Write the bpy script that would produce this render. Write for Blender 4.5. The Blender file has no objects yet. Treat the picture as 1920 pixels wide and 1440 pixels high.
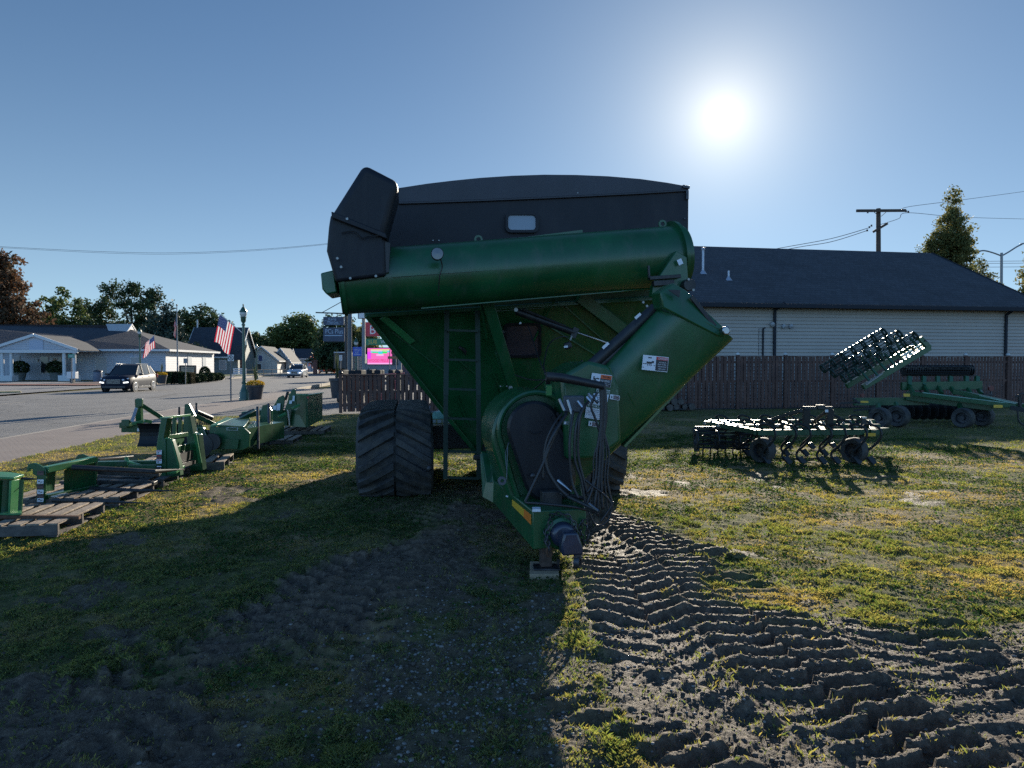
import bpy, bmesh, math, random
import numpy as np
from mathutils import Vector, Matrix
R = math.radians
sc = bpy.context.scene
col = sc.collection

# ------------------------------------------------------------ camera
F = 1331.0; HZ = 681.0; CAMZ = 1.6
PITCH = math.atan((720 - HZ) / F)
cam_d = bpy.data.cameras.new("camera"); cam = bpy.data.objects.new("camera", cam_d); col.objects.link(cam)
cam_d.sensor_width = 36.0; cam_d.lens = 36.0 * F / 1920.0
cam_d.clip_start = 0.05; cam_d.clip_end = 6000
cam.location = (0, 0, CAMZ); cam.rotation_euler = (math.pi/2 - PITCH, 0, 0)
sc.camera = cam

# ------------------------------------------------------------ light
SUN_EL = R(18.3); SUN_AZ = R(16.4)          # azimuth measured from +Y towards +X
SUNV = Vector((math.sin(SUN_AZ)*math.cos(SUN_EL), math.cos(SUN_AZ)*math.cos(SUN_EL), math.sin(SUN_EL)))
w = bpy.data.worlds.new("World"); sc.world = w; w.use_nodes = True
nt = w.node_tree; nt.nodes.clear()
wo = nt.nodes.new("ShaderNodeOutputWorld"); bg = nt.nodes.new("ShaderNodeBackground")
sky = nt.nodes.new("ShaderNodeTexSky"); sky.sky_type = 'NISHITA'; sky.sun_disc = False
sky.sun_elevation = SUN_EL; sky.sun_rotation = SUN_AZ; sky.altitude = 0
sky.air_density = 1.0; sky.dust_density = 0.25; sky.ozone_density = 2.0
SKY_S = 0.10
def M(op, a=None, b=None, tree=nt, clamp=False):
    n = tree.nodes.new("ShaderNodeMath"); n.operation = op; n.use_clamp = clamp
    for i, x in enumerate((a, b)):
        if x is None: continue
        if isinstance(x, (int, float)): n.inputs[i].default_value = x
        else: tree.links.new(x, n.inputs[i])
    return n.outputs[0]
# the photograph's exposure holds the bright side of the sky down: compress each channel softly
sp_ = nt.nodes.new("ShaderNodeSeparateColor"); cb_ = nt.nodes.new("ShaderNodeCombineColor"); nt.links.new(sky.outputs[0], sp_.inputs[0])
for i, (k, g) in enumerate(((3.6, 0.60), (1.6, 0.94), (0.74, 1.24))):
    v = M('MULTIPLY', sp_.outputs[i], SKY_S*g)
    o_ = M('DIVIDE', v, M('ADD', M('MULTIPLY', v, k), 1.0))
    nt.links.new(M('DIVIDE', o_, SKY_S), cb_.inputs[i])
nt.links.new(cb_.outputs[0], bg.inputs[0])
# the sun's own disc and its aureole in the sky, in world directions
tc = nt.nodes.new("ShaderNodeTexCoord")
nz = nt.nodes.new("ShaderNodeVectorMath"); nz.operation = 'NORMALIZE'; nt.links.new(tc.outputs['Generated'], nz.inputs[0])
dt = nt.nodes.new("ShaderNodeVectorMath"); dt.operation = 'DOT_PRODUCT'
nt.links.new(nz.outputs[0], dt.inputs[0]); dt.inputs[1].default_value = SUNV
ang = M('ARCCOSINE', M('MINIMUM', dt.outputs['Value'], 0.999999))
# exposure is open for shade: sun-side sky held back, unseen sky brightened as fill
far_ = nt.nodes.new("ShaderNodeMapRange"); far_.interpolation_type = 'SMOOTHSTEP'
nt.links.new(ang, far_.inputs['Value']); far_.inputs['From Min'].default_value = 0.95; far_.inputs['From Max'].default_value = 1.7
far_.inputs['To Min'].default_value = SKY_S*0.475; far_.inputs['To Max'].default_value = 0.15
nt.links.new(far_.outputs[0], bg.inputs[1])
def ex(k, s, p=1.0):
    a = M('DIVIDE', ang, s)
    if p != 1.0: a = M('POWER', a, p)
    return M('MULTIPLY', M('EXPONENT', M('MULTIPLY', a, -1.0)), k)
glow = M('ADD', M('ADD', ex(5.0, 0.0065, 1.5), ex(0.46, 0.055)), ex(0.11, 0.17))
bg2 = nt.nodes.new("ShaderNodeBackground"); bg2.inputs[0].default_value = (1.0, 0.86, 0.60, 1)
nt.links.new(glow, bg2.inputs[1])
# pale band of low air along the horizon
sx_ = nt.nodes.new("ShaderNodeSeparateXYZ"); nt.links.new(nz.outputs[0], sx_.inputs[0])
low_ = M('EXPONENT', M('MULTIPLY', M('ABSOLUTE', sx_.outputs['Z']), -5.5))
bg3 = nt.nodes.new("ShaderNodeBackground"); bg3.inputs[0].default_value = (0.68, 0.86, 0.88, 1)
nt.links.new(M('MULTIPLY', low_, 0.30), bg3.inputs[1])
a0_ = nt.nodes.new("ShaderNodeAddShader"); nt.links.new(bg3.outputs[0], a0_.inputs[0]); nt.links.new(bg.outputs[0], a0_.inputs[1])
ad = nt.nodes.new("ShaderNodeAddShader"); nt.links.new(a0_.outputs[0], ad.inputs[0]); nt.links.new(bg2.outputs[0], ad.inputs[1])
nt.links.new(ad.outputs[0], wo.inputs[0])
sd = bpy.data.lights.new("sun", 'SUN'); so = bpy.data.objects.new("sun", sd); col.objects.link(so)
sd.energy = 4.7; sd.angle = R(0.53); sd.color = (1.0, 0.90, 0.74)
so.rotation_euler = (-SUNV).to_track_quat('-Z', 'Y').to_euler(); so.location = (30, 60, 40)
sc.view_settings.view_transform = 'Standard'; sc.view_settings.look = 'None'
sc.view_settings.exposure = 0.95; sc.view_settings.gamma = 1.0; sc.view_settings.use_curve_mapping = False
sc.cycles.max_bounces = 6; sc.cycles.transparent_max_bounces = 12
sc.cycles.use_denoising = False

# ------------------------------------------------------------ helpers
def P(px, py, d):
    """the world point at depth d (metres along +Y) seen at photo pixel px, py"""
    cx = (px - 960) / F; cy = (720 - py) / F
    c, s = math.cos(PITCH), math.sin(PITCH)
    dy = c + cy * s; dz = cy * c - s
    return Vector((cx * d / dy, d, CAMZ + dz * d / dy))
def PZ(px, py, z=0.0):
    cx = (px - 960) / F; cy = (720 - py) / F
    c, s = math.cos(PITCH), math.sin(PITCH)
    dy = c + cy * s; dz = cy * c - s
    t = (z - CAMZ) / dz
    return Vector((cx * t, dy * t, z))

class MB:
    def __init__(s): s.v = []; s.f = []; s.m = []
    def face(s, pts, m=0):
        n = len(s.v); s.v += [tuple(p) for p in pts]; s.f.append(tuple(range(n, n + len(pts)))); s.m.append(m)
    def add(s, vs, fs, m=0):
        n = len(s.v); s.v += [tuple(p) for p in vs]
        for f in fs: s.f.append(tuple(i + n for i in f)); s.m.append(m)
    def box(s, c, size, rz=0.0, m=0, rot=None, taper=1.0):
        sx, sy, sz = size[0]/2, size[1]/2, size[2]/2
        vs = []
        for dz in (-1, 1):
            k = taper if dz > 0 else 1.0
            for dx, dy in ((-1,-1),(1,-1),(1,1),(-1,1)): vs.append(Vector((dx*sx*k, dy*sy*k, dz*sz)))
        mt = rot if rot is not None else Matrix.Rotation(rz, 3, 'Z')
        c = Vector(c); vs = [mt @ v + c for v in vs]
        s.add(vs, [(3,2,1,0),(4,5,6,7),(0,1,5,4),(1,2,6,5),(2,3,7,6),(3,0,4,7)], m)
    def bar(s, a, b, w, h=None, up=(0,0,1), m=0, w2=None, h2=None):
        a = Vector(a); b = Vector(b); h = w if h is None else h
        w2 = w if w2 is None else w2; h2 = h if h2 is None else h2
        d = (b - a).normalized(); u = Vector(up)
        if abs(d.dot(u)) > 0.98: u = Vector((0, 1, 0)) if abs(d.y) < 0.9 else Vector((1, 0, 0))
        r = d.cross(u).normalized(); u = r.cross(d).normalized()
        vs = []
        for c, ww, hh in ((a, w, h), (b, w2, h2)):
            for i, j in ((-1,-1),(1,-1),(1,1),(-1,1)): vs.append(c + r*(i*ww/2) + u*(j*hh/2))
        s.add(vs, [(3,2,1,0),(4,5,6,7),(0,1,5,4),(1,2,6,5),(2,3,7,6),(3,0,4,7)], m)
    def tube(s, pts, r, n=10, m=0, cap=True):
        pts = [Vector(p) for p in pts]; N = len(pts)
        rs = r if isinstance(r, (list, tuple)) else [r]*N
        prev = None; base = len(s.v)
        for i, p in enumerate(pts):
            t = (pts[min(i+1, N-1)] - pts[max(i-1, 0)]).normalized()
            if prev is None:
                u = Vector((0,0,1)) if abs(t.z) < 0.9 else Vector((1,0,0))
                u = (u - t*u.dot(t)).normalized()
            else:
                u = (prev - t*prev.dot(t))
                u = u.normalized() if u.length > 1e-6 else prev
            prev = u; q = t.cross(u)
            for k in range(n):
                a = 2*math.pi*k/n
                s.v.append(tuple(p + (u*math.cos(a) + q*math.sin(a))*rs[i]))
        for i in range(N-1):
            for k in range(n):
                a0 = base+i*n+k; a1 = base+i*n+(k+1) % n
                s.f.append((a0, a1, a1+n, a0+n)); s.m.append(m)
        if cap:
            s.f.append(tuple(base+k for k in range(n))[::-1]); s.m.append(m)
            s.f.append(tuple(base+(N-1)*n+k for k in range(n))); s.m.append(m)
    def cyl(s, a, b, r, n=16, m=0, r2=None): s.tube([a, b], [r, r if r2 is None else r2], n, m)
    def lathe(s, c, prof, axis=(0,0,1), n=20, m=0, cap=True):
        ax = Vector(axis).normalized()
        u = Vector((1,0,0)) if abs(ax.x) < 0.9 else Vector((0,1,0))
        u = (u - ax*u.dot(ax)).normalized(); q = ax.cross(u); c = Vector(c); base = len(s.v)
        for r, h in prof:
            for k in range(n):
                a = 2*math.pi*k/n; s.v.append(tuple(c + ax*h + (u*math.cos(a)+q*math.sin(a))*max(r, 1e-4)))
        for i in range(len(prof)-1):
            for k in range(n):
                a0 = base+i*n+k; a1 = base+i*n+(k+1) % n
                s.f.append((a0, a1, a1+n, a0+n)); s.m.append(m)
        if cap:
            s.f.append(tuple(base+k for k in range(n))[::-1]); s.m.append(m)
            s.f.append(tuple(base+(len(prof)-1)*n+k for k in range(n))); s.m.append(m)
    def prism(s, poly, ext, m=0):
        """poly: 3-D points in order; ext: extrusion vector"""
        poly = [Vector(p) for p in poly]; ext = Vector(ext); n = len(poly)
        vs = poly + [p + ext for p in poly]
        fs = [tuple(range(n)), tuple(range(n, 2*n))[::-1]] + [(i, i+n, (i+1) % n + n, (i+1) % n) for i in range(n)]
        s.add(vs, fs, m)
    def sphere(s, c, r, n=12, m=0, sq=(1,1,1)):
        prof = [(math.sin(math.pi*i/n)*r, -math.cos(math.pi*i/n)*r) for i in range(n+1)]
        b = len(s.v); s.lathe((0,0,0), prof, n=n*2, m=m, cap=False)
        for i in range(b, len(s.v)):
            x, y, z = s.v[i]; s.v[i] = (c[0]+x*sq[0], c[1]+y*sq[1], c[2]+z*sq[2])
    def text(s, txt, M4, m=0):
        vs, fs = text_geo(txt)
        s.add([M4 @ v for v in vs], fs, m)
    def build(s, name, mats, parent=None, smooth=False, bevel=0.0, seg=2, fixn=True, world=True, cut=0.6):
        vs = s.v
        if parent is not None and world:
            inv = WM[parent.name].inverted(); vs = [tuple(inv @ Vector(p)) for p in vs]
        me = bpy.data.meshes.new(name); me.from_pydata(vs, [], s.f)
        if not isinstance(mats, (list, tuple)): mats = [mats]
        for mm in mats: me.materials.append(mm)
        me.polygons.foreach_set('material_index', s.m)
        if fixn or bevel:
            bm = bmesh.new(); bm.from_mesh(me)
            if bevel: bmesh.ops.remove_doubles(bm, verts=bm.verts, dist=1e-5)
            if fixn: bmesh.ops.recalc_face_normals(bm, faces=bm.faces)
            bm.to_mesh(me); bm.free()
        if smooth:
            me.polygons.foreach_set('use_smooth', [True]*len(me.polygons))
            try: me.set_sharp_from_angle(angle=cut)
            except Exception: pass
        o = bpy.data.objects.new(name, me); col.objects.link(o)
        if parent is not None: o.parent = parent; WM[o.name] = WM[parent.name]
        else: WM[o.name] = Matrix.Identity(4)
        if bevel:
            b = o.modifiers.new("bevel", 'BEVEL'); b.width = bevel; b.segments = seg; b.limit_method = 'ANGLE'; b.angle_limit = R(35)
            b.harden_normals = False
            me.polygons.foreach_set('use_smooth', [True]*len(me.polygons))
            try: me.set_sharp_from_angle(angle=cut)
            except Exception: pass
        return o
WM = {}
_txt = {}
def text_geo(txt):
    """flat lettering, normalised: cap height 1, origin bottom left, in local XY"""
    if txt in _txt: return _txt[txt]
    cu = bpy.data.curves.new("lettering", 'FONT'); cu.body = txt; cu.size = 1.0; cu.resolution_u = 2
    ob = bpy.data.objects.new("lettering", cu); col.objects.link(ob)
    bpy.context.view_layer.update()
    me = bpy.data.meshes.new_from_object(ob.evaluated_get(bpy.context.evaluated_depsgraph_get()))
    vs = [v.co.copy() / 0.70 for v in me.vertices]; fs = [tuple(p.vertices) for p in me.polygons]
    bpy.data.objects.remove(ob); bpy.data.curves.remove(cu); bpy.data.meshes.remove(me)
    _txt[txt] = (vs, fs); return _txt[txt]
def text_w(txt):
    vs, _ = text_geo(txt)
    return (max(v.x for v in vs) - min(v.x for v in vs)) if vs else 1.0

def thing(name, label, cat, loc=(0,0,0), rz=0.0, group=None):
    o = bpy.data.objects.new(name, None); col.objects.link(o)
    o.empty_display_size = 0.3
    o.location = loc; o.rotation_euler = (0, 0, rz)
    o['label'] = label; o['category'] = cat
    if group: o['group'] = group
    WM[o.name] = Matrix.Translation(Vector(loc)) @ Matrix.Rotation(rz, 4, 'Z')
    return o
def tag(o, label=None, cat=None, group=None, kind=None):
    if label: o['label'] = label
    if cat: o['category'] = cat
    if group: o['group'] = group
    if kind: o['kind'] = kind
    return o
def kids(o): return [c for c in col.objects if c.parent is o]
def dup(root, loc, rz=0.0, label=None, scale=None):
    tree = {}
    for c in col.objects:
        if c.parent is not None: tree.setdefault(c.parent.name, []).append(c)
    def cp(o, parent):
        c = o.copy(); col.objects.link(c); c.parent = parent
        for ch in tree.get(o.name, []): cp(ch, c)
        return c
    r = cp(root, None); r.location = loc; r.rotation_euler = (0, 0, rz)
    if scale: r.scale = scale
    if label: r['label'] = label
    return r

def smooth_path(pts, n=8):
    pts = [Vector(p) for p in pts]; out = []
    for i in range(len(pts)-1):
        p0 = pts[max(i-1, 0)]; p1 = pts[i]; p2 = pts[i+1]; p3 = pts[min(i+2, len(pts)-1)]
        for k in range(n):
            t = k/n
            out.append(0.5*((2*p1) + (p2-p0)*t + (2*p0-5*p1+4*p2-p3)*t*t + (3*p1-p0-3*p2+p3)*t**3))
    out.append(pts[-1]); return out

# array meshes ------------------------------------------------
def mesh_arrays(name, verts, faces, mats, smooth=False, attrs=None, mi=None):
    verts = np.ascontiguousarray(verts, dtype=np.float32); faces = np.ascontiguousarray(faces, dtype=np.int32)
    k = faces.shape[1]; me = bpy.data.meshes.new(name)
    me.vertices.add(len(verts)); me.vertices.foreach_set('co', verts.ravel())
    me.loops.add(faces.size); me.loops.foreach_set('vertex_index', faces.ravel())
    me.polygons.add(len(faces)); me.polygons.foreach_set('loop_start', np.arange(0, faces.size, k, dtype=np.int32))
    try: me.polygons.foreach_set('loop_total', np.full(len(faces), k, dtype=np.int32))
    except Exception: pass
    me.polygons.foreach_set('use_smooth', np.full(len(faces), smooth, dtype=bool))
    for mm in (mats if isinstance(mats, (list, tuple)) else [mats]): me.materials.append(mm)
    if mi is not None: me.polygons.foreach_set('material_index', np.asarray(mi, dtype=np.int32))
    for an, arr in (attrs or {}).items():
        a = me.attributes.new(an, 'FLOAT', 'POINT'); a.data.foreach_set('value', np.ascontiguousarray(arr, dtype=np.float32))
    me.update(calc_edges=True)
    o = bpy.data.objects.new(name, me); col.objects.link(o); WM[o.name] = Matrix.Identity(4)
    return o

# numpy value noise
def _hash(ix, iy, seed):
    h = (ix.astype(np.int64) * 374761393 + iy.astype(np.int64) * 668265263 + seed * 974634777) & 0xffffffff
    h = ((h ^ (h >> 13)) * 1274126177) & 0xffffffff
    h = (h ^ (h >> 16)) & 0xffffffff
    return h.astype(np.float64) / 4294967295.0
def noise(x, y, seed=0):
    x0 = np.floor(x); y0 = np.floor(y); fx = x - x0; fy = y - y0
    ix = x0.astype(np.int64); iy = y0.astype(np.int64)
    u = fx*fx*fx*(fx*(fx*6-15)+10); v = fy*fy*fy*(fy*(fy*6-15)+10)
    a = _hash(ix, iy, seed); b = _hash(ix+1, iy, seed); c = _hash(ix, iy+1, seed); d = _hash(ix+1, iy+1, seed)
    return (a*(1-u)+b*u)*(1-v) + (c*(1-u)+d*u)*v
def fbm(x, y, seed=0, oct=4, gain=0.5):
    t = 0; a = 1.0; s = 0
    for i in range(oct):
        t = t + a*noise(x*(2**i)+i*17.3, y*(2**i)-i*9.1, seed+i); s += a; a *= gain
    return t/s
def sstep(a, b, x):
    t = np.clip((x-a)/(b-a), 0, 1); return t*t*(3-2*t)

# ------------------------------------------------------------ materials
def mat(name, c, rough=0.6, metal=0.0, var=0.0, scale=4.0, bump=0.0, bscale=60.0, spec=0.5, c2=None, coat=0.0, emit=None, estr=1.0, rvar=0.0):
    m = bpy.data.materials.new(name); m.use_nodes = True; t = m.node_tree
    b = t.nodes['Principled BSDF']
    b.inputs['Base Color'].default_value = (*c, 1); b.inputs['Roughness'].default_value = rough
    b.inputs['Metallic'].default_value = metal; b.inputs['Specular IOR Level'].default_value = spec
    if coat: b.inputs['Coat Weight'].default_value = coat; b.inputs['Coat Roughness'].default_value = 0.12
    if emit: b.inputs['Emission Color'].default_value = (*emit, 1); b.inputs['Emission Strength'].default_value = estr
    if var or bump or c2 or rvar:
        g = t.nodes.new('ShaderNodeNewGeometry')
        n = t.nodes.new('ShaderNodeTexNoise'); n.inputs['Scale'].default_value = scale; n.inputs['Detail'].default_value = 6
        n.inputs['Roughness'].default_value = 0.62
        t.links.new(g.outputs['Position'], n.inputs['Vector'])
        if var or c2:
            r = t.nodes.new('ShaderNodeValToRGB'); r.color_ramp.elements[0].position = 0.32; r.color_ramp.elements[1].position = 0.68
            a = c; e = c2 if c2 else tuple(min(1, x*(1+var)) for x in c)
            if not c2: a = tuple(x*(1-var) for x in c)
            r.color_ramp.elements[0].color = (*a, 1); r.color_ramp.elements[1].color = (*e, 1)
            t.links.new(n.outputs['Fac'], r.inputs[0]); t.links.new(r.outputs[0], b.inputs['Base Color'])
        if rvar:
            mr = t.nodes.new('ShaderNodeMapRange'); mr.inputs['To Min'].default_value = max(0.05, rough-rvar); mr.inputs['To Max'].default_value = min(1, rough+rvar)
            t.links.new(n.outputs['Fac'], mr.inputs['Value']); t.links.new(mr.outputs[0], b.inputs['Roughness'])
        if bump:
            n2 = t.nodes.new('ShaderNodeTexNoise'); n2.inputs['Scale'].default_value = bscale; n2.inputs['Detail'].default_value = 4
            t.links.new(g.outputs['Position'], n2.inputs['Vector'])
            bp = t.nodes.new('ShaderNodeBump'); bp.inputs['Strength'].default_value = bump; bp.inputs['Distance'].default_value = 0.02
            t.links.new(n2.outputs['Fac'], bp.inputs['Height']); t.links.new(bp.outputs[0], b.inputs['Normal'])
    return m
def leafmat(name, c1, c2, trans=0.45, scale=0.5, c3=None, rough=0.6, spec=0.2, tint=None):
    m = bpy.data.materials.new(name); m.use_nodes = True; t = m.node_tree
    b = t.nodes['Principled BSDF']; out = t.nodes['Material Output']
    g = t.nodes.new('ShaderNodeNewGeometry'); n = t.nodes.new('ShaderNodeTexNoise'); n.inputs['Scale'].default_value = scale; n.inputs['Detail'].default_value = 5
    t.links.new(g.outputs['Position'], n.inputs['Vector'])
    add = t.nodes.new('ShaderNodeMath'); add.operation = 'MULTIPLY_ADD'; add.inputs[1].default_value = 0.45
    t.links.new(g.outputs['Random Per Island'], add.inputs[0]); 
    sub = t.nodes.new('ShaderNodeMath'); sub.operation = 'SUBTRACT'; sub.inputs[1].default_value = 0.22
    t.links.new(n.outputs['Fac'], sub.inputs[0]); t.links.new(sub.outputs[0], add.inputs[2])
    r = t.nodes.new('ShaderNodeValToRGB'); r.color_ramp.elements[0].position = 0.3; r.color_ramp.elements[1].position = 0.7
    r.color_ramp.elements[0].color = (*c1, 1); r.color_ramp.elements[1].color = (*c2, 1)
    if c3:
        e = r.color_ramp.elements.new(0.85); e.color = (*c3, 1)
    t.links.new(add.outputs[0], r.inputs[0]); t.links.new(r.outputs[0], b.inputs['Base Color'])
    b.inputs['Roughness'].default_value = rough; b.inputs['Specular IOR Level'].default_value = spec
    tr = t.nodes.new('ShaderNodeBsdfTranslucent')
    if tint:
        tm_ = t.nodes.new('ShaderNodeMix'); tm_.data_type = 'RGBA'; tm_.blend_type = 'MULTIPLY'; tm_.inputs['Factor'].default_value = 1.0
        t.links.new(r.outputs[0], tm_.inputs[6]); tm_.inputs[7].default_value = (*tint, 1); t.links.new(tm_.outputs[2], tr.inputs['Color'])
    else: t.links.new(r.outputs[0], tr.inputs['Color'])
    mx = t.nodes.new('ShaderNodeMixShader'); mx.inputs[0].default_value = trans
    t.links.new(b.outputs[0], mx.inputs[1]); t.links.new(tr.outputs[0], mx.inputs[2]); t.links.new(mx.outputs[0], out.inputs['Surface'])
    return m
def dusty(m, c=(0.11, 0.10, 0.085), amt=0.35, sx=3.0, sz=0.7, lo=0.50, hi=0.78):
    """road dust and rain streaks lying on the paint"""
    t = m.node_tree; b = t.nodes['Principled BSDF']; g = t.nodes.new('ShaderNodeNewGeometry')
    mp = t.nodes.new('ShaderNodeMapping'); mp.inputs['Scale'].default_value = (sx, sx, sz); t.links.new(g.outputs['Position'], mp.inputs['Vector'])
    n = t.nodes.new('ShaderNodeTexNoise'); n.inputs['Scale'].default_value = 2.5; n.inputs['Detail'].default_value = 9; n.inputs['Roughness'].default_value = 0.68; t.links.new(mp.outputs[0], n.inputs['Vector'])
    r = t.nodes.new('ShaderNodeMapRange'); r.inputs['From Min'].default_value = lo; r.inputs['From Max'].default_value = hi; r.inputs['To Max'].default_value = amt; t.links.new(n.outputs['Fac'], r.inputs['Value'])
    x = t.nodes.new('ShaderNodeMix'); x.data_type = 'RGBA'; t.links.new(r.outputs[0], x.inputs['Factor']); x.inputs[7].default_value = (*c, 1)
    l = b.inputs['Base Color'].links
    if l: t.links.new(l[0].from_socket, x.inputs[6])
    else: x.inputs[6].default_value = b.inputs['Base Color'].default_value
    t.links.new(x.outputs[2], b.inputs['Base Color'])
    return m
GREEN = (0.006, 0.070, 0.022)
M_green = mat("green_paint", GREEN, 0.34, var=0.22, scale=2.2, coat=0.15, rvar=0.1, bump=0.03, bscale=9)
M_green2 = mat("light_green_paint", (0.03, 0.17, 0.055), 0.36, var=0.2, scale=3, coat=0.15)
M_black = mat("black_painted_steel", (0.010, 0.011, 0.013), 0.48, var=0.3, scale=5, rvar=0.1)
M_plastic = mat("black_plastic", (0.010, 0.011, 0.015), 0.5, var=0.2, scale=3, rvar=0.08, spec=0.3)
M_tarp = mat("black_tarp", (0.011, 0.012, 0.016), 0.7, var=0.25, scale=2, bump=0.5, bscale=2.2)
M_rubber = mat("dusty_rubber", (0.016, 0.017, 0.019), 0.75, c2=(0.05, 0.05, 0.05), scale=7, bump=0.3, bscale=80)
M_hose = mat("hose_rubber", (0.015, 0.015, 0.017), 0.45)
M_steel = mat("bare_steel", (0.35, 0.36, 0.38), 0.3, metal=1.0, var=0.2)
M_zinc = mat("zinc_bolt", (0.28, 0.28, 0.27), 0.5, metal=0.9)
M_dsteel = mat("worn_dark_steel", (0.06, 0.06, 0.065), 0.45, metal=0.7, var=0.4, scale=12, rvar=0.12)
M_rust = mat("rusty_steel", (0.09, 0.045, 0.025), 0.7, metal=0.3, var=0.4, scale=20, bump=0.2)
M_white = mat("white_decal", (0.62, 0.64, 0.68), 0.4)
M_dblack = mat("decal_black", (0.02, 0.018, 0.022), 0.45)
M_dred = mat("decal_red", (0.45, 0.03, 0.03), 0.45)
M_dor = mat("decal_orange", (0.6, 0.10, 0.02), 0.45)
M_dbrown = mat("decal_brown", (0.10, 0.05, 0.05), 0.5)
M_yellow = mat("yellow_decal", (0.62, 0.36, 0.03), 0.4)
M_oref = mat("orange_reflector", (0.75, 0.20, 0.03), 0.3)
M_wglass = mat("window_pane", (0.05, 0.06, 0.075), 0.08, spec=0.8)
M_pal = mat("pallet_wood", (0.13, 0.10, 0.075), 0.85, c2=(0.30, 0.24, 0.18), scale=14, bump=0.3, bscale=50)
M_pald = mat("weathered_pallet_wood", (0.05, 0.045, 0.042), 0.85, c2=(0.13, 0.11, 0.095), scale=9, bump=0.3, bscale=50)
M_ply = mat("plywood", (0.24, 0.18, 0.11), 0.8, c2=(0.33, 0.26, 0.18), scale=10)

for m_ in (M_green, M_green2, M_black): dusty(m_)
dusty(M_plastic, amt=0.14)
dusty(M_tarp, amt=0.14, sx=1.5)
dusty(M_rubber, c=(0.10, 0.085, 0.065), amt=0.6, sz=3.0, lo=0.42, hi=0.7)
def decal(mb, TL, TR, BL, rects=(), texts=(), base=0, lift=0.0015, border=None):
    """flat decal: corner points, base material index; rects (u0,v0,u1,v1,mat); texts (str,u,v,h,mat[,maxw]); v runs down"""
    TL, TR, BL = Vector(TL), Vector(TR), Vector(BL)
    U = TR - TL; V = BL - TL; n = U.cross(V).normalized()
    W, Hh = U.length, V.length
    if n.dot(Vector((0, 0, CAMZ)) - TL) < 0: n = -n
    def pt(u, v, k): return TL + U*u + V*v + n*(lift*(k+1))
    def th(u0, v0, u1, v1, m, k): mb.face([pt(u0,v0,k), pt(u0,v1,k), pt(u1,v1,k), pt(u1,v0,k)], m)
    th(0, 0, 1, 1, base, 0)
    for r in rects: th(r[0], r[1], r[2], r[3], r[4], 1)
    for tx in texts:
        s_, u, v, h, m = tx[:5]; mw = tx[5] if len(tx) > 5 else None
        sy = h*Hh; sx = sy*0.95
        if mw: sx = min(sx, mw*W/max(text_w(s_), 1e-3))
        X = U.normalized()*sx; Y = -V.normalized()*sy; O = pt(u, v + h, 2)
        M4 = Matrix(((X.x, Y.x, n.x, O.x), (X.y, Y.y, n.y, O.y), (X.z, Y.z, n.z, O.z), (0,0,0,1)))
        mb.text(s_, M4, m)
# ------------------------------------------------------------ ground
RS = 0.10                                   # the street drifts this much left per metre of depth
def q_of(x, y): return x + 9.8 + RS*y        # across the street: 0 at the near kerb
ROADZ = -0.20
tracks = []                                  # (points, half width, depth, lug pitch, phase)
def trk(pts, hw=0.36, dep=0.05, pitch=0.20, sl=0.45, seed=0): tracks.append((np.array(pts, float), hw, dep, pitch, sl, seed))
trk([(0.62, 9.0), (0.72, 7.2), (0.80, 6.0), (0.84, 5.0), (0.82, 4.0), (0.86, 3.0), (0.95, 1.2)], 0.32, 0.040, 0.175, 0.5, 1)
trk([(1.05, 8.6), (1.15, 7.6), (1.32, 6.6), (1.55, 5.7), (1.52, 4.8), (1.46, 4.0), (1.50, 3.3), (1.66, 2.6), (2.0, 1.3)], 0.36, 0.050, 0.150, 0.06, 2)
trk([(2.9, 5.3), (2.45, 4.5), (2.25, 3.7), (2.35, 3.0), (2.7, 1.6)], 0.38, 0.045, 0.165, 0.10, 3)
trk([(5.4, 5.1), (4.1, 4.5), (3.3, 3.8), (3.1, 3.0), (3.3, 1.8)], 0.34, 0.045, 0.170, 0.45, 4)
trk([(6.6, 4.6), (5.0, 3.9), (4.0, 3.1), (3.7, 2.0)], 0.34, 0.04, 0.17, 0.3, 5)
trk([(0.3, 3.5), (0.75, 3.0), (1.2, 2.5), (1.8, 1.9)], 0.30, 0.035, 0.16, 0.3, 8)
trk([(-0.55, 8.0), (-1.0, 6.3), (-1.5, 4.7), (-1.9, 3.6), (-2.6, 2.4)], 0.34, 0.034, 0.19, 0.5, 6)
trk([(-0.9, 5.6), (-0.95, 4.2), (-1.3, 3.3), (-1.6, 2.2)], 0.30, 0.028, 0.18, 0.4, 7)
def ell(x, y, cx, cy, rx, ry, a=0.0):
    c, s = math.cos(a), math.sin(a); dx = x-cx; dy = y-cy
    return np.sqrt(((dx*c+dy*s)/rx)**2 + ((-dx*s+dy*c)/ry)**2)
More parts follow.
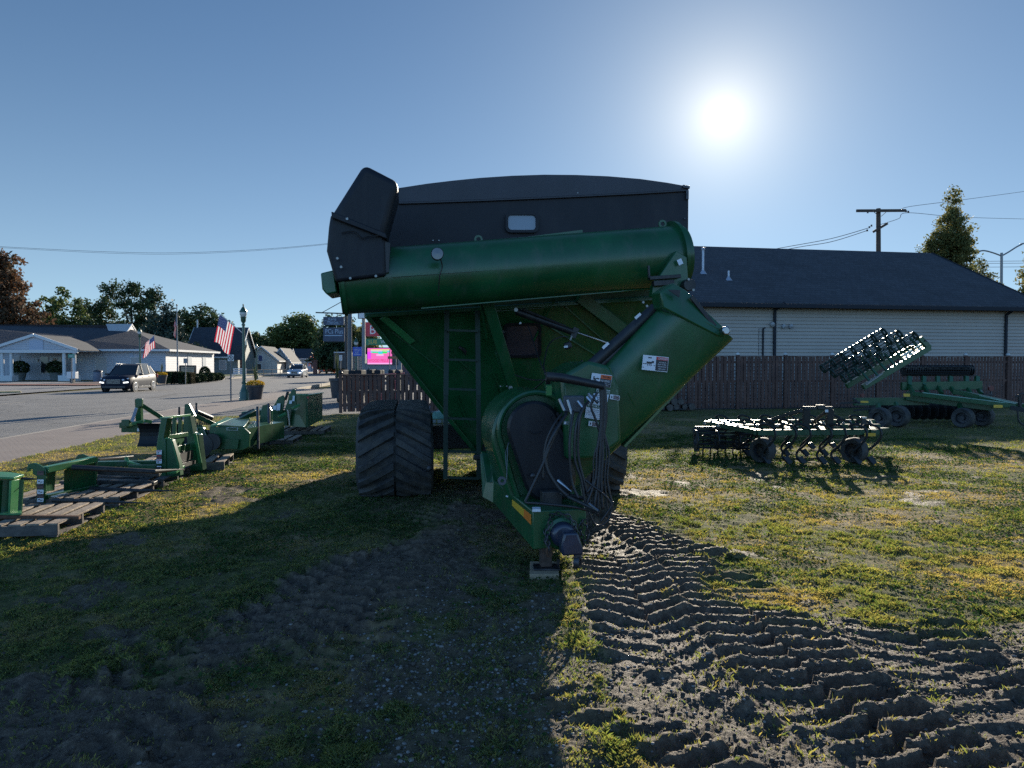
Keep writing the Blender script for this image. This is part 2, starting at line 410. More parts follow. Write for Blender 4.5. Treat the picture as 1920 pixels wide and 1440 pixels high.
def mud_mask(x, y):
    n = fbm(x*0.9, y*0.9, 11, 4) - 0.5; n2 = fbm(x*5, y*5, 12, 3) - 0.5
    w_ = n*1.6 + n2*0.7
    # right front yard of churned mud
    edge = 4.55 + 0.35*np.sin(x*1.3) - 0.10*(x-1.5)
    edge = np.where(x < 1.0, 6.0, edge)
    a = sstep(0.35, -0.35, (y-edge)*0.9 + w_*0.9) * sstep(0.25, 0.65, x + w_*0.3)
    a = a * (1 - 0.8*sstep(1.1, 0.6, ell(x, y, 2.0, 4.65, 0.75, 0.35) + w_*0.5))
    b = sstep(1.25, 0.7, ell(x, y, 0.95, 6.8, 0.50, 2.6, 0.08) + w_*0.8)
    c = sstep(1.15, 0.75, ell(x, y, -1.05, 5.0, 0.70, 2.6, -0.25) + w_*0.9)
    d = sstep(1.2, 0.8, ell(x, y, -1.9, 2.9, 1.2, 0.75) + w_*0.8)
    e = sstep(1.2, 0.75, ell(x, y, -0.15, 3.4, 0.6, 1.3) + w_*1.3)*0.75
    f = sstep(1.15, 0.8, ell(x, y, -0.2, 7.6, 1.5, 2.0) + w_*1.2)*0.5
    g = sstep(0.66, 0.74, fbm(x*1.7, y*1.7, 21, 4))*0.8*sstep(14, 9, y)
    return np.clip(np.maximum.reduce([a, b, c, d, e, f, g]), 0, 1)
def dry_mask(x, y):
    n = fbm(x*2.0, y*2.0, 31, 5, 0.62) - 0.5
    m = np.zeros_like(x)
    for cx, cy, rx, ry in ((2.6, 10.2, 1.5, 0.9), (1.9, 8.9, 1.3, 0.9), (1.75, 4.75, 0.42, 0.22), (3.6, 7.4, 1.2, 0.5), (5.6, 8.5, 1.6, 0.5), (-5.2, 14.2, 1.4, 1.2), (-3.8, 9.9, 0.7, 0.8), (4.6, 5.6, 1.4, 0.3), (8.0, 11.5, 2.0, 1.0), (-7.0, 12.0, 1.2, 0.8)):
        m = np.maximum(m, sstep(1.3, 0.4, ell(x, y, cx, cy, rx, ry) + n*1.6))
    hf = fbm(x*7, y*7, 43, 3)
    return np.clip(0.95*np.maximum(m, sstep(0.50, 0.74, fbm(x*0.8, y*0.8, 41, 5, 0.62))*0.9) + 0.9*(hf-0.42), 0, 1)
def track_h(x, y):
    """height change pressed into soft ground by lugged tyres, and a mask"""
    h = np.zeros_like(x); msk = np.zeros_like(x)
    wob = (fbm(x*3.2, y*3.2, 51, 3)-0.5); crumb = (fbm(x*26, y*26, 52, 3)-0.5)
    for pts, hw, dep, pitch, sl, seed in tracks:
        best = np.full_like(x, 1e9); S = np.zeros_like(x); T = np.zeros_like(x); acc = 0
        for i in range(len(pts)-1):
            p, q = pts[i], pts[i+1]; d = q-p; L = np.hypot(*d); d = d/L
            s = np.clip((x-p[0])*d[0] + (y-p[1])*d[1], 0, L)
            dx = x-(p[0]+d[0]*s); dy = y-(p[1]+d[1]*s)
            dist = np.hypot(dx, dy); k = dist < best
            sg = np.sign(d[0]*dy-d[1]*dx)
            best = np.where(k, dist, best); S = np.where(k, s+acc, S); T = np.where(k, dist*sg, T); acc += L
        inside = sstep(hw+0.05, hw-0.04, best + wob*0.10)
        ph = (S + np.abs(T)*sl + np.where(T > 0, pitch*0.5, 0) + wob*0.085 + crumb*0.022)/pitch
        fr = ph-np.floor(ph)
        lug = sstep(0.05, 0.17, fr)*sstep(0.54, 0.32, fr)
        brk = sstep(0.25, 0.5, fbm(S*2.1+seed*7, T*3.0, 60+seed, 3)+0.20)
        lev = 0.25+0.75*sstep(0.35, 0.62, fbm(x*1.1+seed, y*1.1, 160+seed, 2))
        hh = (lug*1.35-0.35)*dep*0.78*brk*inside*lev*(1+crumb*0.4)
        berm = np.exp(-((best-hw-0.05)/0.06)**2)*dep*0.30
        h = h*(1-inside*0.85) + hh + berm*(1-inside); msk = np.maximum(msk, inside)
    return h, msk
def base_z(x, y):
    q = q_of(x, y)
    z = np.zeros_like(x)
    z = z - 0.32*sstep(2.75, 2.3, q)
    z = np.where(q < -14.6, -0.13 + 0*x, z)
    z = z + np.where(q > 2.3, -0.03*sstep(21.0, 22.0, y), 0)
    z = z + 0.05*(fbm(x*0.25, y*0.25, 71, 2)-0.5)*sstep(2.6, 4.5, q)*sstep(21, 18, y)
    return z
def ground_z(x, y):
    q = q_of(x, y); lawn = sstep(2.45, 2.8, q)*sstep(22.2, 21.2, y)
    near = sstep(26, 14, y)
    mm = mud_mask(x, y)
    th, tm = track_h(x, y)
    soft = np.clip(mm*1.1 + tm*0.25, 0, 1)
    z = base_z(x, y)
    cl = fbm(x*9, y*9, 81, 3); cl2 = np.abs(fbm(x*26, y*26, 91, 2)-0.5)*2
    z = z + lawn*(0.030*(fbm(x*2.2, y*2.2, 101, 3)-0.5) + 0.034*(cl-0.5)*near*(1-tm))
    free = 1-0.75*np.clip(tm, 0, 1)
    z = z + lawn*near*(soft*(np.where(x > 0.2, 0.012, 0.030)*np.where(x > 0.2, free, 1.0)*(cl-0.5) + 0.008*(0.5-cl2) + 0.020*(1-0.5*tm)*(fbm(x*48, y*48, 131, 4, 0.62)-0.5)) + th*np.clip(mm*1.5+0.15, 0, 1)*1.5)
    return z, mm, tm
def axis(lo, hi, f):
    a = [lo]
    while a[-1] < hi: a.append(a[-1] + f(a[-1]))
    return np.array(a)
fx = lambda x: 0.0115 if abs(x) < 3.2 else (0.022 if abs(x) < 6 else (0.05 if abs(x) < 11 else (0.2 if abs(x) < 30 else (5 if abs(x) < 150 else 120))))
xs = axis(-1600, 1600, fx)
fy = lambda y: 60 if y < -60 else (4 if y < -0.1 else (0.4 if y < 1.2 else (0.02 if y < 2.3 else (max(0.0065, y*y/1136*0.55) if y < 24 else (0.8 if y < 60 else (8 if y < 200 else 150))))))
ys = axis(-400, 3000, fy)
GX, GY = np.meshgrid(xs, ys)
gz = np.zeros_like(GX); gm = np.zeros_like(GX); gt = np.zeros_like(GX)
for r0 in range(0, len(ys), 100):
    sl_ = slice(r0, r0+100); gz[sl_], gm[sl_], gt[sl_] = ground_z(GX[sl_], GY[sl_])
gd = dry_mask(GX, GY)
nx, ny = len(xs), len(ys)
idx = np.arange(nx*ny).reshape(ny, nx)
fc = np.stack([idx[:-1, :-1], idx[:-1, 1:], idx[1:, 1:], idx[1:, :-1]], -1).reshape(-1, 4)
def ground_mat():
    m = bpy.data.materials.new("yard_ground"); m.use_nodes = True; t = m.node_tree; b = t.nodes['Principled BSDF']
    L = t.links.new; N = t.nodes.new
    g = N('ShaderNodeNewGeometry')
    def nz_(s, d=6, r=0.6):
        n = N('ShaderNodeTexNoise'); n.inputs['Scale'].default_value = s; n.inputs['Detail'].default_value = d; n.inputs['Roughness'].default_value = r
        L(g.outputs['Position'], n.inputs['Vector']); return n.outputs['Fac']
    def ramp(f, stops):
        r = N('ShaderNodeValToRGB'); e = r.color_ramp.elements
        e[0].position, e[0].color = stops[0][0], (*stops[0][1], 1); e[1].position, e[1].color = stops[-1][0], (*stops[-1][1], 1)
        for p_, c_ in stops[1:-1]: k = e.new(p_); k.color = (*c_, 1)
        L(f, r.inputs[0]); return r.outputs[0]
    def mix(f, a, b_):
        x = N('ShaderNodeMix'); x.data_type = 'RGBA'; L(f, x.inputs['Factor']); L(a, x.inputs[6]); L(b_, x.inputs[7]); return x.outputs[2]
    at = N('ShaderNodeAttribute'); at.attribute_name = 'mud'; ad_ = N('ShaderNodeAttribute'); ad_.attribute_name = 'dry'
    soil = ramp(nz_(22, 9, 0.75), [(0.3, (0.045, 0.036, 0.028)), (0.5, (0.098, 0.075, 0.055)), (0.72, (0.20, 0.155, 0.113))])
    peb = N('ShaderNodeTexVoronoi'); peb.inputs['Scale'].default_value = 55; L(g.outputs['Position'], peb.inputs['Vector'])
    pf = ramp(peb.outputs['Distance'], [(0.10, (1, 1, 1)), (0.22, (0, 0, 0))])
    thin = ramp(nz_(1.7), [(0.50, (0, 0, 0)), (0.62, (1, 1, 1))])
    pm = N('ShaderNodeMath'); pm.operation = 'MULTIPLY'; L(pf, pm.inputs[0]); L(thin, pm.inputs[1])
    pc = N('ShaderNodeRGB'); pc.outputs[0].default_value = (0.20, 0.18, 0.16, 1)
    soil = mix(pm.outputs[0], soil, pc.outputs[0])
    turf = ramp(nz_(11, 8, 0.7), [(0.28, (0.035, 0.040, 0.016)), (0.5, (0.085, 0.092, 0.034)), (0.68, (0.17, 0.15, 0.065))])
    dry = ramp(nz_(14, 8, 0.7), [(0.3, (0.09, 0.068, 0.036)), (0.55, (0.23, 0.172, 0.090)), (0.75, (0.36, 0.275, 0.15))])
    c = mix(ad_.outputs['Fac'], turf, dry); c = mix(at.outputs['Fac'], c, soil)
    L(c, b.inputs['Base Color'])
    rr = N('ShaderNodeMapRange'); L(at.outputs['Fac'], rr.inputs['Value']); rr.inputs['To Min'].default_value = 0.9; rr.inputs['To Max'].default_value = 0.62; L(rr.outputs[0], b.inputs['Roughness'])
    b.inputs['Specular IOR Level'].default_value = 0.10
    bp = N('ShaderNodeBump'); bp.inputs['Strength'].default_value = 0.9; bp.inputs['Distance'].default_value = 0.014
    L(nz_(70, 8, 0.75), bp.inputs['Height']); L(bp.outputs[0], b.inputs['Normal'])
    return m
ground = mesh_arrays("ground", np.stack([GX, GY, gz], -1).reshape(-1, 3), fc, ground_mat(), smooth=True,
                     attrs={'mud': gm.ravel(), 'dry': gd.ravel()})
tag(ground, kind='structure')
def gz1(x, y):
    return float(ground_z(np.array([[float(x)]]), np.array([[float(y)]]))[0][0, 0])

# grass blades ------------------------------------------------
rng = np.random.default_rng(5)
def blades(N, ylo, yhi, xf, size, name, seedoff=0, keep=None, hk=1.0):
    # depth sampled so that density falls as 1/d^2 from where the yard starts
    u = rng.random(N); y = 1/((1/ylo) + u*((1/yhi)-(1/ylo)))
    x = (rng.random(N)*2-1)*(xf*y+1.2)
    q = q_of(x, y); ok = (q > 2.62+0.25*(noise(x*3, y*3, 5)-0.5))
    ok &= ~((y > 21.5) & (x < -5.3)) & (y < 24.6 + 0.17*(x-7))
    mm = mud_mask(x, y); dm = dry_mask(x, y); dens = fbm(x*4.5, y*4.5, 141, 3)
    pr = np.clip(1.12-mm*1.3, 0.03, 1)*np.clip((dens-0.30)*4.0, 0.06, 1)*np.maximum(0.35+0.45*sstep(-0.8, -2.0, x+0.3*(5-y)*0), 0.35+0.65*sstep(0.36, 0.6, fbm(x*11, y*11, 171, 3)))
    ok &= rng.random(N) < pr
    x, y, mm, dm, dens = x[ok], y[ok], mm[ok], dm[ok], dens[ok]
    z = np.zeros_like(x)
    for s0 in range(0, len(x), 200000):
        s_ = slice(s0, s0+200000); z[s_] = ground_z(x[s_][None], y[s_][None])[0][0]
    n = len(x); sc_ = np.clip(0.35+y*0.085, 0.5, 3.0)
    tuft = sstep(0.38, 0.62, fbm(x*11, y*11, 171, 3))
    hgt = (0.45+0.75*tuft)*size*(0.5+rng.random(n)*0.9)*(0.55+0.45*np.minimum(sc_, 1.8))*(0.6+0.8*dens)*(1-0.35*dm)*hk*(0.72+0.28*rng.random(n))
    wid = 0.0030*sc_*(0.7+0.6*rng.random(n))
    a = rng.random(n)*2*np.pi; lean = (0.25+rng.random(n)*1.0)*hgt; la = rng.random(n)*2*np.pi
    dx, dy = np.cos(a)*wid, np.sin(a)*wid
    b0 = np.stack([x-dx, y-dy, z-0.004], -1); b1 = np.stack([x+dx, y+dy, z-0.004], -1)
    mx_ = np.stack([x+np.cos(la)*lean*0.35+dx*0.8, y+np.sin(la)*lean*0.35+dy*0.8, z+hgt*0.62], -1)
    tp = np.stack([x+np.cos(la)*lean, y+np.sin(la)*lean, z+hgt], -1)
    V = np.stack([b0, b1, mx_, tp], 1).reshape(-1, 3)
    Fq = (np.arange(n)*4)[:, None] + np.array([0, 1, 2, 3])[None]
    return V, Fq, np.repeat(np.clip(dm+rng.normal(0.05, 0.28, n), 0, 1), 4)
def grass_mat():
    m = leafmat("lawn_grass", (0.055, 0.090, 0.055), (0.120, 0.155, 0.080), 0.55, 0.9, c3=(0.24, 0.24, 0.12), rough=0.7, spec=0.05, tint=(2.25, 2.0, 0.62))
    t = m.node_tree; r = [n for n in t.nodes if n.type == 'VALTORGB'][0]
    at = t.nodes.new('ShaderNodeAttribute'); at.attribute_name = 'dry'
    mp = t.nodes.new('ShaderNodeMath'); mp.operation = 'MULTIPLY'; mp.inputs[1].default_value = 0.85; t.links.new(at.outputs['Fac'], mp.inputs[0])
    x = t.nodes.new('ShaderNodeMix'); x.data_type = 'RGBA'; t.links.new(mp.outputs[0], x.inputs['Factor'])
    x.inputs[7].default_value = (0.25, 0.205, 0.145, 1)
    b = t.nodes['Principled BSDF']; tr = [n for n in t.nodes if n.type == 'BSDF_TRANSLUCENT'][0]
    t.links.new(r.outputs[0], x.inputs[6]); t.links.new(x.outputs[2], b.inputs['Base Color'])
    tm_ = [n for n in t.nodes if n.type == 'MIX' and n.blend_type == 'MULTIPLY'][0]; t.links.new(x.outputs[2], tm_.inputs[6])
    return m
V, Fq, D = blades(2100000, 2.2, 27.0, 0.80, 0.024, "grass")
g_ = mesh_arrays("grass", V, Fq, grass_mat(), attrs={'dry': D}); tag(g_, "short mixed green and straw lawn grass growing over the yard", kind='stuff')

# broad clover-like leaves in the near shade
def leaves_flat(N):
    x = rng.random(N)*15-6.0; y = 2.0+rng.random(N)**1.3*14
    mm = mud_mask(x, y); d = fbm(x*1.3, y*1.3, 151, 3); ok = (rng.random(N) < np.clip((d-0.42)*5, 0.10, 1)*np.clip(1.2-mm*1.5, 0.02, 1))
    x, y = x[ok], y[ok]; n = len(x); z = ground_z(x[None], y[None])[0][0] + 0.008+rng.random(n)*0.02
    s = (0.0055+rng.random(n)*0.0075)*np.clip(0.75+y*0.06, 1, 1.5); a = rng.random(n)*6.28; tl = rng.normal(0, 0.35, (n, 2))
    vs = []
    for k, (u, v) in enumerate(((-1, 0), (0, -0.8), (1, 0), (0, 0.8))):
        px = (u*np.cos(a)-v*np.sin(a))*s; py = (u*np.sin(a)+v*np.cos(a))*s
        vs.append(np.stack([x+px, y+py, z+px*tl[:, 0]+py*tl[:, 1]], -1))
    V = np.stack(vs, 1).reshape(-1, 3); return V, (np.arange(n)*4)[:, None]+np.arange(4)[None]
V, Fq = leaves_flat(420000)
o = mesh_arrays("clover", V, Fq, leafmat("clover_leaf", (0.02, 0.055, 0.018), (0.06, 0.12, 0.04), 0.5, 2.0, rough=0.75, spec=0.05, tint=(1.7, 1.7, 0.7))); tag(o, "low clover leaves spreading between the grass", kind='stuff')

# loose stones and clods --------------------------------------
def stones(N, areas, smin, smax, name, material, label, flat=0.6):
    ico = bmesh.new(); bmesh.ops.create_icosphere(ico, subdivisions=1, radius=1.0)
    bv = np.array([v.co[:] for v in ico.verts]); bf = np.array([[v.index for v in f.verts] for f in ico.faces]); ico.free()
    Vs = []; Fs = []; c = 0
    xs_, ys_ = [], []
    for (cx, cy, rx, ry, frac) in areas:
        k = int(N*frac); xs_.append(rng.normal(cx, rx, k)); ys_.append(rng.normal(cy, ry, k))
    x = np.concatenate(xs_); y = np.concatenate(ys_); ok = (y > 1.6) & (y < 12); x, y = x[ok], y[ok]; n = len(x)
    z = ground_z(x[None], y[None])[0][0]
    s = smin+(smax-smin)*rng.random(n)**3.0
    for i in range(n):
        sc3 = s[i]*np.array([0.8+0.6*rng.random(), 0.7+0.5*rng.random(), flat*(0.7+0.5*rng.random())])
        a = rng.random()*6.28; Rm = np.array([[math.cos(a), -math.sin(a), 0], [math.sin(a), math.cos(a), 0], [0, 0, 1]])
        v = (bv*(1+0.28*(rng.random((len(bv), 1))-0.5)))*sc3
        v = v@Rm.T + np.array([x[i], y[i], z[i]+sc3[2]*0.35]); Vs.append(v); Fs.append(bf+c); c += len(bv)
    o = mesh_arrays(name, np.concatenate(Vs), np.concatenate(Fs), material, smooth=True); tag(o, label, kind='stuff'); return o
M_stone = mat("pale_gravel", (0.09, 0.085, 0.078), 0.8, c2=(0.27, 0.255, 0.235), scale=23, bump=0.2)
stones(4200, [(-0.22, 3.3, 0.40, 0.75, 0.60), (0.1, 4.2, 0.7, 0.8, 0.25), (1.5, 3.2, 1.2, 0.8, 0.2)], 0.003, 0.012, "gravel", M_stone, "small pale pebbles lying in the shaded dirt")
M_clod = mat("soil_clod", (0.035, 0.028, 0.022), 0.8, c2=(0.075, 0.06, 0.048), scale=30, bump=0.4, bscale=160)
stones(15000, [(1.6, 3.6, 1.0, 0.8, 0.45), (3.0, 3.3, 1.2, 0.6, 0.2), (1.0, 6.0, 0.4, 1.2, 0.1), (-1.4, 3.9, 0.7, 1.2, 0.35)], 0.003, 0.014, "soil_clods", M_clod, "crumbled clods of dark mud among the tyre ruts", 0.75)

# ------------------------------------------------------------ street and paving
def strip(name, q0, q1, z, y0, y1, m, kind='structure', n=60):
    V = []; 
    ysl = np.concatenate([np.linspace(y0, min(y1, 150), n), [y1]] if y1 > 150 else [np.linspace(y0, y1, n)])
    for yy in ysl:
        for qq in (q0, q1): V.append((qq-9.8-RS*yy, yy, z))
    Fc = [(2*i, 2*i+1, 2*i+3, 2*i+2) for i in range(len(ysl)-1)]
    mb = MB(); mb.add(V, Fc); o = mb.build(name, m); tag(o, kind=kind); return o
def asphalt(name, c, c2, dirs=True):
    m = mat(name, c, 0.82, c2=c2, scale=0.5, bump=0.5, bscale=260); t = m.node_tree; b = t.nodes['Principled BSDF']
    g = t.nodes.new('ShaderNodeNewGeometry'); v = t.nodes.new('ShaderNodeTexVoronoi'); v.feature = 'DISTANCE_TO_EDGE'; v.inputs['Scale'].default_value = 0.16
    wn = t.nodes.new('ShaderNodeTexNoise'); wn.inputs['Scale'].default_value = 1.2
    ml = t.nodes.new('ShaderNodeVectorMath'); ml.operation = 'MULTIPLY_ADD'; ml.inputs[1].default_value = (1.6, 1.6, 0)
    t.links.new(g.outputs['Position'], wn.inputs['Vector']); t.links.new(wn.outputs['Color'], ml.inputs[0]); t.links.new(g.outputs['Position'], ml.inputs[2])
    t.links.new(ml.outputs[0], v.inputs['Vector'])
    r = t.nodes.new('ShaderNodeValToRGB'); r.color_ramp.elements[0].position = 0.003; r.color_ramp.elements[1].position = 0.009
    r.color_ramp.elements[0].color = (0.35, 0.35, 0.35, 1); r.color_ramp.elements[1].color = (1, 1, 1, 1); t.links.new(v.outputs['Distance'], r.inputs[0])
    x = t.nodes.new('ShaderNodeMix'); x.data_type = 'RGBA'; x.blend_type = 'MULTIPLY'; x.inputs['Factor'].default_value = 0.7
    src = b.inputs['Base Color'].links[0].from_socket
    t.links.new(src, x.inputs[6]); t.links.new(r.outputs[0], x.inputs[7]); t.links.new(x.outputs[2], b.inputs['Base Color'])
    return m
M_road = asphalt("street_asphalt", (0.115, 0.112, 0.108), (0.175, 0.168, 0.158))
M_lot = asphalt("lot_asphalt", (0.075, 0.076, 0.08), (0.11, 0.11, 0.112))
M_kerb = mat("kerb_concrete", (0.30, 0.26, 0.21), 0.8, var=0.2, scale=2, bump=0.2)
M_walk = mat("sidewalk_concrete", (0.22, 0.20, 0.18), 0.85, var=0.15, scale=1.3, bump=0.2)
def brick_mat():
    m = bpy.data.materials.new("brick_paving"); m.use_nodes = True; t = m.node_tree; b = t.nodes['Principled BSDF']
    g = t.nodes.new('ShaderNodeNewGeometry'); mp = t.nodes.new('ShaderNodeMapping'); mp.inputs['Rotation'].default_value = (0, 0, R(95.7)); mp.inputs['Scale'].default_value = (1, 1, 1)
    t.links.new(g.outputs['Position'], mp.inputs['Vector'])
    bt = t.nodes.new('ShaderNodeTexBrick'); bt.inputs['Scale'].default_value = 4.0; bt.inputs['Color1'].default_value = (0.20, 0.145, 0.12, 1); bt.inputs['Color2'].default_value = (0.145, 0.115, 0.10, 1); bt.inputs['Mortar'].default_value = (0.07, 0.06, 0.055, 1)
    bt.inputs['Mortar Size'].default_value = 0.03; t.links.new(mp.outputs[0], bt.inputs['Vector'])
    n = t.nodes.new('ShaderNodeTexNoise'); n.inputs['Scale'].default_value = 1.4; n.inputs['Detail'].default_value = 6; t.links.new(g.outputs['Position'], n.inputs['Vector'])
    x = t.nodes.new('ShaderNodeMix'); x.data_type = 'RGBA'; t.links.new(n.outputs['Fac'], x.inputs['Factor']); t.links.new(bt.outputs['Color'], x.inputs[6]); x.inputs[7].default_value = (0.24, 0.20, 0.17, 1)
    t.links.new(x.outputs[2], b.inputs['Base Color']); b.inputs['Roughness'].default_value = 0.8
    bp = t.nodes.new('ShaderNodeBump'); bp.inputs['Strength'].default_value = 0.5; bp.inputs['Distance'].default_value = 0.01; t.links.new(bt.outputs['Fac'], bp.inputs['Height']); bp.invert = True; t.links.new(bp.outputs[0], b.inputs['Normal'])
    return m
M_brick = brick_mat()
strip("road", -14.2, 0.0, ROADZ, -120, 900, M_road)
M_line = mat("worn_road_paint", (0.20, 0.19, 0.17), 0.8, c2=(0.42, 0.36, 0.28), scale=3)
def solid_strip(name, q0, q1, z0, z1, y0, y1, m, bev=0.02, n=40):
    mb = MB(); yl = list(np.linspace(y0, min(y1, 150), n)) + ([y1] if y1 > 150 else [])
    for i in range(len(yl)-1):
        a, b_ = yl[i], yl[i+1]
        X = lambda q, yy: q-9.8-RS*yy
        top = [(X(q0, a), a, z1), (X(q1, a), a, z1), (X(q1, b_), b_, z1), (X(q0, b_), b_, z1)]
        mb.face(top); mb.face([(X(q1, a), a, z0), (X(q1, b_), b_, z0), (X(q1, b_), b_, z1), (X(q1, a), a, z1)])
        mb.face([(X(q0, a), a, z0), (X(q0, b_), b_, z0), (X(q0, b_), b_, z1), (X(q0, a), a, z1)])
    o = mb.build(name, m); tag(o, kind='structure'); return o
solid_strip("kerb", 0.0, 0.16, -0.3, -0.065, -60, 300, M_kerb)
solid_strip("sidewalk", 0.16, 2.62, -0.34, -0.06, -60, 21.5, M_brick)
solid_strip("sidewalk", 0.16, 2.45, -0.34, -0.06, 21.5, 46, M_brick)
solid_strip("kerb", -14.38, -14.2, -0.3, -0.055, 56, 400, M_kerb)
solid_strip("kerb", -14.38, -14.2, -0.3, -0.055, -60, 33.5, M_kerb)
solid_strip("sidewalk", -17.2, -14.38, -0.34, -0.06, 56, 300, M_walk)
# centre line and lane lines
for q0, y0, y1, wd in ((-7.2, 60, 300, 0.13), (-6.9, 60, 300, 0.13), (-9.6, 28, 33, 0.12), (-11.2, 75, 300, 0.1), (-3.2, 90, 300, 0.1)):
    strip("road_marking", q0, q0+wd, ROADZ+0.004, y0, y1, M_line, n=12)
def sheet(name, pts, z, m):
    mb = MB(); mb.face([(x, y, z) for x, y in pts]); o = mb.build(name, m); tag(o, kind='structure'); return o
X0 = lambda q, y: q-9.8-RS*y
sheet("driveway", [(X0(2.45, 21.6), 21.6), (-5.75, 22.3), (-5.75, 22.75), (45, 31.6), (45, 95), (X0(2.45, 95), 95)], -0.026, M_lot)
# far side parking apron, opposite
sheet("parking_lot", [(X0(-14.2, 33.5), 33.5), (X0(-14.2, 56), 56), (-32.5, 60), (-36, 66), (-120, 66), (-120, 33.5)], -0.118, asphalt("pale_asphalt", (0.15, 0.145, 0.14), (0.22, 0.21, 0.20)))
# ------------------------------------------------------------ grain cart
YAW = R(8.0)
CF = Vector((math.sin(YAW), -math.cos(YAW), 0))      # towards the hitch
CR = Vector((math.cos(YAW), math.sin(YAW), 0))
CO = Vector((0.15, 7.70, 0))                         # on the tank's front face
def WQ(px, py, off=0.0, slope=True):
    """point of the photo's pixel on the tank front plane moved 'off' towards the hitch; below z=2.3 the plane leans back"""
    o = off
    for _ in range(12):
        # depth so that (p-CO).CF = o
        a = P(px, py, 1.0); dirx, diry = a.x, 1.0
        d = (o + CO.dot(CF))/(dirx*CF.x + diry*CF.y)
        p = P(px, py, d)
        o = off - (max(0.0, 2.3-p.z)*0.45 if slope else 0.0)
    return p
cart = thing("grain_cart", "large green grain cart on rubber tracks with black tarp and folded unloading auger", "grain cart", (-0.2, 9.5, 0), 0)
zv = Vector((0, 0, 1))
# --- tank
tank = MB()
L_ = [WQ(690, 470), WQ(690, 590), WQ(905, 858)]
R_ = [WQ(1290, 470), WQ(1290, 556), WQ(1085, 858)]
zt = (L_[0].z + R_[0].z)/2
ring_top_f = [L_[0], R_[0]]; back = -CF*5.0
L1 = L_[1]; R1 = R_[1]
tf = [L_[0], R_[0], R1, R_[2], L_[2], L1]
tank.face([L_[0], R_[0], R1, L1])
tank.face([L1, R1, R_[2], L_[2]])
bL0, bR0, bL1, bR1 = [p + back for p in (L_[0], R_[0], L1, R1)]
bL2, bR2 = L_[2] - CF*2.7, R_[2] - CF*2.7
tank.face([bR0, bL0, bL1, bR1]); tank.face([bR1, bL1, bL2, bR2])
tank.face([L_[0], L1, bL1, bL0]); tank.face([L1, L_[2], bL2, bL1])
tank.face([R1, R_[0], bR0, bR1]); tank.face([R_[2], R1, bR1, bR2]); tank.face([L_[2], R_[2], bR2, bL2])
tk = tank.build("tank", M_green, cart)
# side rolled edge flange and ribs
e = MB()
e.bar(WQ(686, 590, 0.03), WQ(903, 862, 0.03), 0.05, 0.10, up=CF)
e.bar(WQ(684, 592, 0.04), WQ(1290, 556, 0.04), 0.05, 0.06, up=CF)
e.bar(L1-CF*0.05+zv*0.02, bL1, 0.09, 0.09); e.bar(R1-CF*0.05, bR1, 0.09, 0.09)
for k in (1.3, 2.6, 3.9):
    e.bar(L_[0]-CF*k-CR*0.03, L1-CF*k-CR*0.03, 0.06, 0.1, up=CR); e.bar(R_[0]-CF*k+CR*0.03, R1-CF*k+CR*0.03, 0.06, 0.1, up=CR)
e.build("edge_flange", M_green, cart, bevel=0.008)
# folded gusset panel and weld lines on the sloping front
g = MB()
g.prism([WQ(712, 598, 0.02), WQ(724, 592, 0.02), WQ(780, 640, 0.02), WQ(768, 646, 0.02)], CF*0.05)
g.build("corner_gusset", M_green2, cart, bevel=0.006)
g = MB()
for a, b in (((735, 622), (838, 700)), ((828, 650), (905, 712)), ((856, 742), (880, 800)), ((1010, 600), (1140, 680)), ((905, 585), (1288, 556)), ((1060, 575), (1190, 690)), ((925, 700), (945, 745))):
    g.bar(WQ(*a, 0.012), WQ(*b, 0.012), 0.016, 0.02, up=CF)
g.bar(WQ(1085, 556, 0.05), WQ(1195, 640, 0.05), 0.13, 0.09, up=CF)
g.bar(WQ(1040, 560, 0.05), WQ(1000, 640, 0.05), 0.02, 0.02, up=CF)
g.build("panel_seam", M_green, cart)
# --- black front board and arched tarp
arch = [(690, 374), (748, 353), (800, 345), (850, 339), (900, 334), (960, 330), (1020, 328), (1080, 328.5), (1140, 331), (1200, 336), (1250, 343), (1289, 350)]
fb = MB()
low = [WQ(1289, 474, 0.02), WQ(690, 474, 0.02)]
top = [WQ(x, y, 0.02) for x, y in arch]
fb.prism(top + low, -CF*0.05)
fb.build("front_board", M_tarp, cart)
tp = MB(); n_ = len(top)
nb = 9
rows = []
for k in range(nb):
    sag = 0.05*math.sin(k*math.pi) 
    rows.append([p - CF*(0.055 + 4.95*k/(nb-1)) + zv*(-0.06*abs(math.sin(math.pi*k*0.5*1.0))) for p in top])
for k in range(nb-1):
    for i in range(n_-1): tp.face([rows[k][i], rows[k][i+1], rows[k+1][i+1], rows[k+1][i]])
tp.build("tarp", M_tarp, cart, smooth=True, cut=1.2)
# tarp side drop + hem
hm = MB()
seam = [(747, 381), (800, 379.5), (900, 376), (1000, 372), (1100, 367.5), (1200, 362.5), (1288, 357)]
hm.tube([WQ(x, y, 0.035) for x, y in seam], 0.013, 6)
hm.build("tarp_hem", M_dblack, cart, smooth=True)
fl = MB()
fl.prism([WQ(748, 353, 0.022), *[WQ(x, y, 0.022) for x, y in arch[2:]], *[WQ(x, y, 0.022) for x, y in seam[::-1]]], CF*0.012)
fl.build("tarp_flap", mat("black_tarp_flap", (0.026, 0.026, 0.034), 0.5, var=0.2, scale=2, bump=0.12, bscale=4), cart)
sd_ = MB()
for a, b in ((L_[0], bL0), (R_[0], bR0)):
    s = 1 if a is R_[0] else -1
    zt_ = WQ(1289, 350).z if s > 0 else WQ(690, 374).z
    sd_.prism([a, b, Vector((b.x, b.y, zt_)), Vector((a.x, a.y, zt_))], CR*(-0.04*s))
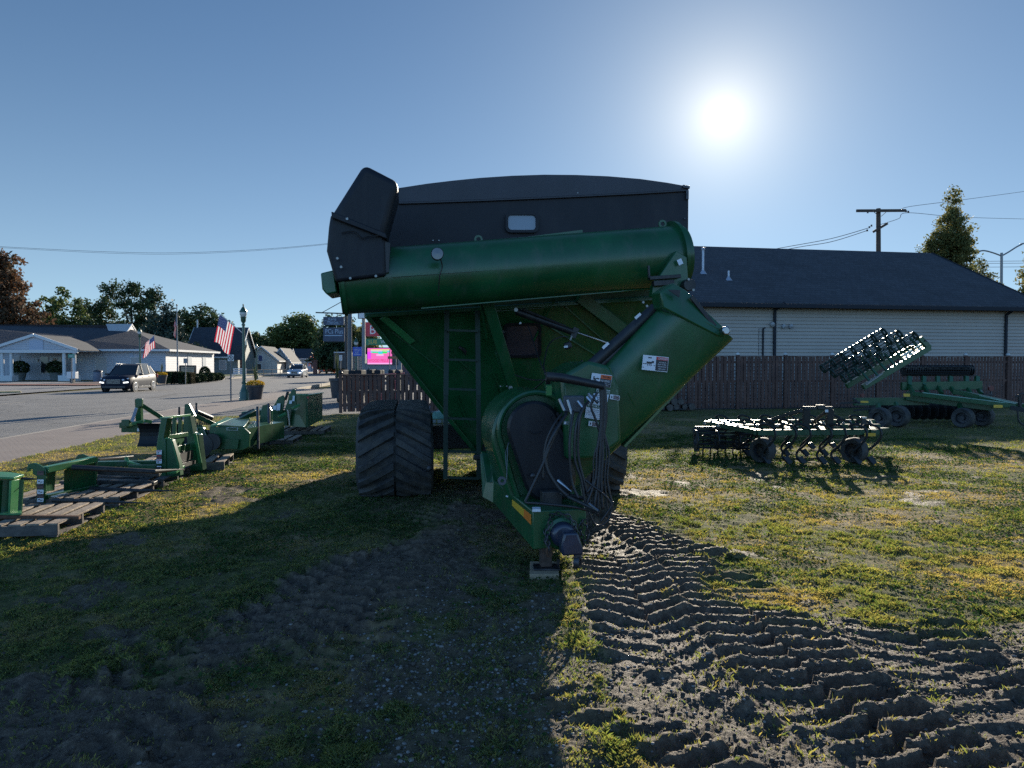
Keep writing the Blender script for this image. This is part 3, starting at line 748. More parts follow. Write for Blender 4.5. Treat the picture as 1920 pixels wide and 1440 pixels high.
sd_.prism([bL0, bR0, Vector((bR0.x, bR0.y, zt_)), Vector((bL0.x, bL0.y, zt_))], CF*0.04)
sd_.build("side_board", M_tarp, cart)
# tarp bow ends and latch at the top right corner
lt = MB(); lt.bar(WQ(1280, 349, 0.05), WQ(1293, 352, 0.05), 0.02, 0.03); lt.box(WQ(1288, 366, 0.03), (0.03, 0.05, 0.1)); lt.box(WQ(1284, 410, 0.03), (0.015, 0.02, 0.02))
lt.build("tarp_latch", M_dsteel, cart, bevel=0.003)
lt = MB()
for x, y in ((812, 451), (823, 451), (1083, 362)): lt.lathe(WQ(x, y, 0.03), [(0.007, -0.01), (0.007, 0.01)], axis=CF, n=8)
lt.build("rivet", M_zinc, cart)
# --- inspection windows
def window(x0, y0, x1, y1, off, glassm, fr=0.018):
    def rr(px, py, r, o):
        c = [WQ(px[0], py[0], o), WQ(px[1], py[0], o), WQ(px[1], py[1], o), WQ(px[0], py[1], o)]; out = []
        for i in range(4):
            p = c[i]; a = (c[i-1]-p).normalized(); b = (c[(i+1) % 4]-p).normalized()
            for k in range(5):
                t = k/4*math.pi/2; out.append(p + a*r*(1-math.sin(t)) + b*r*(1-math.cos(t)))
        return out
    f = MB(); O = rr((x0, x1), (y0, y1), 0.055, off); I = rr((x0+5, x1-5), (y0+5, y1-5), 0.04, off)
    n = len(O); ext = CF*0.035
    for i in range(n):
        j = (i+1) % n
        f.face([O[i]+ext, O[j]+ext, I[j]+ext, I[i]+ext]); f.face([O[i], O[j], O[j]+ext, O[i]+ext]); f.face([I[j], I[i], I[i]+ext, I[j]+ext])
    fo = f.build("window_frame", M_plastic, cart, smooth=True)
    gl = MB(); gl.face([p + CF*0.012 for p in rr((x0+3, x1-3), (y0+3, y1-3), 0.045, off)]); go = gl.build("pane", glassm, fo); go.matrix_parent_inverse = Matrix(); return fo
window(947, 399, 1009, 437, 0.03, mat("pale_window_pane", (0.14, 0.17, 0.21), 0.12, spec=0.8, var=0.1))
window(944, 606, 1014, 671, 0.03, mat("dull_window_pane", (0.060, 0.046, 0.052), 0.16, spec=0.6, var=0.15))
wb = MB()
for y in (622, 653): wb.box(WQ(944, y, 0.05), (0.03, 0.03, 0.03)); 
wb.bar(WQ(1013, 622, 0.06), WQ(1013, 655, 0.06), 0.02); wb.build("window_clamp", M_black, cart)
# --- folded upper auger
def ax_pt(px, py, off): return WQ(px, py, off, slope=False)
A = ax_pt(636, 531, 0.78); B = ax_pt(1276, 481, 0.55)
au = MB()
N_ = 24; pts = [A.lerp(B, k/N_) for k in range(N_+1)]
au.tube(pts, [0.295 + 0.022*k/N_ for k in range(N_+1)], 40)
auo = au.build("upper_auger", M_green, cart, smooth=True, cut=0.7)
ad_ = (B-A).normalized()
f = MB()
f.lathe(B-ad_*0.10, [(0.31, 0), (0.365, 0.0), (0.365, 0.035), (0.31, 0.035)], axis=ad_, n=36)
f.lathe(A+ad_*3.35*0+ad_*0.02, [(0.29, 0), (0.315, 0.0), (0.315, 0.03), (0.29, 0.03)], axis=ad_, n=36)
upv = ad_.cross(CF).normalized()
if upv.z < 0: upv = -upv
# top stiffener strip, lower lip rod and weld strip
f.bar(ax_pt(918, 459, 0.62), ax_pt(1092, 437, 0.58), 0.06, 0.035, up=CF)
f.bar(ax_pt(735, 519, 1.055), ax_pt(1235, 484, 0.85), 0.008, 0.02, up=CF)
f.tube([ax_pt(790, 578, 0.9), ax_pt(1222, 541, 0.65)], 0.008, 6)
f.build("auger_flange", M_green, auo, smooth=True)
f = MB()
for x, y in ((897, 449), (1242, 420)):
    c = ax_pt(x, y, 0.60); f.lathe(c, [(0.022, -0.008), (0.042, -0.008), (0.042, 0.008), (0.022, 0.008), (0.022, -0.008)], axis=CF, n=16, cap=False)
    f.prism([c+Vector((-0.05, 0, -0.10)), c+Vector((0.05, 0, -0.10)), c+Vector((0.03, 0, -0.03)), c+Vector((-0.03, 0, -0.03))], CF*0.012)
f.build("lifting_eye", M_green, auo)
# hinge bracketry at the right end
f = MB()
f.prism([ax_pt(1268, 470, 0.95), ax_pt(1288, 482, 0.95), ax_pt(1292, 545, 0.95), ax_pt(1240, 560, 0.95), ax_pt(1222, 556, 0.95), ax_pt(1225, 535, 0.95)], -CF*0.10)
f.build("hinge_plate", M_green, cart, bevel=0.008)
f = MB()
f.bar(ax_pt(1216, 498, 1.0), ax_pt(1217, 522, 1.0), 0.02, 0.03, up=CF); f.bar(ax_pt(1217, 522, 1.0), ax_pt(1275, 518, 1.0), 0.035, 0.06, up=CF); f.bar(ax_pt(1224, 532, 1.0), ax_pt(1262, 530, 1.0), 0.05, 0.07, up=CF)
f.lathe(ax_pt(1290, 535, 1.0), [(0.06, -0.05), (0.06, 0.05)], axis=CF, n=18); f.lathe(ax_pt(1245, 549, 1.02), [(0.02, 0), (0.02, 0.05)], axis=CF, n=8)
f.build("hinge_bracket", M_black, cart, bevel=0.004)
f = MB(); f.box(ax_pt(1275, 491, 1.0), (0.045, 0.01, 0.055), rot=Matrix.Rotation(R(-25), 3, 'Y')); f.build("hinge_decal", M_white, cart)
f = MB()
for x, y in ((1245, 549), (1290, 524), (1299, 544), (1205, 567), (1212, 574)): f.lathe(ax_pt(x, y, 1.06), [(0.013, 0), (0.013, 0.02)], axis=CF, n=6)
f.build("hinge_bolt", M_zinc, cart)
# --- black spout hood
def hood(poly, off, thick, name, m, bev=0.06):
    mb = MB(); mb.prism([ax_pt(x, y, off) for x, y in poly], -CF*thick); return mb.build(name, m, cart, bevel=bev, seg=4)
sp = hood([(682, 306), (748, 340), (745, 356), (728, 418), (721, 449), (619, 409), (625, 396)], 1.14, 0.62, "spout_hood", M_plastic)
hood([(620, 400), (722, 441), (724, 517), (629, 529), (612, 470), (616, 425)], 1.12, 0.66, "spout_skirt", M_plastic, 0.03)
f = MB(); f.prism([ax_pt(621, 396, 1.17), ax_pt(622, 408, 1.17), ax_pt(726, 448, 1.17), ax_pt(723, 437, 1.17)], -CF*0.7); f.build("hood_strap", M_plastic, cart, bevel=0.008)
f = MB()
for x, y in ((651, 411), (657, 522), (705, 518), (633, 485), (640, 501)): f.lathe(ax_pt(x, y, 1.16), [(0.012, 0), (0.012, 0.022)], axis=CF, n=8)
f.build("hood_bolt", M_zinc, cart)
f = MB(); f.prism([ax_pt(601, 512, 1.0), ax_pt(626, 506, 1.0), ax_pt(632, 548, 1.0), ax_pt(612, 552, 1.0), ax_pt(604, 542, 1.0)], -CF*0.45); f.build("spout_gate", M_green, cart, bevel=0.012)
f = MB(); f.tube(smooth_path([ax_pt(640, 437, 1.15), ax_pt(663, 434, 1.16), ax_pt(678, 446, 1.16), ax_pt(690, 444, 1.16), ax_pt(722, 440, 1.16)], 5), 0.006, 5); f.prism([ax_pt(716, 450, 1.1), ax_pt(732, 456, 1.1), ax_pt(729, 510, 1.1), ax_pt(722, 512, 1.1)], -CF*0.3); f.build("spout_linkage", M_black, cart)
# round work light on the auger, with lead
def rlight(px, py, off, r, lead):
    mb = MB(); c = ax_pt(px, py, off)
    mb.lathe(c, [(r*0.55, -0.09), (r*0.95, -0.05), (r, 0.0), (r*0.92, 0.012)], axis=CF, n=20)
    o = mb.build("work_light", M_black, cart, smooth=True, cut=0.5)
    m2 = MB(); m2.lathe(c, [(r*0.9, 0.012), (r*0.88, 0.016), (0.001, 0.018)], axis=CF, n=20); m2.build("lens", M_wglass, o)
    m3 = MB(); m3.tube(smooth_path([ax_pt(x, y, of) for x, y, of in lead], 6), 0.006, 5); m3.build("lead", M_hose, o)
rlight(820, 476, 1.19, 0.058, [(826, 486, 1.16), (829, 500, 1.12), (824, 520, 1.10), (822, 555, 1.02)])
f = MB(); f.box(ax_pt(1065, 648, 0.45), (0.08, 0.05, 0.075), rot=Matrix.Rotation(R(-20), 3, 'Y')); o = f.build("work_light", M_black, cart, bevel=0.02, seg=3)
f = MB(); f.box(ax_pt(1061, 650, 0.49), (0.04, 0.006, 0.02), rot=Matrix.Rotation(R(-5), 3, 'Y')); f.build("lens", M_white, o)
f = MB(); f.bar(ax_pt(1069, 638, 0.45), ax_pt(1072, 630, 0.45), 0.015); f.build("light_bracket", M_zinc, o)
# --- ladder
M_ladder = mat("dark_green_ladder_paint", (0.004, 0.022, 0.012), 0.65, var=0.3)
f = MB()
for x in (838, 895): f.bar(WQ(x, 583, 0.30), WQ(x+(-2 if x == 838 else 2), 742, 0.34, slope=False), 0.05, 0.035, up=CF); f.bar(WQ(x+(-2 if x == 838 else 2), 742, 0.34, slope=False), WQ(x+(-3 if x == 838 else 3), 898, 0.34, slope=False), 0.045, 0.035, up=CF)
f.build("ladder_rail", M_ladder, cart)
for y in (620, 675, 730, 785, 847, 896):
    f = MB(); f.bar(WQ(838, y-1, 0.31, slope=False), WQ(896, y+1, 0.31, slope=False), 0.05, 0.022, up=zv); f.build("rung", M_ladder, cart)
# glove hung up on the ladder and small clips
f = MB()
for a, b, w_ in (((860, 651), (866, 653), 0.03), ((866, 653), (873, 661), 0.035), ((872, 660), (873, 665), 0.015)): f.bar(WQ(*a, 0.02), WQ(*b, 0.02), w_, 0.03, up=CF)
f.build("wiper_bracket", M_black, cart, bevel=0.005)
# --- auger rest arm
f = MB()
f.bar(WQ(911, 556, 0.45), WQ(966, 738, 0.52), 0.115, 0.07, up=CF)
f.bar(WQ(901, 560, 0.42), WQ(912, 634, 0.40), 0.03, 0.05, up=CF)
f.bar(WQ(920, 556, 0.42), WQ(924, 600, 0.42), 0.03, 0.04, up=CF)
f.build("auger_rest", M_green, cart, bevel=0.006)
f = MB(); f.bar(WQ(931, 660, 0.46), WQ(958, 745, 0.50), 0.04, 0.05, up=CF); f.prism([WQ(940, 726, 0.5), WQ(960, 710, 0.5), WQ(985, 748, 0.5), WQ(950, 760, 0.5)], -CF*0.05)
f.build("rest_brace", M_green, cart, bevel=0.004)
f = MB()
for x, y, r in ((957, 727, 0.022), (960, 741, 0.016), (938, 724, 0.008), (942, 737, 0.008), (950, 724, 0.007), (967, 581, 0.02), (975, 606, 0.012)): f.lathe(WQ(x, y, 0.56), [(r, 0), (r, 0.02)], axis=CF, n=12)
f.build("rest_bolt", M_zinc, cart)
# --- fold cylinders
f = MB(); f.tube([WQ(968, 584, 0.42), WQ(1078, 624, 0.48)], 0.036, 14); f.box(WQ(1077, 624, 0.48), (0.06, 0.07, 0.11), rot=Matrix.Rotation(R(22), 3, 'Y')); f.tube([WQ(980, 580, 0.46), WQ(1060, 612, 0.48)], 0.014, 8)
fc_ = f.build("lift_cylinder", M_black, cart, smooth=True)
f = MB(); f.tube([WQ(1078, 622, 0.48), WQ(1160, 650, 0.55)], 0.013, 10); f.build("piston_rod", M_steel, fc_, smooth=True)
f = MB(); f.tube([ax_pt(1103, 690, 2.00), ax_pt(1228, 578, 1.96)], 0.047, 16); f.tube([ax_pt(1120, 690, 1.98), ax_pt(1236, 585, 1.94)], 0.035, 12); fc2 = f.build("fold_cylinder", M_black, cart, smooth=True)
f = MB(); f.tube([ax_pt(1228, 578, 1.96), ax_pt(1246, 560, 1.93)], 0.02, 10); f.build("piston_rod", M_steel, fc2, smooth=True)
f = MB()
for (a, b) in (((1130, 653), (1141, 643)), ((1191, 597), (1201, 588))): f.bar(ax_pt(*a, 2.08), ax_pt(*b, 2.08), 0.022, 0.004, up=CF)
f.build("cylinder_label", M_white, fc2)
f = MB(); f.bar(ax_pt(1083, 700, 1.98), ax_pt(1102, 682, 1.98), 0.06, 0.08, up=CF); f.lathe(ax_pt(1093, 687, 2.06), [(0.012, 0), (0.012, 0.02)], axis=CF, n=8); f.build("cylinder_lug", M_green, cart, bevel=0.01)
# --- lower auger housing
LO = 1.95
def lo(px, py, off=LO): return WQ(px, py, off, slope=False)
a0 = lo(1040, 852, 1.72); a1 = lo(1293, 612, LO)
f = MB(); d_ = (a1-a0)
pts = [a0 + d_*t for t in np.linspace(-0.04, 1.0, 20)]
f.tube(pts, 0.305, 36)
axd = d_.normalized(); pvd = axd.cross(CF).normalized()
for i_, v_ in enumerate(f.v):                    # flat faced housing with rounded corners
    v_ = Vector(v_); t_ = (v_-a0).dot(axd); c_ = a0+axd*t_; r_ = v_-c_; x_, y_ = r_.dot(CF)/0.305, r_.dot(pvd)/0.305; n2_ = axd.dot(CF)
    sg = lambda k_: math.copysign(abs(k_)**0.55, k_)
    f.v[i_] = tuple(c_ + (CF-axd*n2_).normalized()*sg(x_)*0.305*0.82 + pvd*sg(y_)*0.305)
mq = lo(1243, 577, LO); mn = (lo(1357, 638, LO)-mq).cross(CF).normalized(); axd = d_.normalized()
for i_ in range(len(f.v)-36, len(f.v)):          # mitred outer end
    v_ = Vector(f.v[i_]); f.v[i_] = tuple(v_ + axd*((mq-v_).dot(mn)/axd.dot(mn)))
lau = f.build("lower_auger", M_green, cart, smooth=True, cut=0.7)
f = MB(); f.bar(lo(1168, 836, LO-0.02), lo(1352, 644, LO-0.02), 0.02, 0.10, up=CF); f.build("auger_lit_edge", mat("lit_green_edge", (0.08, 0.14, 0.05), 0.5, var=0.3), lau)  # paler yellow-green strip: sunlight on the lower edge put into the colour
f = MB(); f.bar(lo(1143, 688, LO+0.335), lo(1158, 730, LO+0.33), 0.008, 0.006, up=CF); f.bar(lo(1176, 735, LO+0.31), lo(1190, 762, LO+0.26), 0.008, 0.006, up=CF); f.build("weld_line", M_green, lau)
# bulkhead where the lower auger meets the sump, carrying decals
f = MB(); f.prism([lo(1052, 706, 2.2), lo(1103, 676, 2.2), lo(1143, 686, 2.2), lo(1162, 725, 2.2), lo(1166, 828, 2.2), lo(1120, 862, 2.2), lo(1062, 862, 2.2)], -CF*0.8); f.build("auger_sump", M_green, cart, bevel=0.03, seg=3)
# mitred hinge flange
f = MB()
poly = [lo(1238, 547, LO+0.265), lo(1262, 530, LO+0.20), lo(1288, 545, LO+0.18), lo(1316, 575, LO+0.2), lo(1363, 619, LO+0.265), lo(1360, 632, LO+0.265), lo(1345, 630, LO+0.265), lo(1243, 577, LO+0.265)]
f.prism(poly, -CF*0.22); f.build("hinge_flange", M_green, cart, bevel=0.012)
f = MB(); f.prism([lo(1340, 628, LO+0.15), lo(1364, 625, LO+0.15), lo(1366, 637, LO+0.15), lo(1340, 641, LO+0.15)], -CF*0.3); f.bar(lo(1296, 556, LO+0.24), lo(1340, 612, LO+0.24), 0.035, 0.02, up=CF); f.prism([lo(1251, 543, LO+0.275), lo(1276, 544, LO+0.275), lo(1273, 558, LO+0.275)], CF*0.006); f.build("flange_latch", M_black, cart, bevel=0.003)
f = MB(); f.lathe(lo(1357, 620, LO+0.265), [(0.034, 0), (0.034, 0.05), (0.026, 0.055), (0.026, 0.05)], axis=CF, n=22); f.build("hinge_pin", M_steel, cart, smooth=True)
# --- drive housing and black belt guard
def hull2(c1, r1, c2, r2, n=22):
    """outline of two circles (pixel space) joined by tangents, as pixels"""
    import itertools
    pts = []
    for (cx, cy), r in ((c1, r1), (c2, r2)):
        for k in range(n*2): a = 2*math.pi*k/(n*2); pts.append((cx+r*math.cos(a), cy+r*math.sin(a)))
    pts = sorted(pts); 
    def half(ps):
        h = []
        for p in ps:
            while len(h) >= 2 and (h[-1][0]-h[-2][0])*(p[1]-h[-2][1])-(h[-1][1]-h[-2][1])*(p[0]-h[-2][0]) <= 0: h.pop()
            h.append(p)
        return h[:-1]
    return half(pts) + half(pts[::-1])
f = MB(); f.prism([lo(x, y, 1.850) for x, y in hull2((1012, 822), 90, (1010, 905), 62)], -CF*0.95); f.build("gear_housing", M_green, cart, bevel=0.02)
f = MB()
o1 = hull2((1006, 806), 70, (1020, 905), 55); 
ring = [lo(x, y, 1.920) for x, y in o1]
f.tube(ring + [ring[0]], 0.022, 8); f.build("housing_rim", M_green, cart, smooth=True)
f = MB()
for k, (shr, off) in enumerate(((0, 1.880), (0, 2.060), (5, 2.130), (14, 2.160))):
    pass
layers = [[lo(x, y, off) for x, y in hull2((1002, 803), 52-shr, (1030, 893), 50-shr)] for shr, off in ((0, 1.860), (0, 2.050), (2, 2.090), (6, 2.120))]
m_ = min(len(l) for l in layers)
def resample(l, n=60):
    d = [0]; 
    for i in range(len(l)): d.append(d[-1] + (l[(i+1) % len(l)]-l[i]).length)
    out = []
    for k in range(n):
        t = d[-1]*k/n; i = max(j for j in range(len(l)) if d[j] <= t); out.append(l[i].lerp(l[(i+1) % len(l)], (t-d[i])/max(1e-9, d[i+1]-d[i])))
    # start at the topmost point so that layers line up
    s = max(range(n), key=lambda i: out[i].z); return out[s:]+out[:s]
rl = [resample(l) for l in layers]
for a, b in zip(rl, rl[1:]):
    for i in range(60): f.face([a[i], a[(i+1) % 60], b[(i+1) % 60], b[i]])
f.face(rl[-1]); f.face(rl[0][::-1])
bg_ = f.build("belt_guard", M_plastic, cart, smooth=True, cut=0.5)
f = MB()
f.tube([lo(1004+11*math.cos(a), 805+8*math.sin(a), 2.125) for a in np.linspace(0.3, 2.8, 9)], 0.005, 6)
f.bar(lo(1036, 780, 2.130), lo(1078, 860, 2.130), 0.02, 0.02, up=CF); f.bar(lo(1044, 774, 2.130), lo(1086, 852, 2.130), 0.02, 0.02, up=CF)
f.build("guard_rib", M_plastic, bg_)
f = MB(); f.lathe(lo(1069, 853, 2.150), [(0.012, 0), (0.024, 0), (0.024, 0.02), (0.012, 0.02)], axis=CF, n=8, cap=False); f.lathe(lo(999, 892, 2.160), [(0.02, 0), (0.02, 0.012), (0.005, 0.02)], axis=CF, n=10); f.build("guard_nut", M_dsteel, bg_)
f = MB(); f.lathe(lo(941, 901, 2.05), [(0.015, 0), (0.034, 0), (0.034, 0.02), (0.015, 0.02)], axis=CF, n=18, cap=False); f.build("tie_ring", mat("dusty_grey_rubber", (0.09, 0.09, 0.1), 0.7), cart)
# --- valve block and hose holder
f = MB(); f.box(lo(1075, 757, 2.20), (0.16, 0.10, 0.13)); f.build("valve_block", mat("grey_valve_casting", (0.07, 0.08, 0.095), 0.45, metal=0.4, var=0.3), cart, bevel=0.01)
f = MB()
for x0, y0, x1, y1 in ((1048, 748, 1058, 770), (1064, 750, 1072, 776), (1083, 752, 1092, 764), (1103, 738, 1112, 748), (1114, 738, 1120, 750), (1108, 742, 1122, 756), (1100, 744, 1108, 754)): f.tube([lo(x0, y0, 2.34), lo(x1, y1, 2.36)], 0.013, 8)
f.build("hose_coupler", M_steel, cart, smooth=True)
f = MB(); f.tube([lo(1024, 706, 2.45), lo(1052, 708, 2.45), lo(1132, 724, 2.48)], [0.034, 0.034, 0.028], 16); f.tube([lo(1027, 706, 2.45), lo(1029, 738, 2.3)], 0.018, 8); hh = f.build("hose_holder", M_black, cart, smooth=True)
f = MB(); f.bar(lo(1029, 722, 2.44), lo(1029, 740, 2.42), 0.04, 0.03, up=CF); f.build("holder_bracket", M_green2, hh)
HZP = []
def hose(pts, r=0.011, m=M_hose):
    mb = MB(); mb.tube(smooth_path([lo(x, y, o+0.55*max(0, min(1, (2.5-o)/0.6))) for x, y, o in pts], 7), r*0.93, 8); return mb.build("hydraulic_hose", m, cart, smooth=True, cut=3)
random.seed(3)
hose([(1075, 770, 1.85), (1068, 830, 1.95), (1072, 900, 2.05), (1085, 935, 2.3)])
hose([(1092, 765, 1.85), (1080, 800, 1.95), (1078, 860, 2.0), (1090, 900, 2.1), (1098, 950, 2.2)], 0.012)
hose([(1104, 752, 1.85), (1088, 780, 1.98), (1084, 850, 2.0), (1096, 905, 2.1), (1108, 948, 2.2)], 0.011)
for k in range(7):
    x = 1124+k*1.6; e_ = [(1098, 950), (1112, 962), (1130, 955), (1148, 945), (1140, 960), (1120, 968), (1104, 940)][k]
    mid = [1116, 1122, 1128, 1139, 1134, 1124, 1112][k]
    hose([(x, 722, 1.98), (x+3, 745, 2.02), (x+2, 800, 2.06), (mid+3, 850, 2.12), (mid, 900, 2.2), (e_[0], e_[1], 2.3)], [0.012, 0.014, 0.012, 0.009, 0.008, 0.011, 0.007][k])
hose([(1120, 736, 1.9), (1108, 760, 1.92), (1118, 790, 1.95), (1128, 830, 2.0), (1126, 880, 2.1), (1100, 925, 2.3)], 0.010)
hose([(1062, 776, 1.8), (1040, 810, 1.9), (1024, 850, 2.0), (1026, 880, 2.1), (1045, 912, 2.3), (1064, 930, 2.5)], 0.016)
hose([(1062, 772, 1.8), (1034, 830, 1.95), (1020, 866, 2.1), (990, 930, 2.4), (987, 942, 2.5), (1010, 944, 2.6), (1070, 950, 2.6), (1098, 956, 2.55)], 0.011)
hose([(1055, 774, 1.8), (1036, 800, 1.9), (1022, 840, 2.0), (1018, 900, 2.1)], 0.009)
hose([(1098, 900, 2.1), (1110, 910, 2.3), (1130, 925, 2.4), (1146, 945, 2.4), (1138, 962, 2.4), (1126, 978, 2.4)], 0.010)
hose([(1150, 940, 2.3), (1140, 975, 2.4), (1118, 985, 2.4), (1104, 960, 2.4)], 0.008)
hose([(950, 880, 1.6), (948, 850, 1.45), (955, 830, 1.4), (952, 838, 1.5), (950, 900, 1.6)], 0.003, mat("grey_wire", (0.12, 0.13, 0.14), 0.5))
# thin leads on the tank front
for pts in ([(1022, 702, 1.9), (1020, 680, 1.2), (1030, 645, 0.6), (1050, 632, 0.45), (1066, 632, 0.45)], [(1024, 702, 1.9), (1010, 672, 1.0), (1000, 640, 0.6), (990, 610, 0.4)],
            [(1024, 710, 1.9), (1000, 730, 1.4), (965, 745, 1.2), (940, 770, 1.1), (925, 800, 1.1)], [(1040, 704, 1.92), (1065, 694, 1.7), (1092, 676, 1.55)], [(1024, 712, 1.9), (995, 712, 1.2), (965, 703, 0.6)], [(1050, 710, 1.95), (1050, 750, 1.9), (1058, 790, 1.85)]):
    mb = MB(); mb.tube(smooth_path([lo(x, y, o) for x, y, o in pts], 7), 0.0065, 6); mb.build("wiring_lead", M_hose, cart, smooth=True, cut=3)
# --- hitch spear handle with bright end lying over the tongue
f = MB(); f.tube([P(1052, 925, 5.35), P(1126, 960, 5.05)], 0.014, 8); f.build("draft_rod", M_black, cart); 
f = MB(); f.tube([P(1047, 901, 5.4), P(1072, 922, 5.3)], [0.016, 0.005], 8); f.tube([P(1104, 944, 5.1), P(1122, 958, 5.05)], 0.008, 6); f.build("rod_tip", M_steel, cart, smooth=True)
# --- tongue
f = MB()
tz1 = P(998, 957, 5.20).z; tz0 = P(1005, 1029, 5.20).z
fl_ = P(998, 957, 5.20); fr_ = P(1098, 955, 5.26); rl_ = P(925, 905, 6.55)
rear_r = fr_ - CF*1.45 + CR*0.30
def vert(p, z): return Vector((p.x, p.y, z))
zr0 = tz0 + 0.07
# hollow box beams left and right, 10 mm plate look from bevels
def beam(a, b, inward, wd, z0a, z1a, z0b, z1b, name):
    mb = MB(); a_, b_ = Vector(a), Vector(b); i = inward*wd
    mb.add([vert(a_, z0a), vert(a_+i, z0a), vert(a_+i, z1a), vert(a_, z1a), vert(b_, z0b), vert(b_+i, z0b), vert(b_+i, z1b), vert(b_, z1b)],
           [(0, 1, 2, 3), (7, 6, 5, 4), (0, 3, 7, 4), (1, 5, 6, 2), (3, 2, 6, 7), (0, 4, 5, 1)])
    return mb.build(name, M_green, cart, bevel=0.012, seg=3)
beam(fl_, rl_, CR, 0.11, tz0, tz1, zr0, tz1, "tongue_beam")
beam(fr_, rear_r, -CR, 0.11, tz0, tz1, zr0, tz1, "tongue_beam")
f = MB(); f.prism([vert(fl_, tz0), vert(fr_, tz0+0.02), vert(fr_, tz1), vert(fl_, tz1)], CF*0.02); f.build("tongue_face_plate", M_green, cart, bevel=0.006)
f = MB(); f.prism([vert(fl_+CR*0.05, tz1-0.012), vert(fr_-CR*0.05, tz1-0.012), vert(rear_r-CR*0.1, tz1-0.012), vert(rl_+CR*0.1, tz1-0.012)], zv*0.01); f.build("tongue_top_plate", M_green, cart)
# rear drop of the frame
pl = P(908, 848, 6.75); 
f = MB(); f.prism([vert(rl_-CR*0.0, tz1-0.02), vert(rl_, zr0), vert(pl+CF*0.0-CR*0.02, zr0+0.02), P(902, 850, 6.85), P(918, 850, 6.85)], CR*0.14); f.prism([P(903, 848, 6.85), P(930, 850, 6.85), P(940, 905, 6.62), P(912, 905, 6.62)], -CF*0.12)
f.build("frame_upright", M_green, cart, bevel=0.01)
f = MB(); f.prism([P(918, 905, 6.6), P(934, 900, 6.6), P(938, 850, 6.75), P(925, 845, 6.75)], CR*0.03); f.build("frame_gusset", M_green, cart)
# main frame rails running back under the tank
f = MB()
for s in (-0.33, 0.36):
    c0 = CO + CF*1.15 + CR*s; f.bar(Vector((c0.x, c0.y, 0.52)), Vector((c0.x, c0.y, 0.52)) - CF*5.4, 0.14, 0.24)
cx_ = CO + CF*(-1.9) ; f.bar(Vector((cx_.x, cx_.y, 0.62))-CR*1.15, Vector((cx_.x, cx_.y, 0.62))+CR*1.15, 0.30, 0.30)
c3 = CO + CF*0.55; f.bar(Vector((c3.x, c3.y, 0.66))-CR*0.62, Vector((c3.x, c3.y, 0.66))+CR*0.7, 0.06, 0.05)
f.build("main_frame", M_black, cart, bevel=0.01)
# decals on the beam: yellow strip with orange end
sdv = (fl_-rl_).normalized(); nrm = sdv.cross(zv).normalized()
if nrm.dot(Vector((0, 0, 1.6))-fl_) < 0: nrm = -nrm
def onbeam(t, z): p = fl_ - sdv*t; return vert(p, z) + nrm*0.003
zt1 = tz1-0.035
f = MB(); f.prism([onbeam(0.02, zt1), onbeam(0.62, zt1-0.0), onbeam(0.62, zt1-0.05), onbeam(0.02, zt1-0.075)], nrm*0.002, 0); f.prism([onbeam(0.02, zt1+0.0)+nrm*0.002, onbeam(0.22, zt1)+nrm*0.002, onbeam(0.24, zt1-0.066)+nrm*0.002, onbeam(0.02, zt1-0.075)+nrm*0.002], nrm*0.001, 1)
f.build("reflector_strip", [M_yellow, M_oref], cart)
f = MB(); f.box(fl_+CR*0.03+CF*0.005+zv*0.008, (0.06, 0.08, 0.02)); f.box(P(957, 930, 5.9), (0.07, 0.035, 0.01), rz=R(30)); f.build("beam_tag", M_white, cart)
# jack
jb = P(1023, 1082, 5.36); jb.z = 0.05
f = MB(); f.bar(vert(jb, 0.06), vert(jb, 0.48), 0.085, 0.085, up=CF); f.build("jack_leg", mat("worn_brown_jack", (0.055, 0.035, 0.028), 0.6, var=0.4, scale=15), cart, bevel=0.006)
f = MB(); f.box((jb.x+0.005, jb.y-0.01, 0.052), (0.20, 0.15, 0.014)); f.build("jack_foot", M_dsteel, cart, bevel=0.003)
f = MB(); f.box((jb.x+0.10, jb.y+0.05, 0.075), (0.02, 0.03, 0.05)); f.build("jack_pin", M_black, cart)
f = MB(); f.bar(vert(P(1033, 930, 5.45), 0.50), vert(P(1033, 930, 5.45), 0.62), 0.15, 0.12, up=CF); f.build("jack_head", M_black, cart, bevel=0.006)
# hitch casting, collar, clevis
hc = P(1052, 998, 5.19)
f = MB(); f.lathe(hc, [(0.118, -0.02), (0.118, 0.05), (0.095, 0.06), (0.095, 0.05)], axis=CF, n=28); f.build("hitch_collar", M_green, cart, smooth=True, cut=0.5)
f = MB(); f.lathe(hc, [(0.092, 0.0), (0.092, 0.09), (0.075, 0.12)], axis=CF, n=24)
c2 = hc+CF*0.10+CR*0.03-zv*0.02
f.prism([c2+zv*0.065-CR*0.05, c2+zv*0.065+CR*0.045, c2+CR*0.085-zv*0.045, c2+CR*0.085-zv*0.095, c2-CR*0.065-zv*0.095, c2-CR*0.075-zv*0.02], CF*0.12)
f.build("hitch_casting", mat("blue_black_casting", (0.018, 0.024, 0.045), 0.35, var=0.3, scale=10, coat=0.3), cart, bevel=0.014, seg=3)
c3 = c2+CF*0.09+CR*0.05-zv*0.15
f = MB(); f.lathe(c3, [(0.022, -0.02), (0.045, -0.02), (0.045, 0.02), (0.022, 0.02), (0.022, -0.02)], axis=CR*0.9+CF*0.5, n=20, cap=False); f.bar(c3+zv*0.035, c3+zv*0.09, 0.05, 0.045, up=CF); f.build("hitch_eye", M_dsteel, cart, smooth=True, cut=0.6)
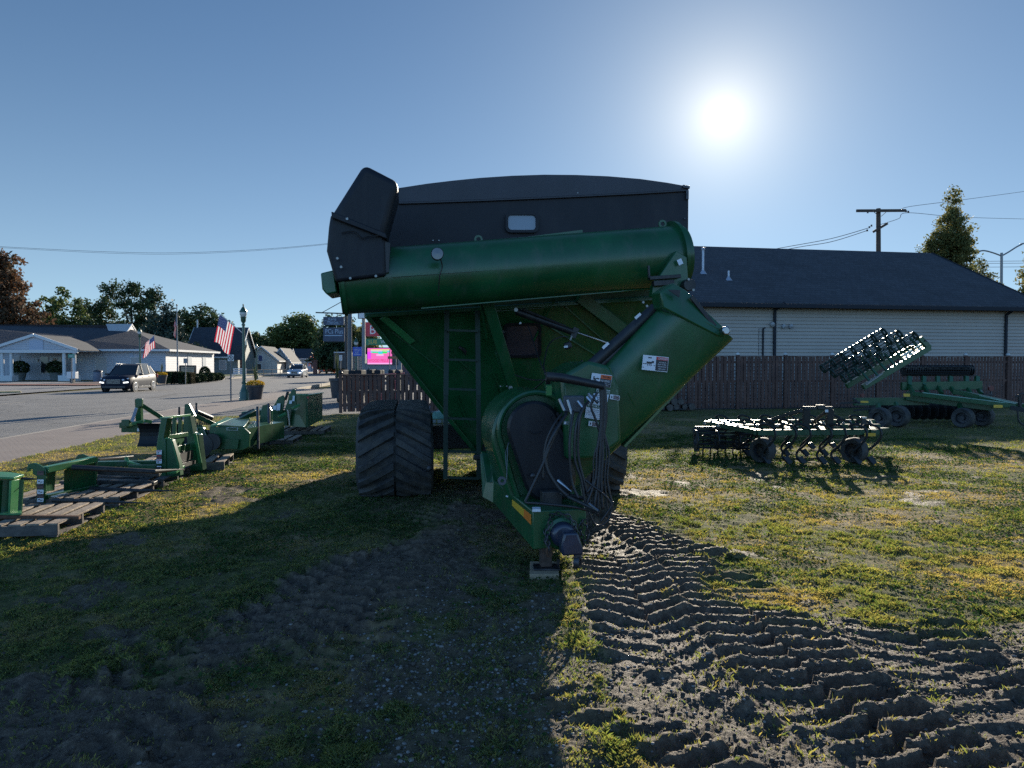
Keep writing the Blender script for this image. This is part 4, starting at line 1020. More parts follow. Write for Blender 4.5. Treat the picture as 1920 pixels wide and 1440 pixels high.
# safety chain draped over the collar
def chain(pts, name="safety_chain", r=0.008, step=0.034, par=None):
    path = smooth_path(pts, 12); acc = 0; mb = MB(); last = path[0]; k = 0
    for p in path[1:]:
        if (p-last).length >= step:
            d = (p-last).normalized(); c = (p+last)/2; s = d.cross(CF).normalized() if k % 2 else CF
            link = [c + d*(step*0.72*math.cos(a)) + s*(0.016*math.sin(a)) for a in np.linspace(0, 2*math.pi, 11)]
            mb.tube(link, r*0.62, 5, cap=False); last = p; k += 1
    return mb.build(name, M_dsteel, par or cart, smooth=True)
chain([P(1028, 1030, 5.10), P(1024, 1010, 5.12), P(1024, 985, 5.2), P(1032, 968, 5.2), P(1050, 963, 5.12), P(1068, 970, 5.12), P(1078, 985, 5.12), P(1083, 1005, 5.12)])
chain([P(1030, 1034, 5.08), P(1026, 1005, 5.10), P(1030, 985, 5.11), P(1035, 972, 5.11)])
chain([P(1092, 975, 5.2), P(1088, 990, 5.2), P(1092, 1012, 5.2), P(1098, 1025, 5.2), P(1102, 1000, 5.2), P(1098, 978, 5.2), P(1092, 975, 5.2)])
f = MB(); f.tube([P(1030+5*math.cos(a), 1035+9*math.sin(a), 5.08) for a in np.linspace(0, 5.3, 12)], 0.008, 6); f.build("chain_hook", M_rust, cart, smooth=True)
# drive shaft over the tongue
f = MB(); f.tube([P(1035, 945, 5.4), P(1028, 935, 6.2), P(1022, 905, 6.6)], [0.05, 0.055, 0.07], 14); f.tube([P(1068, 929, 5.45), P(1096, 935, 5.5)], 0.016, 8); f.build("drive_shaft", M_plastic, cart, smooth=True)
# --- decals
DM = [M_white, M_dblack, M_dred, M_dor, M_dbrown, M_green]
f = MB()
decal(f, lo(1206, 665, LO+0.275), lo(1254, 670, LO+0.275), lo(1203, 693, LO+0.275),
      rects=[(0.52, 0.04, 0.985, 0.25, 2), (0.52, 0.25, 0.985, 0.96, 1), (0.16, 0.42, 0.36, 0.56, 1), (0.36, 0.36, 0.44, 0.5, 1), (0.02, 0.55, 0.16, 0.60, 1), (0.20, 0.58, 0.23, 0.70, 1), (0.27, 0.58, 0.30, 0.68, 1), (0.33, 0.58, 0.36, 0.70, 1), (0.20, 0.12, 0.34, 0.19, 1), (0.44, 0.62, 0.50, 0.66, 1), (0.02, 0.80, 0.08, 0.84, 1)],
      texts=[("DANGER", 0.60, 0.075, 0.14, 0, 0.37), ("STAY BACK", 0.63, 0.36, 0.08, 0, 0.28), ("FROM AUGER", 0.60, 0.50, 0.08, 0, 0.32), ("WHEN RUNNING", 0.60, 0.64, 0.08, 0, 0.34), ("KEEP CLEAR", 0.62, 0.80, 0.08, 0, 0.28)])
f.build("danger_decal", DM, cart)
f = MB()
decal(f, lo(1110, 699, LO+0.265), lo(1148, 704, LO+0.265), lo(1106, 722, LO+0.265),
      rects=[(0.45, 0.05, 0.985, 0.36, 3), (0.45, 0.36, 0.985, 0.99, 1), (0.10, 0.25, 0.16, 0.5, 1), (0.16, 0.4, 0.24, 0.65, 1), (0.22, 0.55, 0.30, 0.9, 1), (0.25, 0.35, 0.40, 0.45, 1)],
      texts=[("WARNING", 0.54, 0.12, 0.17, 1, 0.40), ("NO RIDERS", 0.49, 0.44, 0.17, 0, 0.45), ("FALLING CAN CAUSE", 0.5, 0.70, 0.07, 0, 0.44), ("SERIOUS INJURY", 0.5, 0.84, 0.07, 0, 0.42)])
f.build("warning_decal", DM, cart)
f = MB()
decal(f, lo(1119, 729, LO+0.27), lo(1144, 732, LO+0.27), lo(1112, 758, LO+0.27),
      rects=[(0.03, 0.03, 0.97, 0.27, 5)], texts=[("IMPORTANT", 0.08, 0.07, 0.15, 0, 0.84)] + [("Check tightness of bolts daily", 0.08, 0.36+0.13*k, 0.06, 1, 0.8) for k in range(4)])
f.build("upper_notice_decal", DM, cart)
f = MB()
decal(f, lo(1100, 755, LO+0.275), lo(1138, 761, LO+0.275), lo(1096, 783, LO+0.275),
      rects=[(0.03, 0.03, 0.97, 0.27, 5)], texts=[("IMPORTANT", 0.06, 0.06, 0.17, 0, 0.88), ("Unloading Procedure", 0.3, 0.34, 0.08, 1, 0.5), ("1. Engage drive at low speed", 0.06, 0.47, 0.07, 1, 0.8), ("2. Open flow gate slowly", 0.06, 0.59, 0.07, 1, 0.75), ("3. Close gate and run empty", 0.06, 0.71, 0.07, 1, 0.78), ("See operator manual", 0.25, 0.86, 0.07, 1, 0.55)])
f.build("lower_notice_decal", DM, cart)
for (x, y) in ((1144, 739), (1104, 789)):
    f = MB(); decal(f, lo(x, y, LO+0.275), lo(x+18, y+3, LO+0.275), lo(x-1, y+9, LO+0.275), rects=[(0.36, 0.1, 0.94, 0.9, 4), (0.14, 0.3, 0.24, 0.75, 1)], texts=[("CAUTION", 0.42, 0.2, 0.16, 0, 0.45), ("HOT OIL", 0.42, 0.55, 0.16, 0, 0.42)])
    f.build("small_decal", DM, cart)
f = MB(); decal(f, lo(1057, 789, 2.2), lo(1067, 790, 2.2), lo(1056, 796, 2.2), rects=[(0.1, 0.2, 0.5, 0.8, 5)]); decal(f, lo(1068, 765, 2.2), lo(1075, 765, 2.2), lo(1068, 798, 2.2), base=0); f.build("level_gauge", [mat("grey_green_tag", (0.10, 0.14, 0.13), 0.5), M_dblack, M_dred, M_dor, M_dbrown, M_white], cart)
# --- tracks
def track(center, label):
    """rubber track unit; local frame: y towards the hitch"""
    U = lambda s, z, t: center + CF*s + CR*t + zv*z     # s forward, t across
    Wd = 0.90; H = 0.98; hl = 1.50
    prof = []
    def arc(cs, cz, r, a0, a1, n):
        for k in range(n+1): a = a0+(a1-a0)*k/n; prof.append((cs+r*math.cos(a), cz+r*math.sin(a)))
    arc(hl-0.47, 0.49, 0.49, -math.pi/2, math.pi/2-0.12, 14)
    arc(-hl+0.47, 0.49, 0.49, math.pi/2+0.12, 3*math.pi/2, 14)
    # denser
    pf = []
    for i in range(len(prof)):
        a = prof[i]; b = prof[(i+1) % len(prof)]; L = math.hypot(b[0]-a[0], b[1]-a[1]); k = max(1, int(L/0.12))
        for j in range(k): pf.append((a[0]+(b[0]-a[0])*j/k, a[1]+(b[1]-a[1])*j/k))
    n = len(pf); mb = MB(); T = [(-0.5, -0.035), (-0.46, 0.0), (-0.2, 0.004), (0.0, 0.004), (0.2, 0.004), (0.46, 0.0), (0.5, -0.035)]
    nor = []
    for i in range(n):
        a = pf[i-1]; b = pf[(i+1) % n]; t = (b[0]-a[0], b[1]-a[1]); L = math.hypot(*t); nor.append((t[1]/L, -t[0]/L))
    V = []
    for i in range(n):
        for (t, dh) in T: V.append(U(pf[i][0]+nor[i][0]*dh, max(0.0, pf[i][1]+nor[i][1]*dh), t*Wd))
    for i in range(n):
        V.append(U(pf[i][0]-nor[i][0]*0.06, pf[i][1]-nor[i][1]*0.06, -0.5*Wd)); V.append(U(pf[i][0]-nor[i][0]*0.06, pf[i][1]-nor[i][1]*0.06, 0.5*Wd))
    K = len(T); fs = []
    for i in range(n):
        j = (i+1) % n
        for k in range(K-1): fs.append((i*K+k, i*K+k+1, j*K+k+1, j*K+k))
        fs.append((i*K, j*K, n*K+2*j, n*K+2*i)); fs.append((i*K+K-1, n*K+2*i+1, n*K+2*j+1, j*K+K-1)); fs.append((n*K+2*i, n*K+2*j, n*K+2*j+1, n*K+2*i+1))
    mb.add(V, fs)
    belt = mb.build("track_belt", M_rubber, cart, smooth=True, cut=0.7)
    # chevron lugs
    per = [0.0]
    for i in range(n): per.append(per[-1] + math.hypot(pf[(i+1) % n][0]-pf[i][0], pf[(i+1) % n][1]-pf[i][1]))
    def at(s):
        s %= per[-1]
        i = max(0, int(np.searchsorted(per, s, side='right'))-1); f_ = (s-per[i])/max(1e-9, per[i+1]-per[i]); j = (i+1) % n
        return (pf[i][0]+(pf[j][0]-pf[i][0])*f_, pf[i][1]+(pf[j][1]-pf[i][1])*f_, nor[i][0]*(1-f_)+nor[j][0]*f_, nor[i][1]*(1-f_)+nor[j][1]*f_)
    lg = MB(); NL = int(per[-1]/0.175); pit = per[-1]/NL
    for k in range(NL):
        for sgn in (-1, 1):
            s0 = k*pit + (pit*0.5 if sgn > 0 else 0); segs = 4; rows_ = []
            for m_ in range(segs+1):
                t = 0.015 + (0.47-0.015)*m_/segs
                sc_ = s0 - t*Wd*0.55     # arms swing back from the middle
                half = 0.036-0.008*m_/segs
                h_ = 0.068 if m_ < segs else 0.048
                r_ = []
                for ds, hh_ in ((-half*1.25, -0.004), (-half, h_), (half, h_), (half*1.25, -0.004)):
                    x, z, nx_, nz_ = at(sc_+ds); r_.append(U(x+nx_*hh_, max(0.003, z+nz_*hh_), sgn*t*Wd))
                rows_.append(r_)
            for a, b in zip(rows_, rows_[1:]):
                for q in range(3): lg.face([a[q], a[q+1], b[q+1], b[q]])
            lg.face(rows_[0][::-1]); lg.face(rows_[-1])
    lo_ = lg.build("tread_lugs", M_rubber, belt)
    # wheels
    for (cs, r, nm) in ((hl-0.47, 0.42, "idler_wheel"), (-hl+0.47, 0.42, "drive_wheel")):
        m2 = MB()
        for t in (-0.24, 0.24): m2.lathe(U(cs, 0.49, t), [(0.08, -0.10), (r*0.55, -0.08), (r-0.03, -0.12), (r, -0.12), (r, 0.12), (r-0.03, 0.12), (r*0.55, 0.08), (0.08, 0.10)], axis=CR, n=28)
        m2.build(nm, M_black, cart, smooth=True, cut=0.5)
    m2 = MB()
    for cs in (-0.5, 0.0, 0.5):
        for t in (-0.24, 0.24): m2.lathe(U(cs, 0.20, t), [(0.15, -0.1), (0.15, 0.1)], axis=CR, n=18)
    m2.build("roller_wheels", M_black, cart, smooth=True, cut=0.5)
    m2 = MB(); m2.bar(U(hl-0.5, 0.5, 0.0), U(-hl+0.5, 0.5, 0.0), 0.16, 0.20); m2.build("track_frame", M_black, cart)
TC = Vector((-1.575, 8.25+1.5*0.99+0.0, 0))
track(TC, "l"); track(TC + CR*2.36, "r")
# marker lamp stalk at the inner side of the left track
f = MB(); f.tube([P(806, 842, 8.6), P(805, 905, 8.5)], 0.012, 6); f.lathe(P(805, 878, 8.3), [(0.03, 0), (0.03, 0.03), (0.01, 0.04)], axis=CF, n=10); f.build("track_stay", M_dsteel, cart)
# plywood pad under the jack: a thing of its own
pp = PZ(1019, 1074, 0.03); f = MB(); f.box((jb.x-0.012, jb.y-0.0, 0.0225), (0.215, 0.34, 0.045), rz=R(-2)); o = f.build("jack_pad", M_ply, None, bevel=0.003); tag(o, "pale plywood block under the jack foot of the grain cart", "wood block")
# ------------------------------------------------------------ board fences
FS = 0.17
def fence_y(x): return 24.9 + FS*(x-7)
FD = Vector((1, FS, 0)).normalized(); FN = Vector((FS, -1, 0)).normalized()     # along, towards the yard
M_fence = mat("brown_stained_boards", (0.066, 0.032, 0.024), 0.8, c2=(0.12, 0.060, 0.044), scale=3, bump=0.2, bscale=40)
M_cap = mat("pale_post_cap", (0.45, 0.45, 0.43), 0.5, var=0.3)
def fence(name, label, x0, x1, h, pitch_post, first, caps, zg):
    root = thing(name, label, "fence", (x0, fence_y(x0), zg), 0)
    O = Vector((x0, fence_y(x0), zg)); L = (x1-x0)*math.hypot(1, FS); bw, gap = 0.138, 0.052
    posts = []; s = first
    while s < L+0.01: posts.append(s); s += pitch_post
    if first > 0.2: pass
    for s in posts:
        mb = MB(); c = O + FD*s + FN*0.0
        mb.bar(c, c+zv*(h+0.03), 0.11, 0.11, up=FN); po = mb.build("post", M_fence, root, bevel=0.004)
        if caps:
            m2 = MB(); m2.lathe(c+zv*(h+0.032), [(0.075, 0), (0.08, 0.02), (0.06, 0.045), (0.055, 0.07), (0.03, 0.085), (0.0, 0.09)], n=12); m2.build("post_cap", M_cap if caps == 1 else M_plastic, po, smooth=True)
    ed = [0.0]+[p for p in posts if 0.3 < p < L-0.3]+[L]
    for a, b in zip(ed, ed[1:]):
        mb = MB(); t = a+0.06; k = 0; pw = 0.136
        zs_ = (0.04, h*0.52, h-0.03) if h > 1.5 else (0.04, h*0.55, h-0.03)
        while t + pw < b-0.03:
            c = O + FD*(t+pw/2) + FN*(0.03+random.uniform(-.003, .003)); gp_ = 0.034+random.uniform(-.008, .008)
            mb.bar(c+zv*zs_[0], c+zv*(zs_[2]+random.uniform(-0.008, 0.008)), pw-gp_, 0.018, up=FN)
            # battens behind close every other gap, alternating above and below the middle rail
            c2 = O + FD*(t+pw) - FN*0.03; lo_ = k % 2
            mb.bar(c2+zv*(zs_[0] if lo_ else zs_[1]), c2+zv*(zs_[1] if lo_ else zs_[2]), 0.07, 0.016, up=FN)
            t += pw; k += 1
        mb.build("board_panel", M_fence, root)
        for z in (0.25, h*0.52, h-0.22) if h > 1.5 else (0.25, h*0.55, h-0.14):
            m2 = MB(); m2.bar(O+FD*(a+0.05)+zv*z, O+FD*(b-0.05)+zv*z, 0.04, 0.08); m2.build("rail", M_fence, root)
    m2 = MB(); m2.bar(O+zv*(h-0.01)+FN*0.0, O+FD*L+zv*(h-0.01), 0.13, 0.03); m2.build("cap_board", M_fence, root)
    return root
random.seed(11)
fence("low_fence", "low dark brown board fence behind the left rubber track", -5.5, 0.6, 1.24, 1.83, 0.0, 2, 0.0)
fence("tall_fence", "tall dark brown board fence in front of the long grey sided building", 0.75, 26.0, 1.88, 1.83, 0.0, 1, -0.02)
# firewood pile against the tall fence, beside the cart
for k, (px, d) in enumerate(((1222, 24.3), (1236, 24.35), (1250, 24.4))):
    pass
rt = thing("log_pile", "pile of cut logs lying against the tall fence beside the grain cart", "log pile", (5.0, 24.0, 0))
random.seed(2)
for row, (n, z) in enumerate(((9, 0.11), (7, 0.30), (5, 0.48), (3, 0.65))):
    for k in range(n):
        r = random.uniform(0.08, 0.12); c = Vector((4.15+row*0.13+k*0.24+random.uniform(-.03, .03), 23.95+random.uniform(-.06, .06), z+random.uniform(-.02, .02)))
        mb = MB(); mb.cyl(c, c+Vector((random.uniform(-.04, .04), 0.42, 0)), r, 10); mb.build("log", mat("log_bark", (0.05, 0.042, 0.035), 0.85, c2=(0.12, 0.10, 0.085), scale=9) if (row, k) == (0, 0) else bpy.data.materials["log_bark"], rt)
# ------------------------------------------------------------ long building on the right
HY = 27.3; BO = Vector((1.9, HY+FS*(1.9-8), -0.03)); BU = FD; BV = Vector((-FS, 1, 0)).normalized()   # along the front, and back into the lot
BL = 20.0; EV = 3.84; OV = 0.45; RD = 6.6; RH = 7.05
def siding(name, c, pitch=0.115, var=0.1):
    m = mat(name, c, 0.6, var=var, scale=1.5); t = m.node_tree; b = t.nodes['Principled BSDF']
    g = t.nodes.new('ShaderNodeNewGeometry'); s = t.nodes.new('ShaderNodeSeparateXYZ'); t.links.new(g.outputs['Position'], s.inputs[0])
    d = t.nodes.new('ShaderNodeMath'); d.operation = 'DIVIDE'; d.inputs[1].default_value = pitch; t.links.new(s.outputs['Z'], d.inputs[0])
    f = t.nodes.new('ShaderNodeMath'); f.operation = 'FRACT'; t.links.new(d.outputs[0], f.inputs[0])
    r = t.nodes.new('ShaderNodeValToRGB'); r.color_ramp.elements[0].position = 0.0; r.color_ramp.elements[0].color = (0.3, 0.3, 0.3, 1); r.color_ramp.elements[1].position = 0.22; r.color_ramp.elements[1].color = (1, 1, 1, 1)
    t.links.new(f.outputs[0], r.inputs[0])
    bp = t.nodes.new('ShaderNodeBump'); bp.inputs['Strength'].default_value = 1.0; bp.inputs['Distance'].default_value = 0.02; t.links.new(f.outputs[0], bp.inputs['Height']); bp.invert = True
    t.links.new(bp.outputs[0], b.inputs['Normal'])
    return m
def shingle(name, c, c2):
    m = mat(name, c, 0.85, c2=c2, scale=9, bump=0.6, bscale=30); t = m.node_tree; b = t.nodes['Principled BSDF']
    g = t.nodes.new('ShaderNodeNewGeometry'); s = t.nodes.new('ShaderNodeSeparateXYZ'); t.links.new(g.outputs['Position'], s.inputs[0])
    bt = t.nodes.new('ShaderNodeTexBrick'); bt.inputs['Scale'].default_value = 2.2; bt.inputs['Color1'].default_value = (*c, 1); bt.inputs['Color2'].default_value = (*c2, 1); bt.inputs['Mortar'].default_value = tuple(x*0.5 for x in c)+(1,)
    bt.inputs['Mortar Size'].default_value = 0.015; cb = t.nodes.new('ShaderNodeCombineXYZ'); t.links.new(s.outputs['X'], cb.inputs[0]); t.links.new(s.outputs['Z'], cb.inputs[1])
    t.links.new(cb.outputs[0], bt.inputs['Vector'])
    n = t.nodes.new('ShaderNodeTexNoise'); n.inputs['Scale'].default_value = 0.7; t.links.new(g.outputs['Position'], n.inputs['Vector'])
    x = t.nodes.new('ShaderNodeMix'); x.data_type = 'RGBA'; x.blend_type = 'MULTIPLY'; x.inputs['Factor'].default_value = 0.5; t.links.new(bt.outputs['Color'], x.inputs[6]); t.links.new(n.outputs['Fac'], x.inputs[7]); t.links.new(x.outputs[2], b.inputs['Base Color'])
    return m
M_side = siding("grey_vinyl_siding", (0.40, 0.385, 0.37))
M_shin = shingle("dark_shingles", (0.045, 0.048, 0.056), (0.065, 0.068, 0.078))
M_gut = mat("dark_gutter", (0.030, 0.032, 0.038), 0.8, spec=0.1)
def BP(u, v, z): return BO + BU*u + BV*v + zv*z
bld = thing("long_building", "long single storey building with pale grey siding and dark shingle roof behind the tall fence", "building", BO)
f = MB(); D2 = RD*2-OV*2
f.add([BP(0, 0, 0), BP(BL, 0, 0), BP(BL, D2, 0), BP(0, D2, 0), BP(0, 0, EV), BP(BL, 0, EV), BP(BL, D2, EV), BP(0, D2, EV)], [(0, 1, 5, 4), (1, 2, 6, 5), (2, 3, 7, 6), (3, 0, 4, 7)])
for u in (0, BL): f.face([BP(u, 0, EV), BP(u, D2, EV), BP(u, D2/2, EV+(RH-EV)*0.93)])
f.build("siding_wall", M_side, bld)
f = MB(); nl = 28; lh = EV/nl
for k in range(nl):
    z0, z1 = k*lh, (k+1)*lh
    f.face([BP(0, -0.048, z0), BP(BL, -0.048, z0), BP(BL, -0.006, z1), BP(0, -0.006, z1)]); f.face([BP(0, -0.004, z0-0.001), BP(BL, -0.004, z0-0.001), BP(BL, -0.048, z0), BP(0, -0.048, z0)])
f.build("lap_siding", mat("lap_siding_vinyl", (0.36, 0.315, 0.27), 0.6, var=0.06, scale=0.8), bld, fixn=False)
f = MB(); ov = 0.45
sl = (RH-EV)/(D2/2+OV)
A_ = [BP(-ov, -OV, EV-0.0), BP(BL+ov, -OV, EV), BP(BL+ov, D2/2, RH), BP(-ov, D2/2, RH)]
f.prism(A_, zv*0.10); A2 = [BP(-ov, D2+OV, EV), BP(BL+ov, D2+OV, EV), BP(BL+ov, D2/2+0.002, RH), BP(-ov, D2/2+0.002, RH)]; f.prism(A2, zv*0.10)
ro = f.build("roof", M_shin, bld)
f = MB(); f.bar(BP(-ov, -OV-0.07, EV-0.02), BP(BL+ov, -OV-0.07, EV-0.02), 0.13, 0.15); f.build("gutter", M_gut, bld, bevel=0.01)
f = MB(); f.face([BP(-ov, -OV, EV-0.03), BP(BL+ov, -OV, EV-0.03), BP(BL+ov, 0, EV-0.03), BP(-ov, 0, EV-0.03)]); f.build("soffit", M_gut, bld)
f = MB()
f.bar(BP(BL+ov-0.01, -OV, EV+0.03), BP(BL+ov-0.01, D2/2, RH+0.03), 0.04, 0.2); f.build("barge_board", M_gut, bld)
def on_wall(px, py, off=0.06):
    a = P(px, py, 1.0); n = -BV; o = BO - BV*off
    d = o.dot(n)/(a.x*n.x + n.y); return P(px, py, d)
for i, (px, y0, y1) in enumerate(((1453, 582, 668), (1887, 590, 668))):
    f = MB(); a = on_wall(px, y0, 0.08); b_ = Vector((a.x, a.y, 0.0)); g_ = a + zv*0.28 - BV*0.40 + BU*0.18
    f.bar(g_, a, 0.09, 0.09); f.bar(a, b_, 0.10, 0.08, up=BV); f.build("downspout", M_gut, bld, bevel=0.012)
f = MB(); a = on_wall(1431, 616, 0.06); f.tube([a - BV*0.12+zv*0.02, a, Vector((a.x, a.y, 0))], 0.035, 8); f.build("conduit", M_gut, bld)
f = MB(); a = on_wall(1423, 616, 0.04); f.tube([a, Vector((a.x, a.y, 0))], 0.008, 5); f.build("cable", M_gut, bld)
M_vent = mat("pale_vent_hood", (0.35, 0.35, 0.35), 0.5)
for px, py in ((1446, 608), (1467, 612), (1481, 612)):
    f = MB(); a = on_wall(px, py, 0.0); f.tube([a, a-BV*0.10-zv*0.0, a-BV*0.16-zv*0.06], [0.09, 0.09, 0.07], 10); f.build("wall_vent", M_vent, bld, smooth=True)
def on_roof(px, py):
    lo_, hi_ = 20.0, 45.0
    for _ in range(40):
        d = (lo_+hi_)/2; p = P(px, py, d); v = (p-BO).dot(BV); z = EV + (v+OV)*sl + 0.10
        if p.z-BO.z > z: lo_ = d
        else: hi_ = d
    return P(px, py, d)
for px, py, h, r in ((1318, 512, 0.95, 0.055), (1366, 524, 0.36, 0.045)):
    a = on_roof(px, py); f = MB(); f.cyl(a-zv*0.1, a+zv*h, r, 12); f.lathe(a, [(r+0.12, -0.06), (r+0.05, 0.04), (r, 0.12)], n=12)
    if h > 0.5: f.lathe(a+zv*h, [(r*1.4, 0), (r*1.6, 0.05), (r*1.2, 0.10), (0.01, 0.13)], n=12)
    f.build("roof_pipe", mat("galvanised_pipe", (0.35, 0.37, 0.42), 0.4, metal=0.5) if h > 0.5 else bpy.data.materials["galvanised_pipe"], bld, smooth=True)
# ------------------------------------------------------------ utility pole and wires
M_pole = mat("weathered_pole_wood", (0.060, 0.042, 0.032), 0.85, var=0.3, scale=6)
M_wire = mat("power_line", (0.05, 0.05, 0.055), 0.5)
pb = P(1648, 700, 45); pb.z = 0
up = thing("utility_pole", "wooden utility pole with wide crossarm rising behind the shingle roof", "utility pole", pb)
pt_ = P(1647, 391, 45)
f = MB(); f.tube([Vector((pb.x, pb.y, -0.3)), pt_], [0.17, 0.13], 12); f.build("pole", M_pole, up, smooth=True)
f = MB(); f.bar(P(1603, 396.5, 45)-Vector((0, .2, 0)), P(1695, 396, 45)-Vector((0, .2, 0)), 0.12, 0.16); f.build("crossarm", M_pole, up)
f = MB(); f.bar(P(1634, 436, 45)-Vector((0, .2, 0)), P(1661, 420, 45)-Vector((0, .2, 0)), 0.09, 0.14); f.bar(P(1636, 399, 45)-Vector((0, .2, 0)), P(1646, 407, 45)-Vector((0, .2, 0)), 0.03); f.bar(P(1658, 399, 45)-Vector((0, .2, 0)), P(1649, 407, 45)-Vector((0, .2, 0)), 0.03); f.build("brace", M_pole, up)
f = MB()
for px, py in ((1630, 426), (1634, 423), (1626, 432), (1703, 397), (1699, 396), (1627, 398)): f.lathe(P(px, py, 44.8), [(0.03, -0.06), (0.07, -0.05), (0.03, 0), (0.07, 0.02), (0.03, 0.06)], n=8)
f.build("insulators", M_dsteel, up)
def wire(label, pts, r=0.02, name="power_line"):
    mb = MB(); mb.tube(smooth_path(pts, 8), r, 5); o = mb.build(name, M_wire, smooth=True, cut=3); tag(o, label, "power line"); return o
wire("upper wire running right from the crossarm end past the tall tree", [P(1695, 396, 45), P(1702, 388, 48), P(1810, 374, 52), P(1935, 357, 60)], 0.016)
wire("lower wire running right from the utility pole behind the tall tree", [P(1651, 421, 45), P(1685, 410, 44.7), P(1703, 399, 45), P(1800, 407, 52), P(1935, 411, 60)], 0.016)
wire("upper wire dropping left from the utility pole to the roof ridge", [P(1630, 427, 45), P(1560, 447, 46), P(1480, 462, 47), P(1400, 476, 50)], 0.02)
wire("lower wire dropping left from the utility pole to the roof ridge", [P(1627, 432, 45), P(1560, 453, 46), P(1500, 463, 47), P(1420, 478, 50)], 0.02)
for py in (490, 494, 501): wire({490: "topmost of three level wires behind the twin arm street light", 494: "middle of three level wires behind the twin arm street light", 501: "lowest of three level wires behind the twin arm street light"}[py], [P(1800, py, 75), P(1880, py-0.3, 74), P(1960, py-1, 73)], 0.022)
wire("upper of two thin wires crossing the open sky left of the cart", [P(-60, 458, 42), P(30, 464, 42), P(200, 472, 43), P(330, 474, 44), P(480, 468, 45), P(620, 456, 46), P(760, 438, 47)], 0.010)
wire("lower of two thin wires crossing the open sky left of the cart", [P(-60, 460, 42), P(30, 466, 42), P(200, 474.5, 43), P(330, 476.5, 44), P(480, 470, 45), P(620, 457.5, 46), P(760, 440, 47)], 0.008)
# twin arm street light
M_galv = mat("galvanised_steel", (0.22, 0.22, 0.22), 0.5, metal=0.6)
b_ = P(1877, 690, 60); b_.z = 0
sl_ = thing("highway_light", "tall grey twin arm street light beyond the roof end", "street light", b_)
f = MB(); f.tube([b_, P(1878, 474, 60)], [0.13, 0.10], 10); f.build("pole", M_galv, sl_, smooth=True)
for pts, hd in (([(1878, 480), (1862, 474), (1846, 470), (1836, 471)], (1830, 471)), ([(1878, 480), (1892, 472), (1906, 463), (1916, 458)], (1922, 456))):
    f = MB(); f.tube(smooth_path([P(x, y, 60) for x, y in pts], 4), [0.06]*13, 8); f.build("arm", M_galv, sl_, smooth=True)
    f = MB(); f.box(P(hd[0], hd[1], 60), (0.65, 0.3, 0.12), rot=Matrix.Rotation(R(4 if hd[0] < 1870 else -12), 3, 'Y')); f.build("lamp_head", M_galv, sl_, bevel=0.03)

# ------------------------------------------------------------ trees
def tree(name, label, cat, base, h, blobs, lm, trunk_r=0.25, leaf=0.3, n=7000, seed=1, bark=None, group=None, branches=9, vis=1.0, trunk_top=0.55, inner=0.35):
    """blobs: ellipsoids (dx, dz_fraction, rx, rz_fraction) of the crown, dz and rz as fractions of h"""
    r = np.random.default_rng(seed); base = Vector(base)
    root = thing(name, label, cat, base, 0, group)
    mb = MB(); bark = bark or M_pole
    top = base + Vector((r.normal(0, .02)*h, 0, h*trunk_top))
    mid = base.lerp(top, 0.5)+Vector((r.normal(0, .015)*h, 0, 0))
    mb.tube(smooth_path([base-zv*0.3, base.lerp(mid, .5), mid, top], 4), list(np.linspace(trunk_r, trunk_r*0.4, 13)), 8)
    cents = []
    for (dx, dz, rx, rz) in blobs: cents.append((np.array([dx, 0, dz*h]), np.array([rx, rx*0.9, rz*h])))
    for k in range(branches):
        c, rad = cents[k % len(cents)]; t = r.uniform(0.35, 0.98); st = base.lerp(top, t)
        v = r.normal(0, 1, 3); v /= np.linalg.norm(v); en = base+Vector(c+v*rad*0.8); m = st.lerp(en, 0.5)+Vector((0, 0, 0.03*h))
        mb.tube([st, m, en], [trunk_r*0.4*(1-t*0.5), trunk_r*0.2, trunk_r*0.05], 5)
    mb.build("trunk", bark, root, smooth=True)
    vol = np.array([c[1][0]**2*c[1][2] for c in cents]); vol = vol**0.7; vol /= vol.sum()
    Cs = []
    # leaf clumps on twigs scattered through the crown
    nc = max(30, n//42)
    ii = r.choice(len(cents), nc, p=vol)
    d = r.normal(0, 1, (nc, 3)); d /= np.linalg.norm(d, axis=1)[:, None]
    rad = (inner + (1-inner)*r.random(nc)**0.55)
    rad *= 1 + 0.16*np.sin(d[:, 0]*5+seed)+0.12*np.sin(d[:, 2]*7+seed*2)
    cc = np.array([cents[i][0] for i in ii]) + d*rad[:, None]*np.array([cents[i][1] for i in ii])
    per = n//nc; cl = np.repeat(cc, per, 0); cs = np.repeat(r.uniform(1.0, 2.6, nc)*leaf, per)
    off = r.normal(0, 1, (len(cl), 3)); off /= np.linalg.norm(off, axis=1)[:, None]; off *= (r.random(len(cl))**0.5)[:, None]*cs[:, None]
    off[:, 2] *= 0.75
    p = cl+off; m = len(p)
    a = r.normal(0, 1, (m, 3)); a /= np.linalg.norm(a, axis=1)[:, None]; b = np.cross(a, r.normal(0, 1, (m, 3))); b /= np.linalg.norm(b, axis=1)[:, None]
    s = leaf*(0.45+0.6*r.random(m))*0.55
    V = np.stack([p-a*s[:, None], p-b*s[:, None]*0.55, p+a*s[:, None], p+b*s[:, None]*0.55], 1).reshape(-1, 3)
    o = mesh_arrays("crown", V, (np.arange(m)*4)[:, None]+np.arange(4)[None], lm); o.parent = root
    return root
L_red = leafmat("rusty_autumn_leaves", (0.054, 0.043, 0.025), (0.171, 0.085, 0.046), 0.35, 0.25, c3=(0.264, 0.139, 0.062))
L_grn = leafmat("late_summer_leaves", (0.046, 0.076, 0.026), (0.126, 0.157, 0.046), 0.4, 0.3, c3=(0.251, 0.231, 0.073))
